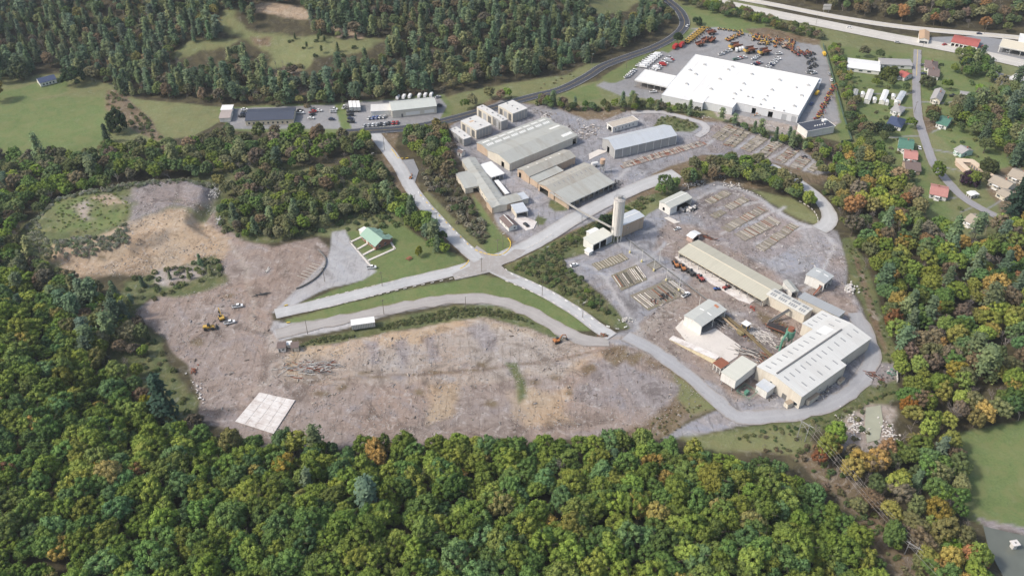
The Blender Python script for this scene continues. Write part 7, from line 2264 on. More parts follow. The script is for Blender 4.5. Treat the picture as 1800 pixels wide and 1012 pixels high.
FOREST = []   # every tree: dict(kind, x, y, z, h, r, tone, where)
def scatter(poly, spacing, kinds, tones, size, where, jitter=.42, hgt=None, keep=1.0, terr=False, seed=0, excl=None):
    wp = [tuple(G(x, y)[:2]) for x, y in poly] if terr else [flat(x, y) for x, y in poly]
    rg = np.random.default_rng(seed + 1000)
    xs, ys = [p[0] for p in wp], [p[1] for p in wp]
    gx = np.arange(min(xs), max(xs) + spacing, spacing)
    gy = np.arange(min(ys), max(ys) + spacing, spacing * .87)
    X, Y = np.meshgrid(gx, gy)
    X = X + (np.arange(len(gy)) % 2)[:, None] * spacing / 2
    X = X + rg.uniform(-jitter, jitter, X.shape) * spacing
    Y = Y + rg.uniform(-jitter, jitter, Y.shape) * spacing
    X, Y = X.ravel(), Y.ravel()
    k = inside(X, Y, wp) & (rg.random(len(X)) < keep)
    X, Y = X[k], Y[k]
    if excl:
        for e in excl:
            ew = [tuple(G(x, y)[:2]) for x, y in e] if terr else [flat(x, y) for x, y in e]
            m = ~inside(X, Y, ew)
            X, Y = X[m], Y[m]
    Z = height(X, Y)
    px, py, dep = project(X, Y, Z + 8)
    m = (px > -90) & (px < 1890) & (py > -60) & (py < 1130) & (dep > 20)
    for x, y, z, u, v, d in zip(X[m], Y[m], Z[m], px[m], py[m], dep[m]):
        q = rg.random()
        acc = 0
        for kd, w in kinds:
            acc += w
            if q <= acc:
                break
        pal = tones[kd] if isinstance(tones, dict) else tones
        c = pal[rg.integers(len(pal))]
        j = rg.uniform(.72, 1.30)
        c = tuple(a * j * 1.78 * rg.uniform(.94, 1.06) for a in c)
        s = rg.uniform(*size)
        FOREST.append(dict(kind=kd, x=x, y=y, z=z, s=s, c=c, px=u, py=v, dep=d, where=where))

T_MIX = {'broad': GREENS, 'autumn': YELLOW, 'pine': PINES, 'bare': [(.3, .3, .3)], 'bush': OLIVE}
T_OLV = {'broad': OLIVE + GREENS[:4], 'autumn': RUST + YELLOW[2:3] + RUST, 'pine': PINES, 'bare': [(.3, .3, .3)], 'bush': OLIVE}
T_RT = {'broad': GREENS + OLIVE[:4] + [(.15, .15, .04), (.13, .14, .035)], 'autumn': YELLOW + RUST + RUST + YELLOW + ORANGE[1:], 'pine': PINES, 'bare': [(.3, .3, .3)], 'bush': OLIVE + RUST}
# A: the wooded ridge in front
scatter([(-140, 455), (0, 486), (100, 545), (190, 620), (240, 705), (300, 760), (400, 792), (520, 792), (650, 790), (900, 790), (1130, 790), (1230, 812), (1370, 832),
         (1432, 882), (1498, 950), (1560, 1045), (1625, 1250), (700, 1500), (-700, 1400), (-400, 455)], 6.1, [('broad', .96), ('autumn', .03), ('bare', .008), ('pine', .002)], T_MIX, (2.6, 5.3),
        "on the wooded ridge below the dirt field", seed=1)
# rough wood between ridge and dirt field on the left
LF = "in the mixed wood west of the dirt field"
scatter([(-150, 430), (40, 440), (95, 492), (200, 520), (236, 555), (262, 600), (180, 640), (190, 680), (120, 590), (0, 500), (-150, 470)], 6.4, [('broad', .55), ('pine', .25), ('autumn', .12), ('bare', .08)], T_OLV, (3.0, 4.8), LF, seed=2)
scatter([(180, 640), (262, 600), (262, 640), (250, 690), (290, 740), (350, 745), (370, 765), (400, 790), (300, 760), (230, 700)], 6.5, [('broad', .45), ('pine', .1), ('autumn', .25), ('bare', .2)], T_OLV, (2.6, 4.2), LF, keep=.75, seed=3)
scatter([(200, 560), (240, 560), (300, 640), (345, 735), (320, 745), (260, 690), (240, 620)], 4.2, [('bush', 1)], T_OLV, (1.0, 1.9), "on the slope beside the dirt field", keep=.65, seed=4)
# C: mid-left wood
MW = "in the far offices wood"
EX_C = []
scatter([(-150, 268), (30, 282), (180, 278), (260, 266), (330, 256), (410, 244), (500, 244), (592, 247), (640, 252), (662, 268), (640, 275), (560, 292), (470, 305), (380, 312), (318, 316), (240, 326), (160, 342),
         (95, 360), (50, 400), (30, 430), (-150, 430)], 7.0, [('broad', .72), ('autumn', .12), ('bare', .12), ('pine', .04)], T_OLV, (3.0, 5.2), MW, seed=5)
scatter([(380, 320), (560, 300), (640, 290), (690, 320), (640, 330), (560, 345), (480, 350), (440, 352), (400, 372)], 6.5, [('broad', .7), ('autumn', .14), ('bare', .16)], T_OLV, (2.6, 4.4), MW, keep=.8, seed=6)
scatter([(388, 370), (440, 352), (520, 356), (600, 352), (650, 345), (700, 362), (690, 376), (640, 378), (600, 392), (560, 402), (500, 425), (430, 420), (392, 395)], 6.0, [('broad', .8), ('pine', .1), ('autumn', .1)], T_OLV, (2.4, 4.0), MW, seed=7)
scatter([(420, 300), (700, 300), (700, 400), (560, 408), (400, 420), (380, 380)], 4.0, [('bush', .9), ('bare', .1)], T_OLV, (1.2, 2.2), "undergrowth", keep=.6, seed=8)
# trees east of the green-roofed house
scatter([(664, 352), (690, 345), (716, 365), (770, 408), (815, 452), (800, 455), (760, 440), (716, 402), (680, 376)], 5.4, [('broad', .75), ('pine', .25)], {'broad': GREENS[:6], 'pine': PINES[:4]}, (2.8, 4.0), "beside the green-roofed house", seed=9)
scatter([(640, 240), (680, 300), (700, 335), (745, 375), (790, 425), (750, 408), (690, 345), (640, 300)], 4.0, [('bush', .8), ('bare', .2)], T_OLV, (1.1, 2.0), "undergrowth", keep=.75, seed=10)
# D: slope between the road and the works
DS = "on the bank between the road and the works"
scatter([(705, 240), (760, 212), (800, 198), (870, 168), (900, 170), (850, 190), (800, 214), (782, 240), (800, 290), (806, 312), (790, 318), (742, 290), (715, 262)], 6.2, [('broad', .78), ('autumn', .12), ('bare', .1)], T_OLV, (2.8, 4.4), DS, seed=11)
scatter([(742, 290), (798, 312), (815, 335), (840, 380), (862, 418), (846, 430), (810, 400), (770, 350), (738, 320)], 4.2, [('bush', .7), ('broad', .12), ('bare', .18)], {'broad': OLIVE, 'bush': [(.12, .115, .08), (.15, .14, .11), (.09, .095, .06), (.13, .12, .09)], 'bare': [(.3, .3, .3)]}, (1.4, 2.6), DS, seed=12)
# E: far hills
FH = "on the pine hillside at the back"
EXN = [[(385, 22), (412, 14), (432, 45), (470, 58), (540, 62), (600, 70), (690, 68), (664, 86), (560, 98), (530, 115), (484, 116), (478, 88), (436, 70), (395, 45)], [(310, 88), (330, 76), (400, 72), (400, 86), (350, 90), (315, 98)],
       [(446, 8), (532, 10), (548, 36), (500, 32), (450, 24)], [(1030, -30), (1140, -30), (1100, 18), (1060, 22), (1045, 18)], [(58, 112), (110, 122), (122, 150), (60, 150)]]
EXN = EXN + [[(x, y + d) for x, y in e] for e in EXN[:4] for d in (12, 24, 34)]
NP = [(-120, 150), (0, 148), (60, 138), (100, 118), (135, 140), (190, 148), (215, 168), (330, 178), (530, 190), (640, 182), (790, 160), (900, 140), (1000, 124), (1078, 92), (1150, 60), (1178, 42), (1165, 12), (1120, -20), (1130, -120), (-200, -140)]
scatter(NP, 7.4, [('pine', .48), ('broad', .36), ('autumn', .08), ('bare', .08)], {'pine': PINES, 'broad': OLIVE + OLIVE + PINES, 'autumn': RUST + YELLOW[2:3], 'bare': [(.3, .3, .3)]}, (2.2, 4.8), FH, terr=True, excl=EXN, seed=13)
scatter([(120, 130), (215, 165), (530, 190), (790, 160), (780, 152), (530, 170), (300, 150), (200, 120)], 6.0, [('bush', .5), ('bare', .5)], {'bush': OLIVE + RUST, 'bare': [(.3, .3, .3)]}, (1.6, 2.8), "undergrowth", terr=True, keep=.7, seed=14)
# F: hill beyond the highway
scatter([(1250, -60), (1390, 0), (1500, 26), (1640, 46), (1830, 62), (1900, -100), (1300, -120)], 8, [('broad', .50), ('autumn', .30), ('bare', .15), ('pine', .05)], {'pine': PINES, 'broad': OLIVE, 'autumn': RUST + ORANGE[1:2], 'bare': [(.3, .3, .3)]}, (3.4, 5.2), "on the hillside beyond the highway", terr=True, seed=15)
scatter([(1190, -8), (1250, 8), (1350, 36), (1440, 62), (1456, 74), (1420, 68), (1340, 46), (1240, 22), (1185, 5)], 5.0, [('broad', .9), ('autumn', .1)], T_OLV, (2.2, 3.4), "in the hedge along the highway", seed=16)
# G: right forest
RF = "in the autumn wood right of the factory"
scatter([(1462, 318), (1500, 272), (1540, 300), (1572, 322), (1610, 352), (1618, 372), (1660, 420), (1690, 425), (1740, 405), (1800, 395), (1960, 400), (1960, 730), (1800, 738), (1700, 758), (1672, 762), (1600, 770), (1590, 730),
         (1582, 680), (1572, 618), (1545, 540), (1516, 470), (1494, 420), (1476, 380), (1450, 335)], 7.6, [('broad', .60), ('autumn', .18), ('bare', .16), ('pine', .06)], T_RT, (3.6, 5.4), RF, seed=17)
scatter([(1580, 740), (1670, 765), (1688, 840), (1697, 900), (1712, 930), (1718, 985), (1740, 1060), (1660, 1060), (1618, 1028), (1540, 940), (1460, 850), (1425, 795), (1400, 772), (1420, 764), (1470, 760), (1500, 800), (1570, 790)], 6.0, [('broad', .42), ('autumn', .22), ('bare', .33), ('pine', .03)], T_RT, (2.9, 5.0), "in the strip along the power line", seed=18)
scatter([(1430, 285), (1455, 270), (1500, 262), (1520, 240), (1545, 290), (1500, 300), (1465, 320), (1440, 310)], 6, [('broad', .7), ('autumn', .2), ('bare', .1)], T_RT, (2.8, 4.2), "between the yard and the village", seed=19)
# H: village-side wood
scatter([(1660, 210), (1690, 175), (1740, 170), (1762, 150), (1800, 165), (1960, 170), (1960, 320), (1800, 300), (1760, 290), (1745, 262), (1700, 235)], 7.2, [('broad', .75), ('pine', .15), ('autumn', .1)], T_OLV, (3.4, 4.8), "in the wood east of the village", seed=20)
scatter([(1682, 100), (1700, 92), (1750, 128), (1745, 150), (1700, 130)], 6.5, [('broad', .8), ('pine', .2)], T_OLV, (2.8, 4.2), "between village and highway", seed=21)
# I: belts around the upper sawmill yard
scatter([(1140, 335), (1170, 318), (1200, 305), (1260, 288), (1330, 288), (1392, 322), (1428, 360), (1420, 372), (1385, 352), (1330, 326), (1262, 314), (1200, 330), (1160, 350)], 5.8, [('broad', .9), ('autumn', .1)], T_OLV, (3.0, 4.4), "in the belt above the stacking yard", seed=22)
scatter([(958, 425), (1030, 398), (1130, 346), (1150, 352), (1085, 398), (1030, 425), (985, 450), (1010, 482), (1050, 515), (1085, 560), (1040, 545), (960, 500), (898, 472)], 2.5, [('bush', .86), ('broad', .06), ('bare', .08)], T_OLV, (.8, 1.7), "on the bank by the crossing", keep=.95, seed=23)
scatter([(1380, 300), (1470, 345), (1485, 400), (1466, 392), (1450, 350), (1390, 312)], 4.5, [('bush', .8), ('broad', .2)], T_OLV, (1.3, 2.2), "beside the loop road", keep=.6, seed=24)
# J: hedge belt south of the warehouse
scatter([(938, 176), (985, 178), (1010, 190), (1080, 188), (1150, 184), (1180, 192), (1240, 204), (1260, 212), (1330, 228), (1400, 250), (1440, 258), (1480, 268), (1440, 275), (1380, 258), (1320, 236), (1250, 210), (1160, 196), (1080, 196), (1000, 198), (950, 190)], 4.6,
        [('broad', .5), ('pine', .12), ('autumn', .14), ('bush', .24)], T_OLV, (1.8, 3.0), "in the hedge south of the white warehouse", seed=25)
# L: hedge beside the fence east of the warehouse
scatter([(1452, 84), (1475, 84), (1490, 130), (1500, 180), (1530, 250), (1508, 258), (1490, 200), (1475, 150), (1460, 110)], 4.8, [('broad', .8), ('autumn', .2)], T_OLV, (1.8, 3.0), "in the hedge behind the warehouse fence", seed=26)
# verge weeds
WD = "undergrowth"
scatter([(515, 614), (560, 594), (640, 580), (720, 558), (800, 540), (880, 542), (940, 556), (985, 590), (930, 568), (850, 553), (720, 572), (640, 588), (560, 604)], 1.5, [('bush', 1)], {'bush': [(.085, .10, .045), (.07, .085, .038), (.10, .105, .05)]}, (.5, 1.0), WD, keep=.85, seed=27)
scatter([(45, 400), (95, 352), (240, 332), (300, 320), (380, 322), (375, 332), (300, 330), (240, 342), (110, 362), (70, 400), (90, 432), (200, 430), (225, 400), (232, 440), (170, 452), (95, 462), (60, 440)], 2.1, [('bush', 1)], {'bush': [(.16, .17, .13), (.12, .14, .09), (.095, .115, .06), (.20, .20, .165)]}, (.9, 1.6), WD, keep=.85, seed=28)
scatter([(1215, 768), (1290, 762), (1400, 762), (1428, 782), (1400, 800), (1310, 790)], 2.6, [('bush', .5), ('bare', .5)], {'bush': RUST + OLIVE, 'bare': [(.3, .3, .3)]}, (.5, 1.1), WD, keep=.6, seed=43)
scatter([(1262, 712), (1225, 728), (1170, 772), (1070, 775), (1130, 745), (1185, 710)], 2.2, [('bush', 1)], {'bush': [(.13, .12, .06), (.10, .11, .05), (.15, .12, .07)]}, (.3, .7), WD, keep=.6, seed=44)
scatter([(82, 365), (130, 352), (232, 352), (235, 385), (215, 410), (150, 424), (92, 420)], 3.0, [('bush', 1)], {'bush': [(.12, .165, .045), (.10, .14, .04), (.15, .18, .05), (.13, .13, .07)]}, (.4, .9), WD, keep=.6, seed=40)
scatter([(478, 116), (532, 116), (534, 178), (480, 176)], 5, [('bare', .6), ('bush', .25), ('autumn', .15)], T_OLV, (2.0, 3.6), WD, terr=True, seed=41)
scatter([(240, 328), (330, 312), (390, 322), (384, 345), (330, 332), (240, 345)], 2.6, [('bush', 1)], {'bush': [(.15, .155, .12), (.12, .13, .09)]}, (.5, 1.0), WD, keep=.7, seed=42)
scatter([(270, 480), (375, 452), (392, 478), (385, 492), (330, 500), (300, 515), (240, 545), (205, 528), (215, 498)], 4.2, [('bush', .85), ('pine', .15)], T_OLV, (1.1, 2.1), WD, keep=.7, seed=29)
scatter([(1290, 768), (1400, 738), (1490, 712), (1545, 660), (1575, 690), (1500, 722), (1440, 762), (1300, 775)], 2.4, [('bush', .8), ('bare', .2)], T_OLV, (.5, 1.2), WD, keep=.8, seed=30)
scatter([(1500, 430), (1520, 480), (1560, 580), (1572, 640), (1548, 640), (1538, 580), (1510, 500), (1486, 430)], 3.4, [('bush', 1)], T_OLV, (.4, .9), WD, keep=.8, seed=31)
scatter([(1470, 740), (1575, 700), (1590, 770), (1560, 800), (1500, 800)], 4, [('bush', .6), ('bare', .4)], T_RT, (.8, 1.6), WD, keep=.35, seed=32)
scatter([(1420, 775), (1440, 785), (1500, 855), (1570, 935), (1650, 1030), (1600, 1030), (1520, 940), (1440, 860), (1390, 800)], 3.0, [('bush', .5), ('bare', .5)], {'bush': RUST + OLIVE, 'bare': [(.3, .3, .3)]}, (.8, 1.9), WD, keep=.8, seed=33)
scatter([(185, 165), (215, 160), (262, 205), (290, 243), (275, 248), (232, 225), (190, 190)], 4.5, [('bush', .8), ('bare', .2)], T_OLV, (1.0, 1.9), WD, keep=.8, seed=34)
scatter([(1156, 206), (1186, 204), (1225, 217), (1228, 226), (1190, 232), (1152, 224)], 3, [('bush', 1)], T_OLV, (.6, 1.1), WD, keep=.6, seed=35)
scatter([(840, 196), (870, 180), (1000, 132), (1040, 116), (985, 160), (930, 188), (860, 186)], 4.5, [('bush', 1)], {'bush': [(.17, .14, .08), (.13, .13, .06), (.10, .11, .05)]}, (.6, 1.2), WD, keep=.5, seed=36)
scatter([(1470, 100), (1600, 100), (1606, 230), (1640, 320), (1760, 400), (1640, 400), (1560, 300), (1500, 240)], 9, [('bush', 1)], T_OLV, (.8, 2.0), WD, keep=.5, seed=50)
scatter([(1620, 110), (1700, 120), (1780, 180), (1780, 300), (1700, 290), (1640, 230)], 9, [('bush', 1)], T_OLV, (.8, 2.0), WD, keep=.5, seed=51)
for i in range(80):   # village garden trees
    u, v = RNG.uniform(1490, 1740), RNG.uniform(100, 400)
    if abs(u - (1612 if v < 205 else 1612 + (v - 205) * .55)) < 14 or v > 330 + (u - 1600) * .5:
        continue
    if any(abs(u - hu) < 17 and -8 < v - hv < 24 for hu, hv in HOUSES):
        continue
    x, y = flat(u, v)
    FOREST.append(dict(kind='broad' if RNG.random() < .8 else 'autumn', x=x, y=y, z=0, s=RNG.uniform(2.6, 4.8), c=tuple(1.4 * np.array((OLIVE + GREENS)[RNG.integers(14)])), px=u, py=v - 8, dep=600, where="in a village garden"))

for i in range(16):
    u, v = RNG.uniform(480, 640), RNG.uniform(66, 100)
    x, y, z = G(u, v)
    FOREST.append(dict(kind='pine' if i % 2 else 'bush', x=x, y=y, z=z, s=RNG.uniform(1.2, 2.2), c=(.07, .10, .045), px=u, py=v, dep=700, where="on the hill meadow"))

def lone(kind, px, py, s, c, label, cat="tree"):
    x, y = flat(px, py)
    z = float(height(x, y))
    if py < 200:
        g = G(px, py)
        x, y, z = g
    if c[0] > .25:
        c = tuple(a * k for a, k in zip(c, (.72, .82, 1.0)))
    FOREST.append(dict(kind=kind, x=x, y=y, z=z, s=s, c=c, px=px, py=py, dep=1, where="", label=label, cat=cat))
lone('broad', 210, 232, 8, (.035, .060, .028), "big dark green lone tree in the lawn west of the office with the black roof")
lone('broad', 36, 140, 7.5, (.085, .105, .055), "large pale green tree left of the navy-roofed farmhouse")
lone('broad', 134, 148, 8.5, (.040, .070, .035), "dark round tree at the corner of the lawn below the farmhouse")
lone('autumn', -4, 178, 6.5, (.38, .25, .05), "golden tree at the left edge of the far lawn")
lone('pine', 190, 250, 3.4, (.035, .060, .040), "small dark spruce at the lower edge of the far lawn")
lone('broad', 1226, 44, 4.5, (.045, .075, .035), "lone dark round tree on the grass by the bend of the asphalt road")
lone('broad', 1190, 78, 4, (.05, .08, .035), "dark tree beside the red trucks")
lone('broad', 1561, 140, 6, (.105, .125, .035), "yellow-green tree left of the red roof in the village")
lone('broad', 1629, 154, 6, (.075, .085, .045), "round olive tree right of the village road")
lone('broad', 1704, 325, 5.5, (.045, .025, .045), "dark purple leaved tree beside the L-shaped storage building")
lone('pine', 1779, 382, 7.5, (.03, .055, .038), "tall dark conifer beside the tan houses")
lone('broad', 1558, 330, 6.5, (.035, .065, .035), "dark oval tree at the wood edge below the brown-roofed house")
lone('broad', 1734, 305, 6, (.07, .085, .035), "green tree right of the dark purple tree")
lone('broad', 1698, 120, 5.5, (.035, .060, .035), "dark tall tree between the highway and the village")
lone('broad', 1543, 232, 4.5, (.035, .055, .035), "dark shrub-like tree left of the navy-roofed house")
lone('broad', 1559, 238, 3.6, (.035, .055, .035), "small dark round tree below the navy-roofed house")
lone('broad', 1638, 205, 5, (.15, .12, .06), "brownish tree left of the green-roofed cottage")
lone('broad', 1062, 400, 4.6, (.035, .060, .030), "dense dark tree beside the silo")
lone('autumn', 737, 450, 2.2, (.28, .26, .03), "small bright yellow-green bush on the house lawn", "bush")
lone('autumn', 505, 852, 5.2, (.44, .29, .05), "golden yellow tree alone among green crowns on the left of the ridge")
lone('autumn', 1245, 880, 6.2, (.26, .23, .04), "large yellow-green crown on the right of the wooded ridge")
lone('autumn', 1142, 850, 5.0, (.40, .25, .06), "orange-yellow crown above the large yellow-green one")
lone('autumn', 1215, 848, 5.0, (.28, .22, .05), "dull yellow crown between its orange and its lime neighbours")
lone('autumn', 198, 868, 4.2, (.46, .27, .04), "bright orange-gold tree low on the left ridge")
lone('autumn', 262, 880, 3.6, (.34, .17, .07), "rusty orange tree beside the orange-gold one")
lone('autumn', 170, 822, 3.8, (.34, .18, .08), "small pinkish brown tree high on the left ridge")
lone('autumn', 48, 890, 4.0, (.30, .14, .07), "brick red crown near the lower left edge of the wood")
lone('autumn', 410, 800, 5.4, (.26, .22, .07), "wide tan-yellow crown near the white slab")
lone('autumn', 1000, 998, 5.5, (.20, .19, .05), "broad lime-yellow crown low in the middle of the ridge")
lone('autumn', 260, 718, 3.4, (.36, .30, .03), "bright yellow tree in the gap west of the dirt field")
lone('autumn', 247, 698, 2.2, (.22, .06, .06), "small dark red tree above the bright yellow one")
lone('pine', 295, 740, 7.0, (.045, .085, .060), "big blue-green pine right of the bright yellow tree")
lone('autumn', 1592, 725, 4.0, (.36, .15, .03), "bright orange tree beside the settling basin")
lone('autumn', 1672, 668, 4.6, (.42, .30, .05), "bright golden tree amid the right wood")
lone('autumn', 1562, 580, 4.6, (.30, .13, .05), "rust red tree at the edge of the right wood")
lone('autumn', 1585, 435, 3.6, (.42, .22, .03), "orange tree above the factory in the right wood")
lone('autumn', 1520, 348, 3.6, (.40, .26, .04), "golden orange tree near the end of the loop road")
lone('autumn', 1640, 560, 4.2, (.42, .25, .05), "orange-yellow tree high in the right wood")
lone('broad', 1770, 720, 7, (.075, .125, .035), "big fresh green crown above the far right lawn")
lone('broad', 1755, 510, 7, (.07, .12, .04), "very large bright green crown at the right edge of the wood")
lone('broad', 1668, 975, 4.6, (.12, .20, .025), "bright lime green tree under the power lines")
lone('autumn', 1712, 1000, 3.8, (.40, .13, .06), "coral red tree beside the pond")
lone('autumn', 1438, 815, 3.4, (.32, .12, .05), "rust orange tree at the top of the cleared strip")
lone('autumn', 1640, 920, 5.2, (.22, .17, .04), "orange-topped green tree beside the cleared strip")
lone('bare', 1680, 745, 8, (.3, .3, .3), "pale leafless tree at the top of the lawn by the pond")
lone('bare', 1575, 600, 6, (.3, .3, .3), "grey leafless tree right of the factory")

# keep roads, roofs and yards clear
CLEAR = []
def clear_of_things():
    X = np.array([t['x'] for t in FOREST])
    Y = np.array([t['y'] for t in FOREST])
    keep = np.ones(len(FOREST), bool)
    for L, w in ((L_main, 7), (L_west, 7), (L_east, 8.5), (L_se, 6), (L_loop, 6), (L_asph, 7.5), (L_h1, 11), (L_h2, 11), (L_fr, 7), (L_vl, 5.5), (L_ring, 6), (L_low, 6)):
        d = seg_dist(X, Y, [(p.x, p.y) for p in L[::2]] + [(L[-1].x, L[-1].y)])
        keep &= d > w
    for pts, m in CLEAR_FOOT:
        keep &= ~(inside(X, Y, pts) | (seg_dist(X, Y, pts, True) < m))
    return [t for t, k in zip(FOREST, keep) if k or t.get('label')]
FOREST = clear_of_things()

UP = {'broad': 1.0, 'autumn': 1.0, 'bare': 1.0}
KINDN = {'broad': 'broadleaf_tree', 'autumn': 'autumn_tree', 'pine': 'pine_tree', 'bare': 'bare_tree', 'bush': 'bush'}
for kd in KINDN:
    ts = [t for t in FOREST if t['kind'] == kd]
    def vis(t):
        inn = -10 < t['px'] < 1810 and -15 < t['py'] < 1030
        return (0 if t.get('label') else 1, 0 if inn else 1, t['dep'] / t['s'])
    ts.sort(key=vis)
    for i, t in enumerate(ts):
        t['ind'] = i < 285 and (t.get('label') or (-10 < t['px'] < 1810 and -15 < t['py'] < 1030)) and t['where'] != 'undergrowth'

def spot(t):
    u, v, w = t['px'], t['py'], t['where']
    if 'wooded ridge' in w:
        col = "left of the white slab" if u < 400 else "below the white slab" if u < 560 else "below the timber pile" if u < 760 else "below the graded field" if u < 960 else "below the field's right end" if u < 1180 else "below the ring track" if u < 1380 else "beside the cleared strip"
        row = "at the ridge wood's upper edge" if v < 800 else "high on the wooded ridge" if v < 870 else "half way down the ridge" if v < 940 else "lowest on the ridge"
        return row + " " + col
    if 'pine hillside' in w:
        col = "above the far left lawn" if u < 220 else "left of the hill meadow" if u < 420 else "around the hill meadow" if u < 640 else "above the metal building" if u < 860 else "beside the asphalt road"
        row = "at the hillside's foot" if v > 140 else "midway up the hillside" if v > 70 else "high on the hillside"
        return row + " " + col
    if 'autumn wood' in w:
        row = "behind the village houses" if v < 420 else "right of the gravel yard" if v < 520 else "right of the factory" if v < 640 else "above the pond lawn"
        col = "at the wood's yard side" if u < 1600 else "deep in the wood" if u < 1710 else "at the right edge"
        return row + " " + col
    if 'far offices' in w:
        row = "just below the far lots" if v < 290 else "amid the middle wood" if v < 350 else "at the middle wood's lower edge"
        col = "left" if u < 150 else "above the spoil mound" if u < 350 else "left of the gully" if u < 560 else "near the main road"
        return row + " " + col
    return w

def height_of(t):
    if t['kind'] == 'pine':
        return t['s'] * 4.2
    if t['kind'] == 'bush':
        return t['s']
    return t['s'] * 2.5

def build_individual(t, i):
    kd, s = t['kind'], t['s']
    w = tone_word(t['c'])
    rz = RNG.uniform(0, 6.28)
    nm = KINDN[kd]
    label = t.get('label')
    size = "tall" if s > 4.6 else ("small" if s < 3.2 else "medium")
    if not label:
        noun = {'broad': 'broadleaf', 'autumn': 'autumn tree', 'pine': 'pine', 'bare': 'bare tree', 'bush': 'bush'}[kd]
        if kd == 'bare':
            w = 'grey'
        label = f"{size} {w} {noun} {spot(t)}"
    grp = None if t.get('label') else f"{nm.replace('_', ' ')}s {t['where']}"
    r = t['root'] = thing(nm, label, t.get('cat') or ('bush' if kd == 'bush' else 'tree'), (t['x'], t['y'], t['z']), rz, grp)
    asp = RNG.uniform(.88, 1.15)
    if kd in ('broad', 'autumn'):
        H = s * (1.75 if t.get('label') and s > 4 and kd == 'broad' else 2.5)
        tr = obj('trunk', TRUNK, parent=r)
        tr.scale = (H * .9, H * .9, H * .95)
        c = obj('crown', CROWN[RNG.integers(NB)], parent=r)
        c.location = (0, 0, H - s * 1.0)
        c.scale = (s * RNG.uniform(.9, 1.15), s * RNG.uniform(.8, 1.15), s * asp * RNG.uniform(.9, 1.2))
        c.rotation_euler = (RNG.uniform(-.25, .25), RNG.uniform(-.25, .25), 0)
        c.color = (*t['c'], 1)
    elif kd == 'pine':
        H = s * 4.2
        tr = obj('trunk', PTRUNK, parent=r)
        tr.scale = (H,) * 3
        c = obj('crown', PINE[RNG.integers(5)], parent=r)
        c.scale = (H * 1.05, H * 1.05, H)
        c.color = (*t['c'], 1)
    elif kd == 'bare':
        H = s * 2.6
        c = obj('branches', BARE[RNG.integers(4)], parent=r)
        c.scale = (H * .95, H * .95, H)
    else:
        c = obj('crown', BUSH[RNG.integers(4)], parent=r)
        c.location = (0, 0, s * .35)
        c.scale = (s, s * RNG.uniform(.8, 1.2), s * asp)
        c.color = (*t['c'], 1)

def mass(name, ts, meshes, scale_fn, label):
    """one object of kind stuff: the same crowns set out on points with geometry nodes"""
    if not ts:
        return
    src = bpy.data.collections.new(name + "_source")
    for m in meshes:
        o = bpy.data.objects.new(name + "_piece", m)
        src.objects.link(o)
    me = bpy.data.meshes.new(name)
    P0, SC, RZ, TI = [], [], [], []
    for t in ts:
        off, sc = scale_fn(t)
        P0.append((t['x'], t['y'], t['z'] + off))
        SC.append(sc)
        RZ.append(RNG.uniform(0, 6.28))
        TI.append((*t['c'], 1))
    me.vertices.add(len(P0))
    me.vertices.foreach_set('co', np.array(P0, np.float32).ravel())
    a = me.attributes.new('sc', 'FLOAT_VECTOR', 'POINT')
    a.data.foreach_set('vector', np.array(SC, np.float32).ravel())
    a = me.attributes.new('rz', 'FLOAT_VECTOR', 'POINT')
    a.data.foreach_set('vector', np.array([(.2 * math.sin(z * 5), .2 * math.cos(z * 7), z) if 'pine' not in name else (0, 0, z) for z in RZ], np.float32).ravel())
    a = me.attributes.new('tint', 'FLOAT_COLOR', 'POINT')
    a.data.foreach_set('color', np.array(TI, np.float32).ravel())
    a = me.attributes.new('pick', 'INT', 'POINT')
    a.data.foreach_set('value', RNG.integers(0, len(meshes), len(P0)).astype(np.int32))
    ng = bpy.data.node_groups.new(name, 'GeometryNodeTree')
    ng.interface.new_socket("Geometry", in_out='INPUT', socket_type='NodeSocketGeometry')
    ng.interface.new_socket("Geometry", in_out='OUTPUT', socket_type='NodeSocketGeometry')
    gi, go = ng.nodes.new('NodeGroupInput'), ng.nodes.new('NodeGroupOutput')
    ip = ng.nodes.new('GeometryNodeInstanceOnPoints')
    ci = ng.nodes.new('GeometryNodeCollectionInfo')
    ci.inputs['Collection'].default_value = src
    ci.inputs['Separate Children'].default_value = True
    ip.inputs['Pick Instance'].default_value = True
    def attr(nm, ty):
        n = ng.nodes.new('GeometryNodeInputNamedAttribute')
        n.data_type = ty
        n.inputs['Name'].default_value = nm
        return next(o for o in n.outputs if o.enabled and o.name == 'Attribute')
    ng.links.new(gi.outputs[0], ip.inputs['Points'])
    ng.links.new(ci.outputs[0], ip.inputs['Instance'])
    ng.links.new(attr('pick', 'INT'), ip.inputs['Instance Index'])
    ng.links.new(attr('rz', 'FLOAT_VECTOR'), ip.inputs['Rotation'])
    ng.links.new(attr('sc', 'FLOAT_VECTOR'), ip.inputs['Scale'])
    ng.links.new(ip.outputs[0], go.inputs[0])
    o = obj(name, me, kind='stuff', label=label, cat=None)
    md = o.modifiers.new("scatter", 'NODES')
    md.node_group = ng
    return o

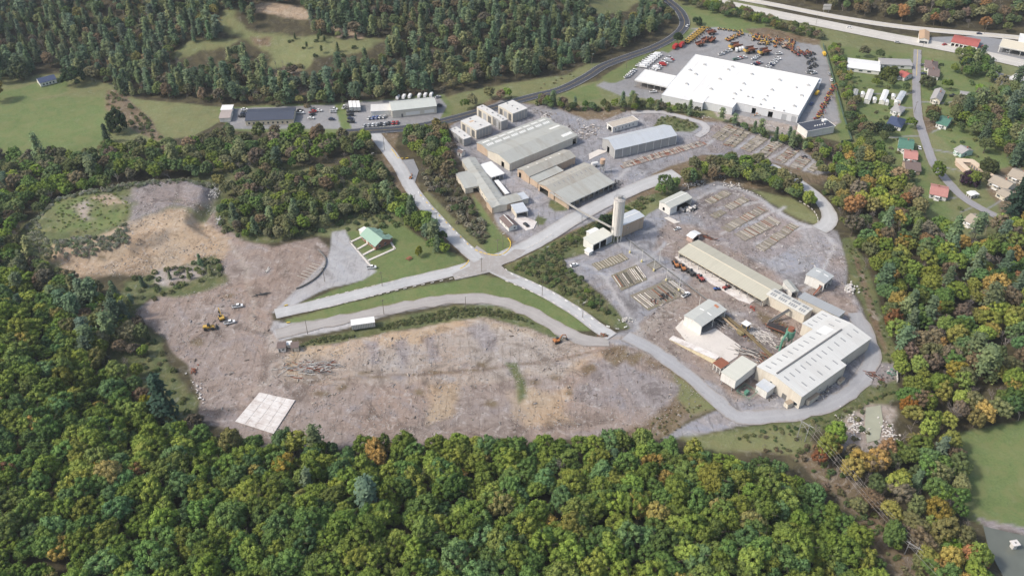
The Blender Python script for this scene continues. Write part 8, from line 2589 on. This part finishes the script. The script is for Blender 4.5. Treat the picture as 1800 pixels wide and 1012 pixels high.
def rs(s):
    return s * RNG.uniform(.88, 1.12)
ind = [t for t in FOREST if t['ind']]
rest = [t for t in FOREST if not t['ind']]
for i, t in enumerate(ind):
    build_individual(t, i)
same = {}
for t in ind:
    same.setdefault(t['root']['label'], []).append(t)
for lb, ts in same.items():
    if len(ts) > 1:
        ts.sort(key=lambda t: t['px'])
        for i, t in enumerate(ts):
            if i < len(ORD):
                w = f"{lb}, {ORD[i]} from left"
                if len(w.split()) > 16:
                    w = w.split(' ', 1)[1]
                if len(w.split()) > 16:
                    w = w.replace(' from left', '')
                t['root']['label'] = w
mass('woodland', [t for t in rest if t['kind'] in ('broad', 'autumn')], CROWN_I, lambda t: (t['s'] * 1.45, (t['s'], rs(t['s']), rs(t['s']))), "mass of further broadleaf crowns filling the woods")
mass('pine_woods', [t for t in rest if t['kind'] == 'pine'], PINE_I, lambda t: (0, (t['s'] * 4.4, t['s'] * 4.4, t['s'] * 4.2)), "mass of dark pines covering the far hillside")
mass('undergrowth', [t for t in rest if t['kind'] == 'bush'], BUSH_I, lambda t: (t['s'] * .3, (t['s'], rs(t['s']), rs(t['s']) * .9)), "low scrub and weeds along banks and wood edges")
BARE_I = [b.mesh("bare_mass", [TWIG]) for b in BARES]
mass('bare_woods', [t for t in rest if t['kind'] == 'bare'], BARE_I, lambda t: (0, (t['s'] * 2.4, t['s'] * 2.4, t['s'] * 2.6)), "mass of grey leafless trees between the leafy ones")
print("TREES", {k: (sum(t['kind'] == k and t['ind'] for t in FOREST), sum(t['kind'] == k for t in FOREST)) for k in KINDN})

# ------------------------------------------------------------------ air: one even haze round the whole place
HAZE = .00008
def haze():
    mb = MB().box(-1500, 1500, -300, 2600, -4, 300)
    m = bpy.data.materials.new("haze")
    m.use_nodes = True
    t = m.node_tree
    t.nodes.remove(t.nodes["Principled BSDF"])
    v = t.nodes.new("ShaderNodeVolumePrincipled")
    v.inputs['Color'].default_value = (.82, .90, 1.0, 1)
    v.inputs['Density'].default_value = HAZE
    v.inputs['Anisotropy'].default_value = .2
    t.links.new(v.outputs[0], t.nodes["Material Output"].inputs['Volume'])
    obj("haze", mb.mesh("haze", m), kind='stuff')

haze()
